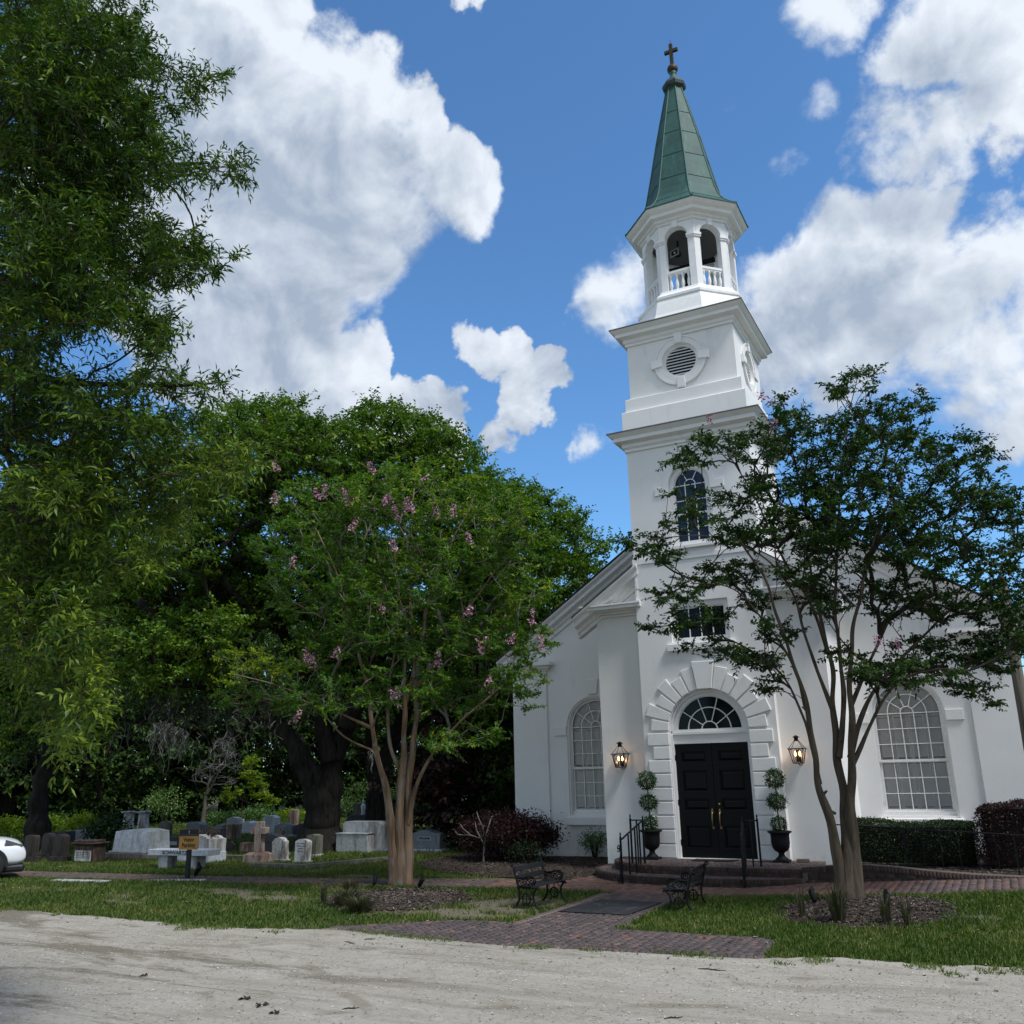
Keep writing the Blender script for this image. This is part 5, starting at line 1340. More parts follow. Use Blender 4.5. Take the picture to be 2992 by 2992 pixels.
for s in (-1, 1):
    mb = MB(); mb.hexa([(1.62, s*.895, .86), (2.08, s*.70, .72), (2.155, s*.50, .72), (1.64, s*.80, .86)], [(1.62, s*.885, .97), (2.03, s*.70, .83), (2.10, s*.50, .82), (1.64, s*.78, .98)]); mb.build('headlight', M_LENS, car, bevel=.015)
mb = MB(); mb.hexa([(2.10, -.48, .48), (2.215, -.40, .48), (2.215, .40, .48), (2.10, .48, .48)], [(2.08, -.50, .72), (2.19, -.42, .72), (2.19, .42, .72), (2.08, .50, .72)]); mb.build('grille', M_CARB, car, bevel=.02)

# things lying on the sand
M_DEAD = mat('dead_leaf', (.035, .024, .016), rough=.95)
for i, (px, py, l, kind) in enumerate(((715, 2924, .20, 'leaf'), (762, 2944, .22, 'leaf'), (803, 2966, .16, 'leaf'), (418, 2856, .14, 'leaf'), (2080, 2838, .42, 'twig'), (1020, 2758, .3, 'twig'), (1080, 2748, .2, 'twig'), (1025, 2952, .22, 'twig'), (1970, 2980, .25, 'twig'))):
    p = G(px, py); rz = rng.uniform(-.5, .9); l *= .62 if kind == 'leaf' else .9
    if kind == 'leaf':
        mb = MB(); 
        for q in range(3):
            a = q*2.1; mb.add([(0, 0, .01), (l*.4*math.cos(a)-.03*math.sin(a), l*.4*math.sin(a)+.03*math.cos(a), .05), (l*math.cos(a)*.8, l*math.sin(a)*.8, .02), (l*.4*math.cos(a)+.03*math.sin(a), l*.4*math.sin(a)-.03*math.cos(a), .03)], [(0, 1, 2, 3)])
        o = mb.build('dead_leaf', M_DEAD); lab, cat, gr = 'dark curled dead leaf lying on the pale sandy road', 'dead leaf', 'dead leaves on the sandy road'
    else:
        mb = MB(); mb.tube([(-l/2, 0, .012), (-l/6, .02, .018), (l/5, -.01, .016), (l/2, .03, .012)], [.006, .008, .007, .003], 5); mb.tube([(0, .005, .016), (l*.25, .07, .02)], [.005, .002], 4)
        o = mb.build('fallen_twig', M_DEAD); lab, cat, gr = 'short brown twig lying on the pale sandy road', 'twig', 'twigs on the sandy road'
    o.location = (p[0], p[1], p[2]+.006); o.rotation_euler = (0, 0, rz); tag(o, lab, cat, gr)

# weathered wooden utility pole at the right edge
pp = PY(2985, 2060, .9)
up_ = thing('utility_pole', (pp[0], pp[1], gh(pp[0], pp[1])), 'grey weathered wooden utility pole at the right edge before the church wall', 'utility pole')
mb = MB(); mb.tube([(0, 0, -.2), (0.02, 0, 3), (.03, 0, 6.6)], [.15, .14, .125], 14); mb.build('pole', bark_mat('pole_wood', (.07, .06, .05), (.17, .155, .13), 18, .04, .3), up_)
mb = MB(); mb.lathe([(.13, 6.6), (.14, 6.62), (.05, 6.72), (.01, 6.74)], 14, (.03, 0, 0)); mb.build('pole_cap', M_IRON, up_)
# ================================================================== the graveyard
def stone_mat(name, col, stain, amt=(.48, .66), sc=3.0, bump=.35, rough=.85):
    m = mat(name, col, rough=rough, spec=.25, var=.22, vscale=9, bump=bump, bscale=28)
    N = NT(m.node_tree); b = m.node_tree.nodes['Principled BSDF']; co = N.n('ShaderNodeTexCoord').outputs['Object']
    mp = N.n('ShaderNodeMapping'); mp.inputs['Scale'].default_value = (1, 1, .25); N.link(co, mp.inputs[0])
    base = b.inputs['Base Color'].links[0].from_socket
    f = N.mrange(N.noise(mp.outputs[0], sc, 8, .7, dist=.3), amt[0], amt[1])
    c = N.mix(N.m('MULTIPLY', f, .85), base, stain)
    f2 = N.mrange(N.noise(co, 11, 6, .7), .62, .72)
    c = N.mix(N.m('MULTIPLY', f2, .5), c, (.05, .05, .042))
    N.link(c, b.inputs['Base Color']); return m
S_GRAN = stone_mat('grey_granite', (.20, .22, .24), (.09, .10, .11), (.55, .75))
S_DARK = stone_mat('dark_granite', (.045, .050, .057), (.028, .03, .033), (.5, .7), rough=.6)
S_PALE = stone_mat('pale_granite', (.44, .47, .51), (.20, .22, .24), (.55, .75))
S_WHITE = stone_mat('stained_marble', (.55, .55, .53), (.13, .10, .08), (.45, .62), 5)
S_CONC = stone_mat('weathered_concrete', (.42, .43, .43), (.15, .14, .13), (.46, .66), 2.6)
S_BROWN = stone_mat('brown_stone', (.33, .26, .22), (.12, .065, .045), (.42, .58), 5)
S_OLD = stone_mat('old_dark_stone', (.055, .047, .043), (.018, .016, .015), (.42, .65), 4)
S_MOSS = stone_mat('mossy_stone', (.15, .145, .12), (.07, .075, .05), (.42, .62), 4)
S_BRICK = stone_mat('tomb_brick', (.11, .068, .052), (.032, .028, .024), (.42, .58), 7)
S_WPAINT = mat('white_painted_post', (.7, .72, .74), rough=.6, var=.05)
S_MON = stone_mat('streaked_white_stone', (.58, .60, .61), (.27, .27, .27), (.48, .70), 3.0)
S_COPL = stone_mat('dull_plinth_stone', (.22, .19, .165), (.10, .085, .07), (.42, .62), 4)
S_INK = mat('carved_letters', (.03, .03, .03), rough=.9)
S_PLATE = mat('pale_name_panel', (.30, .33, .35), rough=.7, var=.1, vscale=20)

def solve(f, lo, hi):
    for _ in range(50):
        m = (lo+hi)/2
        if f(m) > 0: hi = m
        else: lo = m
    return (lo+hi)/2
def place(xl, xr, yt, yb, r=0.0):
    Pl = G(xl, yb); u = np.array([math.cos(r), math.sin(r), 0])
    Wd = solve(lambda w: pix(Pl+u*w)[0]-xr, .02, 8); C = Pl+u*Wd/2
    H = solve(lambda h: yt-pix(C+np.array([0, 0, h]))[1], .02, 8)
    return C, Wd, H
def top_profile(w, h, style, z0=0.0):
    x = w/2
    if style == 'flat': return [(-x, z0), (x, z0), (x, h), (-x, h)]
    if style == 'round': return [(-x, z0), (x, z0)]+[(x*math.cos(R(a)), h-x*.8+x*.8*math.sin(R(a))) for a in range(0, 181, 12)]
    if style == 'cambered': return [(-x, z0), (x, z0)]+[(x*t, h-.16*w*abs(t)**2.2) for t in np.linspace(1, -1, 15)]
    if style == 'serpentine': return [(-x, z0), (x, z0)]+[(x*t, h-.10*w*(1-math.cos(math.pi*abs(t)))/2) for t in np.linspace(1, -1, 21)]
    if style == 'shouldered': return [(-x, z0), (x, z0), (x, h*.84), (x*.80, h*.86)]+[(x*.78*math.cos(R(a)), h*.86+h*.14*math.sin(R(a))) for a in range(0, 181, 15)]+[(-x*.80, h*.86), (-x, h*.84)]
    if style == 'clipped': return [(-x, z0), (x, z0), (x, h-.12*w), (x-.14*w, h), (-x+.14*w, h), (-x, h-.12*w)]
    if style == 'tapered': return [(-x, z0), (x, z0), (x*.88, h), (-x*.88, h)]
GROUP = 'gravestones in the churchyard'
def stone(xl, xr, yt, yb, t, style, m, label, base=None, r=0.0, tilt=0.0, name='gravestone', panel=None, words=None, lines=0, cat='gravestone', rough=False):
    C, Wd, H = place(xl, xr, yt, yb, r)
    C = C+np.array([-math.sin(r), math.cos(r), 0])*t/2
    o = thing(name, C, label, cat, GROUP, r)
    z0 = 0.0
    if base:
        bw, bh, bm = base
        mb = MB(); mb.box(-Wd/2-bw, Wd/2+bw, -t/2-bw*.8, t/2+bw*.8, -.05, bh); mb.build('base', bm or m, o, bevel=.012); z0 = bh+.0005
    mb = MB(); mb.plate(top_profile(Wd, H, style, z0 if base else -.06), [], -t/2, t/2)
    if not tilt: tilt = R(random.uniform(-1.6, 1.6))
    if tilt:
        Tm = Matrix.Rotation(tilt, 4, 'X'); mb.v = [tuple(Tm @ Vector(p)) for p in mb.v]
    tb = mb.build('slab', m, o, bevel=.018)
    yf = -t/2-.004
    T = lambda x, z: Matrix.Translation((x, yf, z)) @ RX90
    if panel:
        pw, ph, pz = panel
        mb = MB(); mb.box(-Wd*pw/2, Wd*pw/2, yf-.004, -t/2-.0005, H*(pz-ph/2), H*(pz+ph/2)); mb.build('name_panel', S_PLATE, tb)
        if words: yf -= .006; text_obj('carved_name', words, H*ph*.62, S_INK, tb, Matrix.Translation((0, yf, H*pz)) @ RX90, .003, .004, width=Wd*pw*.86)
    elif words:
        text_obj('carved_name', words, H*.14, S_PLATE, tb, T(0, H*.74), .003, .006, width=Wd*.34)
    if lines:
        mb = MB(); rr = np.random.default_rng(int(xl))
        for i in range(lines):
            z = H*(.80-.11*i); x = -Wd*.34; xe = Wd*(.34 if i < 2 else .2)
            if i >= 2: x = -Wd*.22
            while x < xe:
                w = rr.uniform(.012, .045); hh = rr.uniform(.018, .030); mb.box(x, min(xe, x+w), yf-.001, -t/2-.0005, z, z+hh); x += w+rr.uniform(.008, .02)
        mb.build('inscription', S_INK, tb)
    return o, Wd, H, C

# the three dark old tablets and the brick tomb beside the car
stone(64, 90, 2441, 2517, .26, 'clipped', S_OLD, 'dark lichened thick tablet nearest the white car, first of three', (.08, .16, S_OLD))
stone(116, 139, 2434, 2508, .26, 'round', S_OLD, 'blackened round-topped tablet, middle of the three dark stones', (.07, .16, S_OLD))
stone(150, 178, 2438, 2517, .27, 'cambered', S_OLD, 'brownish dark tablet beside the brick tomb, last of three', (.08, .16, S_OLD))
def brick_tomb():
    C, Wd, H = place(212, 270, 2462, 2518, 0); t = .5; C = C+np.array([0, t/2, 0])
    o = thing('brick_tomb', C, 'low ruined brick table tomb with a pale marble plaque, beside the old dark tablets', 'tomb', GROUP)
    mb = MB(); mb.box(-Wd/2, Wd/2, -t/2, t/2, -.05, H*.86); mb.build('brick_body', S_BRICK, o, bevel=.03)
    mb = MB()
    for i, (e, z0, z1) in enumerate(((.05, H*.865, H*.93), (.09, H*.932, H*1.0), (.02, H*1.002, H*1.12))): mb.box(-Wd/2-e, Wd/2+e-.1*(i == 2), -t/2-e, t/2+e, z0, z1)
    mb.build('ledge', S_BRICK, o, bevel=.03)
    mb = MB(); mb.box(-Wd*.40, Wd*.40, -t/2-.03, -t/2-.001, .02, H*.60); pq = mb.build('plaque', S_WHITE, o, bevel=.01)
    mb = MB(); rr = np.random.default_rng(4)
    for i in range(4):
        x = -Wd*.32
        while x < Wd*.30: w = rr.uniform(.03, .08); mb.box(x, x+w, -t/2-.033, -t/2-.0305, H*(.48-.09*i), H*(.48-.09*i)+.022); x += w+.025
    mb.build('inscription', S_OLD, pq)
brick_tomb()
stone(214, 238, 2426, 2456, .5, 'flat', S_GRAN, 'small grey upright stone on the ruined brick tomb, in front of a taller one', (.10, .08, S_CONC))
stone(222, 246, 2413, 2449, .4, 'flat', S_GRAN, 'taller grey upright stone standing just behind the small one at the brick tomb')
stone(271, 291, 2409, 2444, .14, 'round', S_MOSS, 'thin mossy round-topped tablet beside the dark bush left of the big white monument')
stone(262, 276, 2428, 2452, .12, 'round', S_PALE, 'small pale tablet half hidden by bright green shrubs left of the dark bush')
o, Wd, H, C = stone(155, 190, 2430, 2462, .5, 'flat', S_DARK, 'long dark slab with a pale top behind the three dark tablets', (.1, .1, S_DARK), name='grave_slab')
C, Wd, H = place(113, 126, 2428, 2464)
pw = thing('grave_post', C, 'short white capped post behind the dark tablets at the left tree', 'post', GROUP)
mb = MB(); mb.lathe([(Wd*.42, -.05), (Wd*.40, H*.8), (Wd*.46, H*.82)], 16); mb.build('shaft', S_WPAINT, pw)
mb = MB(); mb.lathe([(Wd*.5, H*.82), (Wd*.58, H*.86), (Wd*.58, H*.97), (Wd*.5, H), (.01, H*1.01)], 16); mb.build('cap', S_WPAINT, pw)

# big white monument with two capped columns
C, Wd, H = place(326, 431, 2424, 2506); t = .95; Cm = C+np.array([0, t/2, 0])
mo = thing('monument', Cm, 'large white streaked block monument with tapering sides on a stepped slab', 'monument', GROUP)
mb = MB(); mb.box(-Wd/2-.30, Wd/2+.30, -t/2-.28, t/2+.3, -.05, .17); mb.build('plinth', S_COPL, mo, bevel=.015)
mb = MB(); mb.box(-Wd/2-.10, Wd/2+.10, -t/2-.09, t/2+.09, .171, .23); mb.build('footing', S_CONC, mo, bevel=.02)
mb = MB(); mb.hexa([(-Wd/2, -t/2, .231), (Wd/2, -t/2, .231), (Wd/2, t/2, .231), (-Wd/2, t/2, .231)], [(-Wd*.47, -t*.46, H*.93), (Wd*.47, -t*.46, H*.93), (Wd*.47, t*.46, H*.93), (-Wd*.47, t*.46, H*.93)])
mb.plate([(-Wd*.47, H*.9305), (Wd*.47, H*.9305), (Wd*.36, H*.95)]+[(Wd*.36*q, H*(.955+.045*(1-q*q))) for q in np.linspace(1, -1, 9)]+[(-Wd*.36, H*.95)], [], -t*.455, t*.455)
mb.build('block', S_MON, mo, bevel=.02)
for (xl, xr, lab) in ((357, 383, 'short white column with a moulded cap, behind the left half of the white monument'), (400, 427, 'short white column with a moulded cap, behind the right half of the white monument')):
    Cc, Wc, Hc = place(xl, xr, 2369, 2462)
    cl = thing('grave_column', Cc, lab, 'column', 'columns behind the white monument')
    mb = MB(); mb.lathe([(Wc*.55, -.05), (Wc*.55, .12), (Wc*.46, .16), (Wc*.38, Hc*.905)], 18); mb.build('shaft', S_WHITE, cl)
    mb = MB(); mb.lathe([(Wc*.38, Hc*.905), (Wc*.44, Hc*.915), (Wc*.44, Hc*.93), (Wc*.58, Hc*.945), (Wc*.58, Hc*.975), (Wc*.36, Hc*.995), (.02, Hc)], 18); mb.build('cap', S_CONC, cl)

# memorial bench with the carved name
C, Wd, H = place(429, 606, 2483, 2537, R(6))
mbn = thing('memorial_bench', C, 'pale concrete memorial bench with a carved name, behind the parking sign', 'bench', rotz=R(6))
mb = MB(); mb.box(-Wd/2, Wd/2, -.02, .55, H-.17, H); seat = mb.build('seat', S_PALE, mbn, bevel=.01)
text_obj('carved_name', 'SCHWARTZ', .15, S_INK, seat, Matrix.Translation((-.10, -.024, H-.085)) @ RX90, .003, .003, width=Wd*.42)
for x in (-Wd*.26, Wd*.22):
    mb = MB(); mb.hexa([(x-.16, .05, -.05), (x+.16, .05, -.05), (x+.16, .48, -.05), (x-.16, .48, -.05)], [(x-.19, .05, H-.171), (x+.19, .05, H-.171), (x+.19, .48, H-.171), (x-.19, .48, H-.171)]); mb.build('leg', S_CONC, mbn, bevel=.01)

stone(470, 524, 2446, 2490, .3, 'clipped', S_DARK, 'dark granite headstone with a pale name panel behind the memorial bench', (.08, .12, S_DARK), panel=(.66, .24, .60), lines=0)
stone(462, 494, 2398, 2450, .16, 'cambered', S_MOSS, 'tall mossy weathered tablet between the white monument and the parking sign')
stone(540, 581, 2403, 2446, .5, 'clipped', S_GRAN, 'grey rough headstone behind the pale block with the mottled side', (.06, .1, S_GRAN))
o, Wd, H, C = stone(520, 607, 2440, 2518, .75, 'shouldered', S_CONC, 'wide pale stone tomb with mottled sides directly behind the visitor sign', (.03, .3, S_PALE), name='stone_tomb', cat='tomb')
fl = thing('flower_basket', (C[0]+.25, C[1], H+.0), 'dark withered wreath lying on top of the wide pale tomb', 'wreath')
mb = MB()
for i in range(40): a, b_ = rng.uniform(-.45, .45), rng.uniform(-.2, .2); mb.tube([(a, b_, -.02), (a+rng.uniform(-.1, .1), b_+rng.uniform(-.1, .1), rng.uniform(.05, .24)*(1-abs(a)*1.2))], [.022, .010], 5)
mb.build('dried_stems', M_DEAD, fl)
stone(588, 628, 2417, 2490, .5, 'serpentine', S_DARK, 'dark grey curved-top headstone rising behind the wide pale tomb', (.05, .1, S_DARK))
stone(626, 648, 2408, 2452, .4, 'cambered', S_GRAN, 'narrow dark grey stone with a pale edge right of the curved dark headstone')
stone(651, 676, 2409, 2452, .6, 'flat', S_BROWN, 'thick brown stained stone with a white top between grey headstones')
stone(660, 690, 2387, 2430, .4, 'serpentine', S_GRAN, 'tall grey headstone at the very back against the dark wood')
stone(684, 701, 2394, 2427, .3, 'flat', S_WHITE, 'narrow white stone streaked with brown beside the tall grey one at the back')
stone(707, 731, 2400, 2436, .5, 'cambered', S_PALE, 'small pale blue-grey headstone just left of the stone cross', (.08, .14, S_PALE))
stone(655, 679, 2458, 2490, .12, 'round', S_OLD, 'small dark round-topped tablet low in the shade left of the stone cross')
stone(699, 722, 2463, 2491, .35, 'flat', S_BROWN, 'low brown streaked block immediately left of the stone cross')

# stone cross on a block
C, Wd, H = place(706, 764, 2402, 2521); t = .62; C2 = C+np.array([0, t/2, 0])
cr_ = thing('stone_cross', C2, 'brown lichened stone cross on a stepped block', 'cross', GROUP)
mb = MB(); mb.hexa([(-Wd/2, -t/2, -.05), (Wd/2, -t/2, -.05), (Wd/2, t/2, -.05), (-Wd/2, t/2, -.05)], [(-Wd*.46, -t*.46, H*.19), (Wd*.46, -t*.46, H*.19), (Wd*.46, t*.46, H*.19), (-Wd*.46, t*.46, H*.19)])
mb.hexa([(-Wd*.46, -t*.46, H*.1905), (Wd*.46, -t*.46, H*.1905), (Wd*.46, t*.46, H*.1905), (-Wd*.46, t*.46, H*.1905)], [(-Wd*.28, -t*.3, H*.25), (Wd*.28, -t*.3, H*.25), (Wd*.28, t*.3, H*.25), (-Wd*.28, t*.3, H*.25)])
mb.build('block', S_BROWN, cr_, bevel=.015)
w2 = Wd*.165; a = .10
mb = MB(); mb.plate([(-w2*1.15, H*.2505), (w2*1.15, H*.2505), (w2*.95, H*.70), (Wd*.38, H*.70), (Wd*.38, H*.86), (w2*.92, H*.86), (w2*.92, H), (-w2*.92, H), (-w2*.92, H*.86), (-Wd*.38, H*.86), (-Wd*.38, H*.70), (-w2*.95, H*.70)], [], -a, a); mb.build('cross_shaft', S_BROWN, cr_, bevel=.015)

stone(752, 822, 2437, 2499, .34, 'serpentine', S_DARK, 'dark granite headstone with a pale name panel right of the stone cross', (.06, .10, S_GRAN), panel=(.52, .21, .60), words='JENKINS')
stone(794, 831, 2447, 2515, .20, 'shouldered', S_WHITE, 'white marble tablet with lettering in front of the dark paneled headstone, leaning slightly', (.05, .05, S_CONC), tilt=R(3), lines=5)
stone(859, 895, 2452, 2520, .22, 'cambered', S_WHITE, 'white marble tablet with worn lettering, right of the other white tablet', (.05, .05, S_CONC), tilt=R(-2), lines=4)
stone(893, 922, 2438, 2502, .36, 'serpentine', S_MOSS, 'grey weathered curved-top stone behind the right white tablet', (.04, .06, S_CONC))
stone(885, 914, 2412, 2452, .2, 'round', S_BROWN, 'tan round-topped tablet left of the great oak trunk')
stone(800, 853, 2405, 2443, .35, 'serpentine', S_GRAN, 'grey granite headstone with raised pale lettering at the back', (.10, .08, S_PALE), words='FARMER')
stone(861, 903, 2406, 2444, .35, 'serpentine', S_DARK, 'plain dark grey headstone left of the tan round-topped tablet', (.06, .08, S_GRAN))
stone(807, 825, 2420, 2446, .10, 'round', S_BROWN, 'tiny brown round-topped stone before the headstone with raised pale lettering')
stone(764, 800, 2382, 2437, .4, 'cambered', S_PALE, 'tall pale grey headstone with side panels at the back, right of the stone cross', (.07, .3, S_PALE), panel=(.5, .44, .72))
stone(899, 928, 2389, 2440, .2, 'flat', S_MOSS, 'greenish flat-topped stone touching the left side of the great oak trunk')
stone(842, 858, 2366, 2420, .4, 'flat', S_BROWN, 'brown square stone post at the back left of the great oak', name='grave_post', cat='post')

# double tomb right of the oak, WILLIAMS stone
C, Wd, H = place(992, 1104, 2401, 2487); t = .55; C2 = C+np.array([0, t/2+.15, 0])
dt_ = thing('family_tomb', C2, 'large two-tier grey tomb with rounded shoulders right of the great oak trunk', 'tomb', GROUP)
rr_ = .16; x = Wd/2
mb = MB(); mb.plate([(-x, -.05), (x, -.05)]+arc(x-rr_, H-rr_, rr_, 0, 90, 6)+arc(-x+rr_, H-rr_, rr_, 90, 180, 6), [], -t/2, t/2)
mb.build('rear_block', S_CONC, dt_, bevel=.02)
mb = MB(); mb.plate([(-x+.03, -.05), (x*.72, -.05), (x*.66, H*.60), (-x+.05, H*.60)], [], -t/2-.42, -t/2-.001); mb.box(-x+.02, x*.70, -t/2-.45, -t/2-.002, H*.602, H*.63); mb.build('front_block', S_CONC, dt_, bevel=.02)
mb = MB(); mb.box(x*.30, x+.25, -t/2-.15, t/2+.15, -.05, .06); mb.build('base', S_GRAN, dt_, bevel=.01)
stone(1125, 1135, 2428, 2480, .2, 'round', S_OLD, 'narrow dark tablet behind the right shoulder of the two-tier tomb')
stone(1196, 1284, 2425, 2486, .42, 'serpentine', S_GRAN, 'wide blue-grey granite headstone with a name panel right of the left crape myrtle trunk', (.10, .07, S_PALE), panel=(.46, .20, .60), words='WILLIAMS')
stone(1254, 1291, 2415, 2476, .3, 'flat', S_GRAN, 'plain grey stone peeping over the wide blue-grey headstone')
C, Wd, H = place(1010, 1072, 2382, 2440); t = 1.0
hb = thing('stone_plinth', C+np.array([0, t/2, 0]), 'dark broad stone base carrying a pillar behind the two-tier tomb', 'tomb', GROUP)
mb = MB(); mb.box(-Wd/2, Wd/2, -t/2, t/2, -.05, H*.86); mb.box(-Wd/2+.06, Wd/2-.06, -t/2+.06, t/2-.06, H*.861, H); mb.build('base_block', S_DARK, hb, bevel=.02)
zb = H; Cb = C+np.array([0, t/2, 0])
Wp = .42; dpx = lambda P: pix(P)[0]
xo = solve(lambda v: pix(Cb+np.array([v, 0, zb]))[0]-1050, -2, 2); hp = solve(lambda h: 2347-pix(Cb+np.array([xo, 0, zb+h]))[1], .1, 4)
pl = thing('stone_pillar', Cb+np.array([xo, 0, zb]), 'pale square pillar with a shallow cap standing on the dark stone base', 'pillar')
mb = MB(); mb.box(-Wp/2, Wp/2, -Wp/2, Wp/2, 0, hp*.93); mb.build('shaft', S_MOSS, pl, bevel=.012)
mb = MB(); mb.box(-Wp*.56, Wp*.56, -Wp*.56, Wp*.56, hp*.931, hp); mb.build('cap', S_MOSS, pl, bevel=.03)
xs_ = solve(lambda v: pix(Cb+np.array([v, -.05, zb]))[0]-1063, -2, 2)
st = thing('statuette', Cb+np.array([xs_, -.12, zb]), 'small bright white figure statuette beside the pale pillar', 'statue')
mb = MB(); mb.lathe([(.08, 0), (.10, .04), (.08, .16), (.10, .28), (.11, .38), (.08, .46), (.04, .50), (.03, .53)], 14, sm=True); mb.build('robe', S_WPAINT, st)
mb = MB(); mb.ball((0, 0, .585), .055, 12, 8, (1, 1, 1.2)); mb.build('head', S_WPAINT, st)

# kerbs round the graves and slabs in the lawn
def kerb(pts, w, h, label, m=S_MOSS):
    P = [G(*p) for p in pts]; c = sum(P)/len(P)
    o = thing('grave_kerb', (c[0], c[1], 0), label, 'kerb', 'stone kerbs round the graves')
    mb = MB()
    for i, (a, b_) in enumerate(zip(P[:-1], P[1:])):
        d = (b_-a)[:2]; L = np.linalg.norm(d); n = np.array([-d[1], d[0]])/L*w/2; hh = h+.004*i
        mb.hexa([(a[0]-n[0], a[1]-n[1], -.05), (b_[0]-n[0], b_[1]-n[1], -.05), (b_[0]+n[0], b_[1]+n[1], -.05), (a[0]+n[0], a[1]+n[1], -.05)], [(a[0]-n[0], a[1]-n[1], hh), (b_[0]-n[0], b_[1]-n[1], hh), (b_[0]+n[0], b_[1]+n[1], hh), (a[0]+n[0], a[1]+n[1], hh)])
    mb.build('kerb_stone', m, o, off=(c[0], c[1], 0), bevel=.015)
kerb([(741, 2533), (886, 2539), (1145, 2515)], .22, .13, 'mossy low stone kerb in front of the white tablets and the two-tier tomb')
kerb([(640, 2508), (735, 2511)], .2, .12, 'low stone kerb in the shade left of the stone cross')
kerb([(935, 2479), (1000, 2476)], .2, .10, 'pale stone kerb at the foot of the great oak', S_CONC)
kerb([(1105, 2488), (1190, 2486)], .2, .08, 'low kerb between the two-tier tomb and the left crape myrtle trunk', S_GRAN)
kerb([(156, 2575), (315, 2579)], .28, .05, 'flat pale concrete slab sunk in the lawn between car and sign', S_CONC)
kerb([(425, 2575), (595, 2574)], .30, .035, 'flat concrete strip in the lawn at the foot of the visitor sign', S_CONC)
# ================================================================== trees
def edges_mesh(P0, P1, r0, r1, n=6):
    """one tapered cylinder per edge, vectorised"""
    d = P1-P0; L = np.linalg.norm(d, axis=1)[:, None]+1e-9; d = d/L
    ref = np.where(np.abs(d[:, 2:3]) < .9, np.array([[0, 0, 1.]]), np.array([[1., 0, 0]]))
    a = np.cross(d, ref); a /= np.linalg.norm(a, axis=1)[:, None]; b_ = np.cross(d, a)
    t = np.linspace(0, 2*math.pi, n, endpoint=False); m = len(P0)
    off = a[:, None]*np.cos(t)[None, :, None]+b_[:, None]*np.sin(t)[None, :, None]
    V = np.concatenate([P0[:, None]+off*r0[:, None, None], P1[:, None]+off*r1[:, None, None]], 1)
    j = np.arange(n); f = np.stack([j, (j+1) % n, n+(j+1) % n, n+j], 1)
    return V.reshape(-1, 3), (np.arange(m)[:, None, None]*2*n+f[None]).reshape(-1, 4)

def grow(stems, clusters, origin, r_tip=.006, seg=.35, attach=.30, pmax=None, curve=.25):
    """branches from the stems out to every leaf cluster; returns edges and cluster directions"""
    pos, drc, plen, par, isst, rad = [], [], [], [], [], []
    for pts, rr in stems:
        pts = np.array(pts); L = np.concatenate([[0], np.cumsum(np.linalg.norm(np.diff(pts, axis=0), axis=1))])
        s = np.arange(L[-1]*attach, L[-1]+1e-6, seg*.7)
        q = np.stack([np.interp(s, L, pts[:, k]) for k in range(3)], 1); dd = np.gradient(q, axis=0) if len(q) > 1 else np.array([[0, 0, 1.]])
        dd /= np.linalg.norm(dd, axis=1)[:, None]+1e-9; rs = np.interp(s, L, rr)
        for k in range(len(q)): pos.append(q[k]); drc.append(dd[k]); plen.append(s[k]); par.append(-1); isst.append(True); rad.append(rs[k])
    cap = len(pos)+int(sum(2+np.ceil(4)) * len(clusters)) if False else len(pos)+len(clusters)*14
    P = np.zeros((cap, 3)); D_ = np.zeros((cap, 3)); PL = np.zeros(cap); PR = np.full(cap, -1); n = len(pos); ns = n
    P[:n] = pos; D_[:n] = drc; PL[:n] = plen
    order = np.argsort(np.linalg.norm(clusters-origin, axis=1)); tips = np.zeros(len(clusters), int)
    for ci in order:
        c = clusters[ci]; v = c-P[:n]; dist = np.linalg.norm(v, axis=1)+1e-6
        cosv = np.einsum('ij,ij->i', v, D_[:n])/dist
        k = int(np.argmin(dist*(1+.55*(1-cosv))+.10*PL[:n]))
        d0 = dist[k]; m = int(min(12, max(1, math.ceil(d0/seg)))); p0 = P[k]; t0 = D_[k]*.55+v[k]/d0*.45; prev = k
        ctrl = p0+t0*d0*.5+np.array([0, 0, curve*.3*d0])*.3+rng.normal(0, .05*d0, 3)
        for j in range(1, m+1):
            t = j/m; q = p0*(1-t)**2+ctrl*2*t*(1-t)+c*t*t
            P[n] = q; dq = q-P[prev]; L = np.linalg.norm(dq)+1e-9; D_[n] = dq/L; PL[n] = PL[prev]+L; PR[n] = prev; prev = n; n += 1
        tips[ci] = prev
    r2 = np.zeros(n); pw = 2.3
    for i in tips: r2[i] += r_tip**pw
    for i in range(n-1, ns-1, -1): r2[PR[i]] += r2[i]
    r = r2**(1/pw); rs = np.array(rad); e = np.arange(ns, n); p = PR[e]
    rp = np.where(p < ns, np.minimum(np.concatenate([rs, np.zeros(n-ns)])[np.minimum(p, ns-1)], r[e]*1.3), np.minimum(r[p], r[e]*1.25))
    if pmax: r = np.minimum(r, pmax); rp = np.minimum(rp, pmax)
    return P[p], P[e], rp, r[e], D_[tips], P[tips]

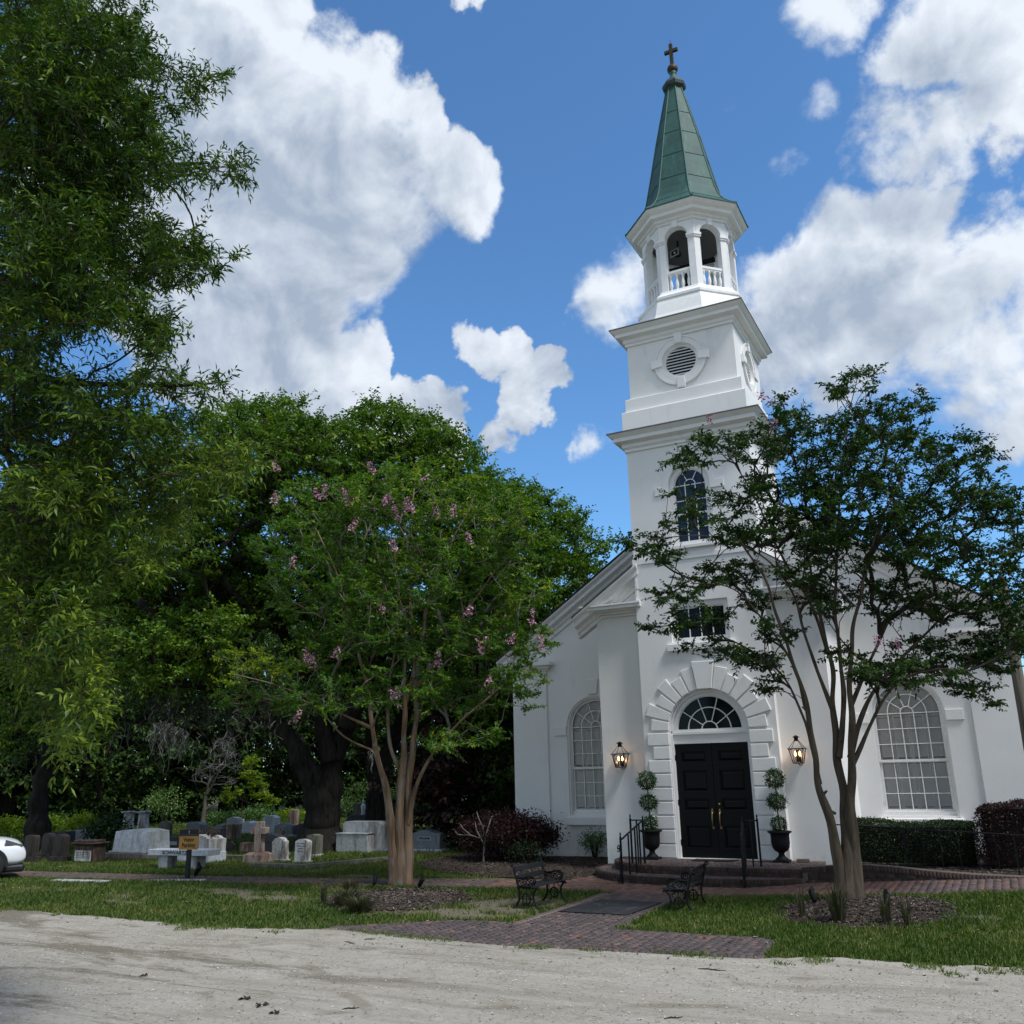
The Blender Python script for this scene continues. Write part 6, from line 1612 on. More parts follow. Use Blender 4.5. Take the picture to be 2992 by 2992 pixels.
def spray(tips, dirs, ntw, tl, nl, ll, lw, lv0, lvs, spread=.8, droop=.1, flat=.6, twig_r=.0025, clump_lv=.12, upb=.15, side=.8):
    """leafy twigs at every branch tip. returns leaves and twig edges"""
    n = len(tips); T0 = np.repeat(tips, ntw, 0); d = np.repeat(dirs, ntw, 0)
    rnd = rng.normal(size=(n*ntw, 3)); rnd[:, 2] *= flat
    d = unit(d*(1-spread)+unit(rnd)*spread+np.array([0, 0, upb])); L = tl*rng.uniform(.5, 1.2, n*ntw)
    T0 = T0-d*L[:, None]*.25*rng.uniform(0, 1, n*ntw)[:, None]
    T1 = T0+d*L[:, None]-np.array([0, 0, 1])*(droop*L)[:, None]
    m = n*ntw; tt = (np.arange(nl)+rng.uniform(.2, .9, (m, nl)))/nl
    base = T0[:, None]*(1-tt[..., None])+T1[:, None]*tt[..., None]
    dn = unit(T1-T0); up = unit(np.array([0, 0, 1.])+rng.normal(0, .45, (m, 3))); sd_ = unit(np.cross(dn, up))
    sg = np.where((np.arange(nl)[None, :]+rng.integers(0, 2, (m, 1))) % 2 == 0, 1, -1)
    ld = dn[:, None]*rng.uniform(.2, .9, (m, nl))[..., None]+sd_[:, None]*(sg*side)[..., None]+rng.normal(0, .33, (m, nl, 3))-np.array([0, 0, .12])
    ld = unit(ld.reshape(-1, 3)); un = unit(np.repeat(up, nl, 0)+rng.normal(0, .40, (m*nl, 3)))
    N_ = m*nl; V, Fc = leaf_quads(base.reshape(-1, 3), ld, un, ll*rng.uniform(.6, 1.25, N_), lw*rng.uniform(.7, 1.25, N_))
    if np.ndim(lv0): lv0 = np.repeat(lv0, ntw*nl)
    lv = np.clip(lv0+np.repeat(rng.normal(0, clump_lv, n), ntw*nl)+rng.normal(0, lvs, N_), 0, 1)
    return (V, Fc, lv), (T0, T1, np.full(m, twig_r*1.4), np.full(m, twig_r*.6))

def blob_clusters(base, blobs, per, depth, cx, hw, jit=1.0):
    """cluster centres inside blobs given in the 1932 view, spread through the depth of the crown"""
    out = []; lv = []; sh = []
    for bl in blobs:
        x, y, rx_, ry_ = bl[:4]; k = max(2, int(rng.poisson(math.pi*rx_*ry_/per))) if rx_*ry_ < 1500 else int(math.pi*rx_*ry_/per)
        bo = rng.uniform(-.5, .5)
        for _ in range(k):
            a = rng.uniform(0, 2*math.pi); r = math.sqrt(rng.uniform(0, 1))
            px, py = x+rx_*r*math.cos(a), y+ry_*r*math.sin(a)
            half = depth*math.sqrt(max(.06, 1-((px-cx)/hw)**2))
            off = half*np.clip(bo+rng.uniform(-.75, .75), -1, 1)
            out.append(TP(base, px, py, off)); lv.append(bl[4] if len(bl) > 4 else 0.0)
    return np.array(out), np.array(lv)

def stem_pts(base, pts, offs, r0, r1, root=None):
    n = len(pts); P = [TP(base, x, y, offs*(i/(n-1))**1.5) for i, (x, y) in enumerate(pts)]
    if root is not None: P[0] = np.array(root)
    rr = [r0*(r1/r0)**(i/(n-1)) for i in range(n)]
    # smooth by Catmull-Rom
    pp = smooth_path(np.column_stack([np.array(P), np.array(rr)]), .12)
    m = len(pp); t = np.linspace(0, 1, m)*m*.12; ph = rng.uniform(0, 6.28, 6); w = np.minimum(1, np.linspace(0, 1, m)*5)
    for k in range(2): pp[:, k] += w*(.030*np.sin(t*2.1+ph[k])+.018*np.sin(t*5.3+ph[k+2]))*min(1, r0*7)
    rr_ = pp[:, 3]*(1+.07*np.sin(t*7+ph[4])+.06*np.sin(t*3.1+ph[5]))
    return pp[:, :3], rr_

def plant_tree(name, base, label, cat, group, stems, blobs, per, depth, cx, hw, leaf, bark, limb, leafmat, sides=12, seg=.35, r_tip=.006, flare=1.35, twigs=True, pmax=None, extra_cl=None, wob=.0):
    """stems: list of (px points, end depth offset, r0, r1)"""
    base = np.array(base, float); t = thing(name, base, label, cat, group)
    S = []; mb = MB()
    for i, (pts, offs, r0, r1) in enumerate(stems):
        P, rr = stem_pts(base, pts, offs, r0, r1)
        if i < 4 and abs(P[0][2]-base[2]) < .6:
            h = P[:, 2]-base[2]; rr = rr*(1+(flare-1)*np.exp(-np.maximum(h, 0)/.28)); P[0][2] = base[2]-.15
        if wob: rr = rr*(1+wob*np.sin(np.arange(len(rr))*.9+i))
        mb.tube([tuple(p) for p in P], list(rr), sides if r0 > .05 else 8); S.append((P, rr))
    tr = mb.build('trunk', bark, t, off=base)
    cl, lvo = blob_clusters(base, blobs, per, depth, cx, hw)
    P0, P1, ra, rb, dr, tp = grow(S, cl, base+np.array([0, 0, 1.5]), r_tip, seg, pmax=pmax)
    (V, Fc, lv), (t0, t1, q0, q1) = spray(tp, dr, lv0=leaf.pop('lv0')+lvo, **leaf)
    if twigs: P0 = np.concatenate([P0, t0]); P1 = np.concatenate([P1, t1]); ra = np.concatenate([ra, q0]); rb = np.concatenate([rb, q1])
    bv, bf = edges_mesh(P0, P1, ra, rb, 5)
    np_obj('branches', bv, bf, limb, t, smooth=True, off=base)
    np_obj('crown', V, Fc, leafmat, t, {'lv': lv}, off=base)
    return t, S, tp, (P0, P1)

M_BK1 = bark_mat('crape_bark_tan', (.10, .058, .034), (.27, .185, .12), 7.0, .07, .8, patch=(.20, .18, .15))
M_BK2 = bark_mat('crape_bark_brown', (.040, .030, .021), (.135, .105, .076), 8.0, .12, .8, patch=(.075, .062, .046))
M_BKO = bark_mat('oak_bark', (.007, .006, .0055), (.038, .034, .029), 6.0, .22, 1.0)
M_BKW = bark_mat('willow_oak_bark', (.02, .017, .014), (.06, .05, .042), 6.0, .2, .6)
M_LIMB1 = bark_mat('crape_limb_pale', (.075, .066, .05), (.21, .195, .16), 9, .3, .2)
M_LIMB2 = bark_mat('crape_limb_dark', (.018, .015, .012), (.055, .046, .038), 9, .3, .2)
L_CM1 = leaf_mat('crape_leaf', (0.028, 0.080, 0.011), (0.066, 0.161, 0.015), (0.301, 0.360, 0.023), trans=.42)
L_CM2 = leaf_mat('crape_leaf_shaded', (0.009, 0.027, 0.005), (0.023, 0.059, 0.010), (0.071, 0.132, 0.017), trans=.32)  # darker copy of the crape leaf, backlit shade put into its colour
L_WIL = leaf_mat('willow_oak_leaf', (0.021, 0.051, 0.008), (0.051, 0.112, 0.012), (0.176, 0.243, 0.020), trans=.24, gloss=.25, rough=.45)
L_OAK = leaf_mat('live_oak_leaf', (0.025, 0.063, 0.009), (0.073, 0.152, 0.018), (0.211, 0.275, 0.027), trans=.30)
L_WOOD = leaf_mat('wood_leaf', (0.022, 0.046, 0.013), (0.048, 0.098, 0.023), (0.107, 0.173, 0.034), trans=.25)
L_BUSH = leaf_mat('shrub_leaf', (0.036, 0.085, 0.025), (0.084, 0.177, 0.046), (0.241, 0.332, 0.106), trans=.3)
L_LIME = leaf_mat('lime_leaf', (0.077, 0.150, 0.014), (0.188, 0.285, 0.020), (0.375, 0.435, 0.040), trans=.4)
L_RED = leaf_mat('purple_leaf', (0.014, 0.010, 0.010), (0.038, 0.018, 0.019), (0.098, 0.028, 0.033), trans=.2)
L_HEDGE = leaf_mat('hedge_leaf', (0.008, 0.019, 0.007), (0.019, 0.042, 0.013), (0.059, 0.098, 0.028), trans=.2)
M_MOSS = attr_mat('spanish_moss', [(0, (.045, .050, .040)), (.6, (.105, .112, .092)), (1, (.24, .245, .215))], rough=1.0, spec=.05)
M_PINK = attr_mat('crape_blossom', [(0, (.24, .09, .14)), (.5, (.43, .22, .30)), (1, (.60, .42, .48))], rough=.8)

def moss(name, parent, pts, off, lmin, lmax, strands=14, w=.035, spread=.22, lv=.5):
    """tangled hanging clumps: zigzag ribbons of uneven length, one object per clump"""
    for p in pts:
        V = []; lvl = []; L0 = rng.uniform(lmin, lmax)*rng.uniform(.5, 1.1)
        for _ in range(strands*2):
            q = p+rng.normal(0, spread, 3)*np.array([1, 1, .3]); L = L0*rng.uniform(.12, 1.0)**1.4; a = rng.uniform(0, math.pi); ww = w*rng.uniform(.4, 1.6)
            s = np.array([math.cos(a)*ww, math.sin(a)*ww, 0]); v = np.clip(rng.normal(lv, .2), 0, 1); k = 5
            c = [q+np.concatenate([rng.normal(0, .07*spread/.3+.02, 2)*(j > 0), [-L*j/k]]) for j in range(k+1)]
            tw = [1.0, .9, .8, .65, .45, .1]
            for j in range(k): V += [c[j]-s*tw[j]*.5, c[j]+s*tw[j]*.5, c[j+1]+s*tw[j+1]*.5, c[j+1]-s*tw[j+1]*.5]; lvl.append(v)
        V = np.array(V); np_obj(name, V, np.arange(len(V)).reshape(-1, 4), M_MOSS, parent, {'lv': lvl}, off=off)

# ---- left crape myrtle with pink flowers
b1 = G(757*DPX, 1671*DPX)
CM1_ST = [([(745,1672),(741,1600),(729,1500),(712,1420),(704,1375),(690,1290),(668,1200),(640,1100),(600,1000)], -1.3, 0.146, .020),
    ([(756,1674),(756,1560),(757,1460),(760,1400),(766,1330),(762,1240),(764,1180),(752,1100),(742,1020)], -0.6, 0.155, .020),
    ([(769,1672),(770,1560),(775,1450),(779,1400),(786,1300),(796,1200),(802,1150),(830,1080),(862,1000),(900,930)], 0.9, 0.141, .020),
    ([(770,1560),(778,1510),(795,1460),(822,1415),(862,1368),(905,1330),(965,1280)], -1.2, .07, .02),
    ([(766,1330),(782,1240),(772,1100),(776,1000),(782,915)], .8, .055, .02),
    ([(704,1375),(655,1352),(592,1322),(520,1292),(440,1272)], -1.6, .045, .012),
    ([(786,1300),(832,1230),(882,1150),(950,1060),(1015,1000)], -.8, .055, .015),
    ([(668,1200),(622,1172),(562,1140),(500,1095)], .9, .035, .012),
    ([(757,1460),(735,1400),(733,1300),(745,1200),(720,1080),(690,960)], 1.5, .06, .02),
    ([(712,1420),(650,1390),(600,1340),(540,1335)], 1.0, .03, .012)]
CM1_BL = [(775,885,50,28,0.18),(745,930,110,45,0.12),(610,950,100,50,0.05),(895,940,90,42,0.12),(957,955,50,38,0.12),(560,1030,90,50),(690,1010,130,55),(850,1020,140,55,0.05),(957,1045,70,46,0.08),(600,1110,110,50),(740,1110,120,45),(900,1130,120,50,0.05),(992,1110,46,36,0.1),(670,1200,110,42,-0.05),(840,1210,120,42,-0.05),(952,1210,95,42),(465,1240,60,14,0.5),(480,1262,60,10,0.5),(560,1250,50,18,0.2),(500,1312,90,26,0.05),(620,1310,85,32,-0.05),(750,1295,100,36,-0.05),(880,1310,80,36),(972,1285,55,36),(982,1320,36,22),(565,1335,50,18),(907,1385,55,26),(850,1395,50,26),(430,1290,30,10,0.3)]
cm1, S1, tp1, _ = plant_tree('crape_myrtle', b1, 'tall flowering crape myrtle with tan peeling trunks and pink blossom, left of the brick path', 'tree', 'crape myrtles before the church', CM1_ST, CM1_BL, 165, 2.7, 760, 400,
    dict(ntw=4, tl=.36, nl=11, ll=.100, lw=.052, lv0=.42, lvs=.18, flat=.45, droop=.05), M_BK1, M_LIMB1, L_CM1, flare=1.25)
FLOW = [(518,940),(597,930),(612,928),(652,932),(660,945),(668,990),(726,945),(736,943),(748,968),(765,952),(775,957),(822,962),(855,963),(553,1062),(742,1028),(885,1015),(720,1143),(578,1238),(588,1248),(635,1230),(905,1218),(918,1210),(826,1244),(750,1305),(742,1315),(560,1353),(1022,1213),(965,1205),(920,1290),(885,1152),(520,880),(1003,1162),(700,882),(800,905)]
for i, (fx, fy) in enumerate(FLOW):
    c = TP(b1, fx, fy, -2.6*math.sqrt(max(.1, 1-((fx-760)/400)**2))*rng.uniform(.75, 1.0)); n = 56; h = rng.uniform(.11, .21)
    ax = unit(np.array([[rng.normal(0, .3), rng.normal(0, .3), 1.0]]))[0]
    s = rng.uniform(-1, 1, n); rad = .105*(1-.55*(s+1)/2)*np.sqrt(rng.uniform(0.1, 1, n)); a = rng.uniform(0, 6.28, n)
    p = c+np.outer(s*h, ax)+np.stack([rad*np.cos(a), rad*np.sin(a), rng.normal(0, .015, n)], 1)
    V, Fc = leaf_quads(p, unit(rng.normal(size=(n, 3))), unit(rng.normal(size=(n, 3))), .055*rng.uniform(.7, 1.3, n), .05)
    np_obj('flower_panicle', V, Fc, M_PINK, cm1, {'lv': np.clip(rng.normal(.5, .22, n), 0, 1)}, off=b1)
moss('spanish_moss', cm1, [TP(b1, x, y, -1.6) for x, y in ((640,1335),(812,1245),(745,1300),(700,1420))], b1, .25, .6, 10, .02, .06, .7)

# ---- right crape myrtle, dark against the sky
b2 = G(1603*DPX, 1702*DPX)
CM2_ST = [([(1588,1702),(1579,1620),(1563,1540),(1547,1480),(1540,1430),(1521,1340),(1498,1255),(1472,1170),(1440,1090),(1390,1015)], -1.0, .125, .02),
    ([(1601,1704),(1598,1600),(1592,1500),(1584,1430),(1571,1340),(1565,1240),(1546,1150),(1520,1050),(1490,935)], .6, .165, .02),
    ([(1616,1703),(1612,1600),(1606,1500),(1604,1420),(1606,1330),(1608,1240),(1614,1150),(1650,1020),(1702,895)], -.8, .15, .02),
    ([(1547,1480),(1535,1420),(1512,1345),(1470,1268),(1400,1218),(1330,1188)], .8, .045, .012),
    ([(1584,1430),(1591,1340),(1586,1250),(1576,1130),(1582,1000),(1592,860),(1605,755)], 1.2, .065, .016),
    ([(1604,1430),(1626,1350),(1660,1290),(1702,1240),(1762,1180),(1842,1110),(1905,1055)], .9, .06, .015),
    ([(1606,1450),(1642,1370),(1692,1290),(1782,1262),(1872,1292)], -.7, .05, .012),
    ([(1606,1330),(1641,1250),(1672,1180),(1722,1080),(1792,965)], 1.0, .05, .015),
    ([(1571,1340),(1541,1262),(1518,1200),(1496,1120),(1440,1050),(1335,1012),(1222,1018)], -.9, .045, .010),
    ([(1521,1340),(1495,1250),(1440,1170),(1380,1110),(1300,1100)], -1.2, .035, .010),
    ([(1565,1240),(1530,1140),(1470,1040),(1420,930),(1370,850)], .9, .04, .012)]
CM2_BL = [(1600,735,50,24),(1635,705,25,10),(1690,790,80,38),(1740,745,16,14),(1500,800,50,40),(1440,835,55,45),(1470,770,16,26),(1335,848,66,30),(1295,872,36,16),(1550,850,80,45),(1620,800,60,35),(1700,870,105,55),(1820,870,70,45),(1495,930,100,46),(1350,955,58,30),(1285,985,38,22),(1270,935,24,12),(1215,1028,45,18),(1180,1015,14,8),(1260,1050,30,14),(1620,950,110,46),(1780,960,115,50),(1895,955,55,46),(1480,1005,100,38),(1380,1010,40,24),(1640,1035,120,46,.05),(1800,1050,110,46),(1330,1090,56,22),(1400,1085,45,26),(1268,1122,46,16),(1312,1165,66,20),(1250,1190,36,12),(1430,1130,40,22),(1560,1130,55,36),(1680,1130,75,42),(1820,1140,95,42),(1905,1110,45,60),(1340,1225,60,20),(1420,1242,46,24),(1462,1290,34,16),(1790,1230,105,38),(1880,1225,55,50),(1720,1272,95,26),(1650,1275,50,24),(1825,1300,55,16),(1885,1328,28,9),(1600,1240,34,22),(1470,1190,40,25),(1518,1080,60,30),(1940,1010,50,50),(1950,1180,50,60),(1700,1010,80,40),(1560,1010,60,36),(1560,900,60,35)]
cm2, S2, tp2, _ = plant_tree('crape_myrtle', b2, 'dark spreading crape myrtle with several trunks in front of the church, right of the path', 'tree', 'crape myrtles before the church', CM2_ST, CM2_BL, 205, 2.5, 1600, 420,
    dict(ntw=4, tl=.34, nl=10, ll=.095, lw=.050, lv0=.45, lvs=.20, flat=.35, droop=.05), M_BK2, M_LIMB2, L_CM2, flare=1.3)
for (fx, fy) in ((1655,1210),(1690,1212),(1437,748),(1452,757),(1338,790),(1460,800)):
    c = TP(b2, fx, fy, -1.8); n = 36
    s = rng.uniform(-1, 1, n); rad = .07*np.sqrt(rng.uniform(.1, 1, n)); a = rng.uniform(0, 6.28, n)
    p = c+np.stack([rad*np.cos(a), rad*np.sin(a), s*.11], 1)
    V, Fc = leaf_quads(p, unit(rng.normal(size=(n, 3))), unit(rng.normal(size=(n, 3))), .045, .04)
    np_obj('flower_panicle', V, Fc, M_PINK, cm2, {'lv': np.clip(rng.normal(.35, .2, n), 0, 1)}, off=b2)
stb = MB()
for (x, y, a, r) in ((1541,1432,150,.035),(1576,1535,165,.03),(1600,1500,20,.03),(1521,1340,160,.02),(1552,1500,30,.035),(1590,1400,160,.025),(1606,1380,10,.025),(1500,1262,170,.018)):
    p = TP(b2, x, y, -.1); d = HR*math.cos(R(a))+np.array([0, 0, math.sin(R(a))+.35])-HV*.4; d /= np.linalg.norm(d)
    stb.tube([tuple(p), tuple(p+d*.07), tuple(p+d*.12)], [r*1.0, r*.75, r*.6], 7)
stb.build('pruned_stubs', M_BK2, cm2, off=b2)
moss('spanish_moss', cm2, [TP(b2, x, y, -.8) for x, y in ((1440,1232),(1452,1240),(1462,1246),(1520,1000))], b2, .25, .55, 12, .02, .06, .25)

# ---- willow oak hanging in from the left, close to the camera
b3 = np.array([-5.2, -19.3, 0.0])
def W3(x, y, off=0): return TP(b3, x, y, off)
WO_BL = [(60,30,90,60,0),(190,40,75,45,0),(40,130,80,80,0),(150,140,95,65,0),(250,95,34,36,0),(288,130,34,14,0),(60,240,100,80,0),(190,240,95,66,0),(268,220,34,42,0),(372,148,56,9,0),(335,188,44,13,0),(405,140,20,6,0),(90,340,110,80,0),(220,345,84,54,0),(305,300,46,20,0),(405,308,62,8,0),(350,330,55,14,0),(455,330,14,6,0),(100,440,110,70,0),(230,450,84,56,0),(335,470,64,28,0),(60,530,90,60,0),(180,550,95,45,0),(300,520,66,26,0),(395,500,16,8,0),(60,615,90,38,0),(30,690,46,36,0),(275,612,46,26,0),(300,655,30,18,0),(60,745,85,46,0),(180,735,80,18,0),(300,725,54,14,0),(395,722,45,6,0),(80,820,110,50,0),(220,802,95,32,0),(330,805,52,24,0),(100,900,94.6,50,0.19),(224,890,90.3,46,0.19),(346,870,55.04,36,0.23),(424,872,48.16,26,0.25),(474,880,25.8,14,0.28),(80,980,86.0,50,0.19),(194,970,81.7,42,0.18),(314,960,55.04,34,0.25),(60,1070,77.4,48.0,0.19),(154,1070,72.24,36.8,0.21),(264,1050,46.44,24.0,0.25),(80,1160,77.4,40.0,0.18),(154,1160,46.44,36.8,0.23),(100,1250,73.1,32.0,0.21),(154,1250,37.84,28.8,0.25),(104,1335,47.3,28.8,0.28),(146,1310,37.84,36.8,0.28),(124,1400,29.24,17.6,0.31),(50,1200,51.6,40.0,0.19)]
t3 = thing('willow_oak', b3, 'large willow oak with narrow leaves hanging into the picture from the left edge', 'tree')
trunk = [(b3+np.array([0, 0, -.2])), b3+np.array([.05, .02, 2.0]), b3+np.array([.1, .1, 5]), b3+np.array([.25, .2, 9]), b3+np.array([.3, .4, 13])]
S3 = []; mb = MB()
tp_ = smooth_path(np.column_stack([np.array(trunk), [.38, .30, .26, .2, .12]]), .3); mb.tube([tuple(p) for p in tp_[:, :3]], list(tp_[:, 3]), 16); S3.append((tp_[:, :3], tp_[:, 3]))
for (z, pts, off, r) in ((10.2, [(-60,60),(120,70),(230,90)], .6, .07), (9.0, [(-80,200),(80,190),(230,190),(330,180)], -.5, .08), (8.2, [(-60,330),(90,310),(240,310),(400,308)], .3, .08), (7.3, [(-60,430),(120,430),(300,480)], -.6, .07), (6.6, [(-60,540),(60,545),(180,560),(280,620)], .4, .07), (5.8, [(-60,700),(120,720),(300,728),(420,722)], -.3, .06), (5.2, [(-60,830),(120,850),(300,870),(470,872)], .5, .08), (4.6, [(-60,960),(120,960),(300,960)], -.5, .06), (4.0, [(-60,1080),(80,1090),(220,1060)], .5, .05), (3.4, [(-60,1235),(60,1240),(130,1262),(165,1330)], -.4, .05)):
    P = [np.array([np.interp(z, [0, 2, 5, 9, 13], [p[0] for p in trunk]), np.interp(z, [0, 2, 5, 9, 13], [p[1] for p in trunk]), z])]+[W3(x, y, off*(i+1)/len(pts)) for i, (x, y) in enumerate(pts)]
    q = smooth_path(np.column_stack([np.array(P), np.linspace(r, .012, len(P))]), .12); mb.tube([tuple(p) for p in q[:, :3]], list(q[:, 3]), 8); S3.append((q[:, :3], q[:, 3]))
mb.build('trunk', M_BKW, t3, off=b3)
cl, lvo = blob_clusters(b3, WO_BL, 150, 1.9, 60, 520)
cl = cl+rng.normal(0, .07, cl.shape)
P0, P1, ra, rb, dr, tp = grow(S3, cl, b3+np.array([0, 0, 5]), .0035, .22, attach=.25, pmax=.03)
(V, Fc, lv), (t0, t1, q0, q1) = spray(tp, dr, ntw=4, tl=.32, nl=10, ll=.100, lw=.026, lv0=.43+lvo, lvs=.21, flat=1.0, clump_lv=.16, droop=.15, twig_r=.0016, side=.6, spread=.75)
bv, bf = edges_mesh(np.concatenate([P0, t0]), np.concatenate([P1, t1]), np.concatenate([ra, q0]), np.concatenate([rb, q1]), 5)
np_obj('branches', bv, bf, M_BKW, t3, smooth=True, off=b3); np_obj('crown', V, Fc, L_WIL, t3, {'lv': lv}, off=b3)

# ---- the great live oaks behind the graves
OL = dict(ntw=5, tl=.85, nl=11, ll=.165, lw=.095, lv0=.50, lvs=.15, flat=.5, droop=.08, clump_lv=.14)
bo = G(606*DPX, 1603*DPX)
O1_ST = [([(606,1606),(607,1560),(614,1500),(628,1440),(652,1370),(668,1250),(650,1080),(600,930)], 1.0, 1.0, .14),
    ([(606,1600),(604,1540),(588,1470),(545,1395),(485,1322),(425,1268),(330,1200),(260,1130)], -3.0, .72, .12),
    ([(625,1440),(600,1340),(545,1220),(500,1080),(470,930)], 2.5, .40, .10), ([(650,1370),(700,1260),(720,1130),(700,960)], -2.5, .40, .1), ([(485,1322),(400,1300),(300,1290)], -3.5, .22, .06)]
O1_BL = [(430,805,56,42),(500,785,40,40),(545,775,26,24),(560,830,76,46),(640,850,70,55),(470,880,90,58),(580,920,100,58),(680,940,90,55),(420,970,80,58),(530,1010,90,55),(640,1030,80,50),(330,1040,80,58),(430,1090,80,48),(300,1130,80,48),(380,1190,90,42),(270,1200,70,38),(480,1150,80,40),(300,1270,80,32),(420,1255,60,32),(560,1120,80,48),(230,1090,60,50),(360,950,50,50),(690,1120,80,60),(620,1230,70,40)]
oak1, _, tpo, _ = plant_tree('live_oak', bo, 'huge dark live oak with a massive forked trunk among the gravestones', 'tree', 'live oaks over the churchyard', O1_ST, O1_BL, 100, 6.0, 480, 380, dict(OL), M_BKO, M_BKO, L_OAK, sides=18, seg=.9, r_tip=.018, flare=1.25, twigs=False, pmax=.22, wob=.03)
moss('spanish_moss', oak1, [TP(bo, x+rng.normal(0, 14), y+rng.normal(0, 10), rng.uniform(-4, 4)) for x, y in ((250,1320),(290,1300),(330,1330),(360,1310),(390,1330),(420,1310),(440,1330),(470,1340),(500,1350),(270,1350),(540,1400),(350,1350),(560,1300),(300,1340),(400,1290),(240,1290),(520,1330),(380,1350)) for _ in range(2)], bo, .6, 2.0, 12, .045, .5, .25)
moss('spanish_moss', oak1, [TP(bo, x, y, -4.5) for x, y in ((305,1365),(320,1372),(335,1380),(345,1395),(315,1375))], bo, .7, 1.5, 22, .03, .22, .7)
bo2 = G(708*DPX, 1592*DPX)
O2_ST = [([(708,1594),(712,1500),(740,1400),(790,1290),(840,1170),(880,1030),(900,900)], 1.0, .52, .10), ([(712,1500),(700,1380),(730,1200),(760,1000),(780,850)], 2.0, .32, .08), ([(790,1290),(890,1220),(980,1140),(1070,1070)], -2.0, .25, .06), ([(840,1170),(930,1080),(1000,1010)], 2.5, .2, .06), ([(740,1400),(840,1340),(930,1300)], -1.5, .16, .05)]
O2_BL = [(712,790,50,40),(790,825,66,45),(850,855,55,40),(730,880,80,48),(820,930,90,48),(900,930,66,46),(960,955,66,50),(1030,980,56,46),(1078,995,36,32),(880,1010,90,48),(980,1050,90,48),(1060,1080,56,46),(1108,1060,30,22),(1135,1030,24,14),(1120,1110,26,18),(900,1115,90,45),(1000,1150,66,40),(1050,1175,40,24),(860,1205,76,40),(960,1235,56,36),(780,1060,80,48),(940,1312,46,36),(760,1180,80,48),(760,1290,80,40),(850,1300,60,40)]
oak2, _, _, _ = plant_tree('live_oak', bo2, 'live oak behind the two-tier tomb whose crown reaches to the church gable', 'tree', 'live oaks over the churchyard', O2_ST, O2_BL, 105, 5.5, 880, 300, dict(OL, ll=.175, lw=.10), M_BKO, M_BKO, L_OAK, sides=16, seg=.9, r_tip=.018, flare=1.2, twigs=False, pmax=.2, wob=.03)
bo3 = G(72*DPX, 1606*DPX)
O3_ST = [([(70,1608),(72,1540),(82,1460),(100,1380),(112,1300),(120,1180),(120,1050)], 1.0, .52, .12), ([(100,1380),(150,1300),(210,1220),(260,1150)], -1.5, .22, .06), ([(112,1300),(60,1220),(20,1130)], 1.5, .2, .06), ([(120,1180),(170,1080),(200,980)], 1.0, .15, .05)]
O3_BL = [(100,1000,100,55),(200,1000,80,55),(80,1120,90,55),(180,1150,70,46),(60,1240,80,46),(170,1255,55,40),(50,1340,60,30),(150,1375,55,22),(20,1060,80,60),(250,1080,60,50),(110,920,90,50),(30,1400,60,30)]
oak3, _, _, _ = plant_tree('live_oak', bo3, 'leaning live oak with a rough trunk behind the three dark tablets at the left', 'tree', 'live oaks over the churchyard', O3_ST, O3_BL, 160, 4.5, 120, 260, dict(OL, ll=.17, lw=.10), M_BKO, M_BKO, L_OAK, sides=16, seg=.9, r_tip=.018, flare=1.5, twigs=False, pmax=.2, wob=.04)
moss('spanish_moss', oak3, [TP(bo3, x, y, rng.uniform(-2, 2)) for x, y in ((30,1420),(60,1400),(90,1420),(140,1400),(20,1380),(110,1370))], bo3, .8, 2.0, 12, .05, .3, .3)

# ---- the wood at the back: a few trees modelled, the rest copies of them
def wood_tree(h, rw, n, seed, low=.12):
    """crown of leaf clumps on a trunk, built round the origin"""
    global rng
    keep = rng; rng = np.random.default_rng(seed)
    S = [(np.array([[0, 0, -.2], [rng.normal(0, .2), rng.normal(0, .2), h*.4], [rng.normal(0, .4), rng.normal(0, .4), h*.9]]), np.array([.028*h, .018*h, .004*h]))]
    cl = []
    while len(cl) < n:
        u = rng.uniform(low, 1); w = rw*(math.sin(math.pi*min(1, (u-low)/(1-low)*.86+.12))**.6)*(.8+.3*math.sin(u*17+seed)); a = rng.uniform(0, 6.283); r = w*math.sqrt(rng.uniform(.15, 1))
        cl.append((r*math.cos(a)*(1+.2*math.sin(3*a+seed)), r*math.sin(a), h*u))
    cl = np.array(cl); P0, P1, ra, rb, dr, tp = grow(S, cl, np.zeros(3), .02, 1.2, attach=.12, pmax=.15)
    lf, _ = spray(tp, dr, ntw=4, tl=.95, nl=9, ll=.26, lw=.15, lv0=.42, lvs=.17, flat=.6, droop=.1, clump_lv=.16)
    tb = MB().tube([tuple(p) for p in S[0][0]], list(S[0][1]), 10)
    br = edges_mesh(P0, P1, ra, rb, 5); rng = keep
    return tb, br, lf
PROT = {}
def wood_proto(key, h, rw, n, seed, m, label, cat, group, low=.12):
    tb, br, lf = wood_tree(h, rw, n, seed, low)
    t = thing('forest_tree', (0, 0, 0), label, cat, group); tb.build('trunk', M_BKO, t)
    np_obj('branches', br[0], br[1], M_BKO, t, smooth=True); np_obj('crown', lf[0], lf[1], m, t, {'lv': lf[2]}); PROT[key] = [t, False]
def put(key, loc, rot, sc, label):
    t, used = PROT[key]
    if used:
        r = t.copy(); COL.objects.link(r)
        for ch in t.children: c = ch.copy(); COL.objects.link(c); c.parent = r
    else: r = t; PROT[key][1] = True
    r.location = loc; r.rotation_euler = (0, 0, rot); r.scale = (sc, sc, sc); r['label'] = label
WG = 'trees of the dark wood behind the graves'
WL = 'dense dark green tree in the wood behind the graveyard'
for key, h, rw, n, sd_ in (('a', 14, 4.2, 360, 1), ('b', 11, 4.6, 340, 2), ('c', 16, 4.0, 380, 3)): wood_proto(key, h, rw, n, sd_, L_WOOD, WL, 'tree', WG, .05)
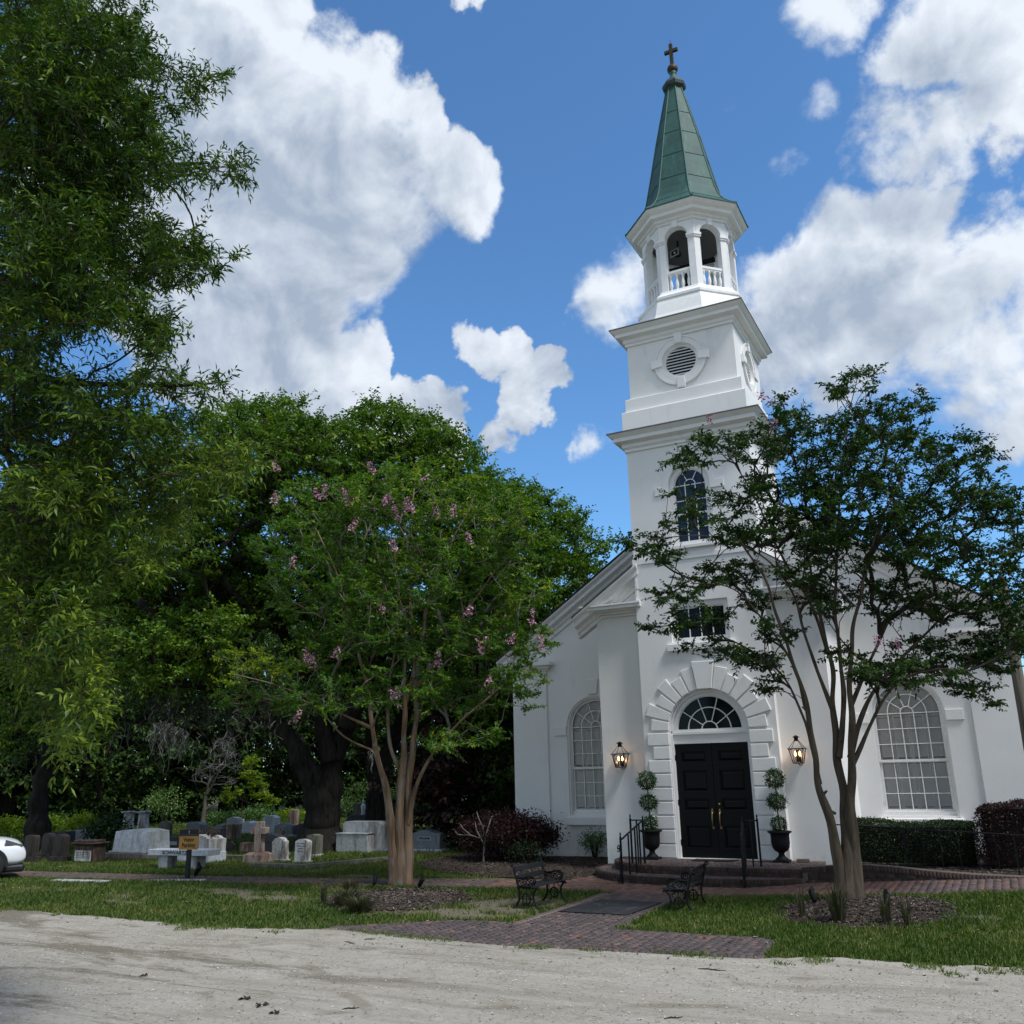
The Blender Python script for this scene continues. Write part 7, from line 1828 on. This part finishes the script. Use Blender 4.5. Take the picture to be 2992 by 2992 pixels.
wl = [(-34,1.10,63,'b'),(10,1.0,59,'a'),(90,.95,67,'c'),(150,1.0,60,'b'),(225,1.0,69,'a'),(290,.95,63,'b'),(350,1.0,71,'c'),(420,.9,62,'a'),(480,1.0,70,'b'),(545,.95,65,'b'),(610,1.0,73,'c'),(670,.95,64,'a'),(735,1.0,70,'b'),(800,.9,62,'b'),(860,1.0,69,'a'),(930,.95,63,'c'),(1000,1.0,67,'b'),(-120,1.0,59,'c'),(60,1.1,79,'a'),(190,1.15,81,'c'),(320,1.1,83,'a'),(450,1.15,83,'c'),(580,1.15,85,'a'),(700,1.1,83,'c'),(830,1.1,83,'a'),(960,1.1,83,'c')]
for i, (dx, sc, dist, k) in enumerate(wl):
    d = ray(dx*DPX, 1580*DPX); d = d*np.array([1, 1, 0]); d /= np.linalg.norm(d); p = CAM+d*dist
    put(k, (p[0], p[1], 0), i*2.4, sc*1.2, WL)

for i, (x, y, k, sc) in enumerate(((17, 34, 'b', 1.2), (24, 26, 'a', 1.2), (30, 36, 'c', 1.2), (37, 24, 'b', 1.3), (44, 34, 'a', 1.3), (20, 52, 'c', 1.4), (-12, 48, 'a', 1.2), (2, 50, 'b', 1.2))):
    put(k, (x, y, float(gh(x, y))), i*1.7, sc, 'dense dark green tree standing behind the church')

# ---- shrubs, hedges and small trees
def shrub(name, loc, rad, n, l, w, m, label, cat='shrub', group=None, stems=5, lv0=.5, inner=.55, ground=True):
    t = thing(name, loc, label, cat, group)
    mb = MB()
    for i in range(stems):
        a = 6.28*i/stems+rng.uniform(-.4, .4); e = (rad[0]*.55*math.cos(a), rad[1]*.55*math.sin(a), rad[2]*1.5)
        mb.tube([(0.04*math.cos(a), .04*math.sin(a), -.05), (e[0]*.4, e[1]*.4, e[2]*.5), e], [.022, .016, .006], 5)
    mb.build('stems', M_LIMB2, t)
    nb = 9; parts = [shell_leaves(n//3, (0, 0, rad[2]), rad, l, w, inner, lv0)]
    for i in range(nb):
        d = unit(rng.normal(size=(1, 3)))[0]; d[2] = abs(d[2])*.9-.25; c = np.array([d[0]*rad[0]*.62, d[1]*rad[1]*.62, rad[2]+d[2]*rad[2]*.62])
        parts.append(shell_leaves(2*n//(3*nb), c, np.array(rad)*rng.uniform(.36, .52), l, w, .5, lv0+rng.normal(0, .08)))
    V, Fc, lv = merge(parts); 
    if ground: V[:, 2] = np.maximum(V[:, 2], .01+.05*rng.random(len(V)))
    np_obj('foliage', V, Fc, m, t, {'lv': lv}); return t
pA = PY(1470, 2500, 1.75)
shrub('purple_shrub', (-7.1, 1.75, 0), (1.75, 1.05, .76), 17000, .085, .05, L_RED, 'rounded dark purple-red shrub against the left corner of the church', group='purple-leaved shrubs')
shrub('low_green_shrub', (-6.0, .95, 0), (.62, .5, .36), 900, .06, .035, L_HEDGE, 'low dark green bush at the foot of the rounded purple shrub')
def pos_at(px, py, dz=0): p = G(px, py); return (float(p[0]), float(p[1]), float(p[2]))
shrub('azalea', pos_at(1738, 2508), (.55, .45, .50), 850, .075, .035, L_BUSH, 'small open green azalea in the mulch against the entrance wall', lv0=.42, inner=.35, stems=9)
# the small bare multi-stemmed tree before the purple shrub
p0 = np.array(pos_at(1413, 2524)); t = thing('bare_sapling', p0, 'small pale grey bare-stemmed tree in front of the purple shrub', 'sapling')
mb = MB()
for pts, r in (([(1413,2524),(1414,2490),(1415,2470),(1420,2440),(1432,2400),(1438,2385)], .035), ([(1415,2470),(1405,2450),(1392,2425),(1388,2400)], .022), ([(1405,2450),(1375,2440),(1352,2420),(1345,2408)], .018), ([(1352,2440),(1338,2438),(1330,2428)], .012), ([(1414,2460),(1412,2420),(1398,2390),(1393,2372)], .020), ([(1375,2440),(1352,2440)], .013)):
    P = [TP(p0, x/DPX, y/DPX, rng.normal(0, .1)) for x, y in pts]; mb.tube([tuple(q) for q in P], list(np.linspace(r, r*.45, len(P))), 7)
mb.build('stems', bark_mat('pale_sapling_bark', (.16, .15, .14), (.32, .30, .28), 12, .3, .3), t, off=p0)
# purple leaved tree and dark evergreen behind the church corner
wood_proto('p', 4.6, 2.3, 150, 11, L_RED, 'x', 'tree', None, .08); put('p', pos_at(1330, 2478), .4, 1.0, 'dark purple-leaved small tree behind the church corner shrub'); PROT['p'][0].name = 'purple_plum_tree'
wood_proto('e', 5.2, 1.7, 150, 12, L_WOOD, 'x', 'tree', None, .02); put('e', pos_at(1470, 2478), .4, 1.0, 'dark green evergreen tree squeezed against the left church wall'); PROT['e'][0].name = 'evergreen_tree'

def hedge(name, x0, x1, y0, y1, z0, z1, n, l, w, m, label, lv0=.45, rnd=.12):
    c = np.array([(x0+x1)/2, (y0+y1)/2, z0]); t = thing(name, c, label, 'hedge', 'clipped hedges along the right church wall')
    hx, hy, hz = (x1-x0)/2, (y1-y0)/2, (z1-z0)/2
    p = rng.uniform(-1, 1, (n, 3)); ax = rng.choice(3, n, p=[.16, .52, .32]); s = np.where(rng.random(n) < .5, -1, 1); s = np.where(ax == 2, 1, s)
    p[np.arange(n), ax] = s*rng.uniform(.84, 1.0, n)**1.0
    # rounded edges
    q = np.abs(p)**6; k = (q[:, 0]+q[:, 1]+q[:, 2])**(1/6); p = p/np.maximum(k, 1)[:, None]
    P = p*np.array([hx, hy, hz])+np.array([0, 0, hz]); P += (np.stack([vnoise(P[:, 0]+9*i, P[:, 2], 2.2, 40+i) for i in range(3)], 1)-.5)*rnd
    P += rng.normal(0, .018, P.shape)
    d = unit(p); dirs = unit(d*.7+rng.normal(size=(n, 3))*.7); V, Fc = leaf_quads(P, dirs, unit(d+rng.normal(0, .5, (n, 3))), l*rng.uniform(.6, 1.3, n), w)
    lv = np.clip(rng.normal(lv0, .2, n)+(vnoise(P[:, 0], P[:, 2], 1.6, 44)-.5)*.4, 0, 1)
    np_obj('foliage', V, Fc, m, t, {'lv': lv})
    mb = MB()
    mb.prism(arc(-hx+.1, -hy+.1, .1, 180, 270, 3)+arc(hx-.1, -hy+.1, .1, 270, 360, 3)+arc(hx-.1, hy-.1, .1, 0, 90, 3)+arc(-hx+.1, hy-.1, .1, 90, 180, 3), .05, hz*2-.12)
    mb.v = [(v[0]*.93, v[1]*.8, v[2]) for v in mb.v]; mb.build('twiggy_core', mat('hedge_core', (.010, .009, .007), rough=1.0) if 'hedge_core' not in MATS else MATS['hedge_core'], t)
hedge('green_hedge', 3.15, 6.05, .35, 1.55, .28, 1.27, 14000, .05, .030, L_HEDGE, 'long clipped dark green hedge below the right window')
hedge('purple_hedge', 6.08, 9.6, -.35, 1.0, .30, 1.72, 17000, .055, .034, L_RED, 'taller clipped purple-red hedge at the right edge', lv0=.40)

SG = 'shrubs among the graves'
for (px, py, rx_, rz_, m, lab, lv_) in ((312, 2490, .95, .78, L_HEDGE, 'dark rounded bush left of the big white monument', .5),
    (22, 2452, 1.0, .55, L_LIME, 'bright green shrub above the roof of the white car', .35), (150, 2440, .95, .50, L_LIME, 'bright yellow-green shrub behind the three dark tablets', .3), (238, 2448, .85, .62, L_LIME, 'bright green shrub behind the small grey pair of stones', .35),
    (478, 2415, 1.5, 1.15, L_BUSH, 'rounded mid-green bush behind the two white columns', .6), (128, 2410, 1.9, 1.6, L_BUSH, 'tall leafy green bush behind the leaning oak trunk', .55), (380, 2398, 3.1, 2.2, L_BUSH, 'big pale green bush under the hanging moss', .45),
    (852, 2402, 1.2, .40, L_LIME, 'low bright green shrub left of the great oak trunk', .3), (750, 2405, 1.6, .5, L_BUSH, 'low dark shrub at the back between the pale headstones', .35), (985, 2390, 1.6, .7, L_BUSH, 'green shrub between the two oak trunks', .5), (640, 2412, 1.0, .40, L_BUSH, 'low green shrub behind the dark grey headstones', .4), (1180, 2440, 1.5, 1.0, L_BUSH, 'shadowed green shrub behind the left crape myrtle trunk', .3), (1085, 2400, 2.2, 1.4, L_WOOD, 'dark shrub right behind the second oak trunk', .5)):
    shrub('churchyard_shrub', pos_at(px, py), (rx_, rx_*.8, rz_), int(1500*max(1, rx_*.7)), .12 if rz_ < 1.5 else .16, .07 if rz_ < 1.5 else .09, m, lab, group=SG, lv0=lv_)

def px_tree(name, base, label, stems, blobs, per, depth, cx, hw, leaf, bk, lm, cat='tree', **kw):
    return plant_tree(name, base, label, cat, None, stems, blobs, per, depth, cx, hw, leaf, bk, bk, lm, sides=8, flare=1.1, **kw)
by = G(455*DPX, 1560*DPX)
px_tree('lime_green_sapling', by, 'young tree with bright yellow-green leaves standing out before the dark wood', [([(455,1562),(458,1510),(470,1470),(478,1430)], .3, .05, .012), ([(458,1510),(440,1495),(425,1500)], .3, .02, .008), ([(470,1470),(500,1490),(520,1515)], -.3, .02, .008)],
    [(478,1440,14,12),(475,1462,20,10),(482,1482,22,9),(490,1500,22,9),(508,1512,18,7),(440,1492,16,9),(432,1503,14,6),(425,1512,10,5)], 26, .8, 470, 60, dict(ntw=4, tl=.30, nl=9, ll=.10, lw=.06, lv0=.5, lvs=.18, flat=.3), M_BK2, L_LIME, seg=.3, r_tip=.005)
bd = G(382*DPX, 1563*DPX); td = thing('dead_tree', bd, 'bare grey dead tree with a mass of fine twigs before the dark wood', 'tree')
mb = MB(); SD = []
for pts, off, r0, r1 in (([(382,1565),(386,1530),(390,1500),(400,1480),(412,1458),(416,1430)], 0, .16, .03), ([(390,1500),(392,1490),(391,1478)], 0, .09, .06), ([(386,1530),(400,1520),(425,1508),(440,1505)], .4, .06, .02)):
    P, rr = stem_pts(bd, pts, off, r0, r1); mb.tube([tuple(p) for p in P], list(rr), 8); SD.append((P, rr))
M_DEADB = bark_mat('dead_wood_grey', (.07, .068, .064), (.19, .185, .175), 9, .3, .4); mb.build('trunk', bark_mat('dead_trunk', (.06, .055, .045), (.14, .125, .10), 7, .3, .5), td, off=bd)
cl, _ = blob_clusters(bd, [(415,1425,24,24),(430,1405,16,22),(396,1450,26,16),(376,1468,22,8),(440,1440,16,22),(428,1472,20,12),(412,1400,10,10)], 34, 1.0, 412, 60)
P0, P1, ra, rb, dr, tp = grow(SD, cl, bd, .008, .3, attach=.5)
_, (t0, t1, q0, q1) = spray(tp, dr, 2, .45, 2, .05, .03, .5, .1, twig_r=.005)
np_obj('branches', *edges_mesh(np.concatenate([P0, t0]), np.concatenate([P1, t1]), np.concatenate([ra, q0]), np.concatenate([rb, q1]), 5), M_DEADB, td, smooth=True, off=bd)

# ornamental grass tufts in the mulch
M_TUFT = leaf_mat('tuft_blade', (.022, .028, .014), (.055, .062, .030), (.17, .14, .085), trans=.25)
for (px, py, h, r, n, lab) in ((1012, 2650, .36, .48, 420, 'widest tuft of grassy blades in the mulch under the left crape myrtle'), (1052, 2668, .32, .46, 380, 'tuft of arching grassy blades nearest the mulch in front of the left crape myrtle'), (1022, 2615, .34, .30, 260, 'browner tuft of grass at the back left of the left mulch bed'), (945, 2648, .45, .12, 60, 'sparse thin upright tuft at the left end of the left mulch bed'),
    (2345, 2688, .55, .14, 46, 'sparse tall tuft left of the right crape myrtle trunk'), (2452, 2700, .62, .28, 170, 'dense dark tuft of upright blades in front of the right crape myrtle trunk'), (2592, 2705, .50, .17, 60, 'brownish upright tuft beside the right spotlight'), (2655, 2712, .46, .16, 50, 'thin upright tuft at the right end of the right mulch bed')):
    p = np.array(G(px, py)); a = rng.uniform(0, 6.283, n); rr = r*.35*np.sqrt(rng.random(n)); ln = rng.uniform(.2, 1.0, n)*r; hh = h*rng.uniform(.5, 1.1, n)
    c, s = np.cos(a), np.sin(a); x0, y0 = rr*c, rr*s; w = .006
    q = [np.stack([x0-s*w, y0+c*w, 0*x0], 1), np.stack([x0+s*w, y0-c*w, 0*x0], 1), np.stack([x0+ln*c*.4+s*w, y0+ln*s*.4-c*w, hh*.75], 1), np.stack([x0+ln*c*.4-s*w, y0+ln*s*.4+c*w, hh*.75], 1)]
    q2 = [q[3], q[2], np.stack([x0+ln*c+s*.001, y0+ln*s, hh*.95], 1), np.stack([x0+ln*c-s*.001, y0+ln*s, hh*.95], 1)]
    V = np.concatenate([np.stack(q, 1).reshape(-1, 3), np.stack(q2, 1).reshape(-1, 3)]); lv1 = np.clip(rng.normal(.45, .25, n), 0, 1)
    o = np_obj('grass_tuft', V, np.arange(len(V)).reshape(-1, 4), M_TUFT, None, {'lv': np.concatenate([lv1, lv1])}); o.location = p; tag(o, lab, 'grass tuft', 'ornamental grass tufts in the mulch')
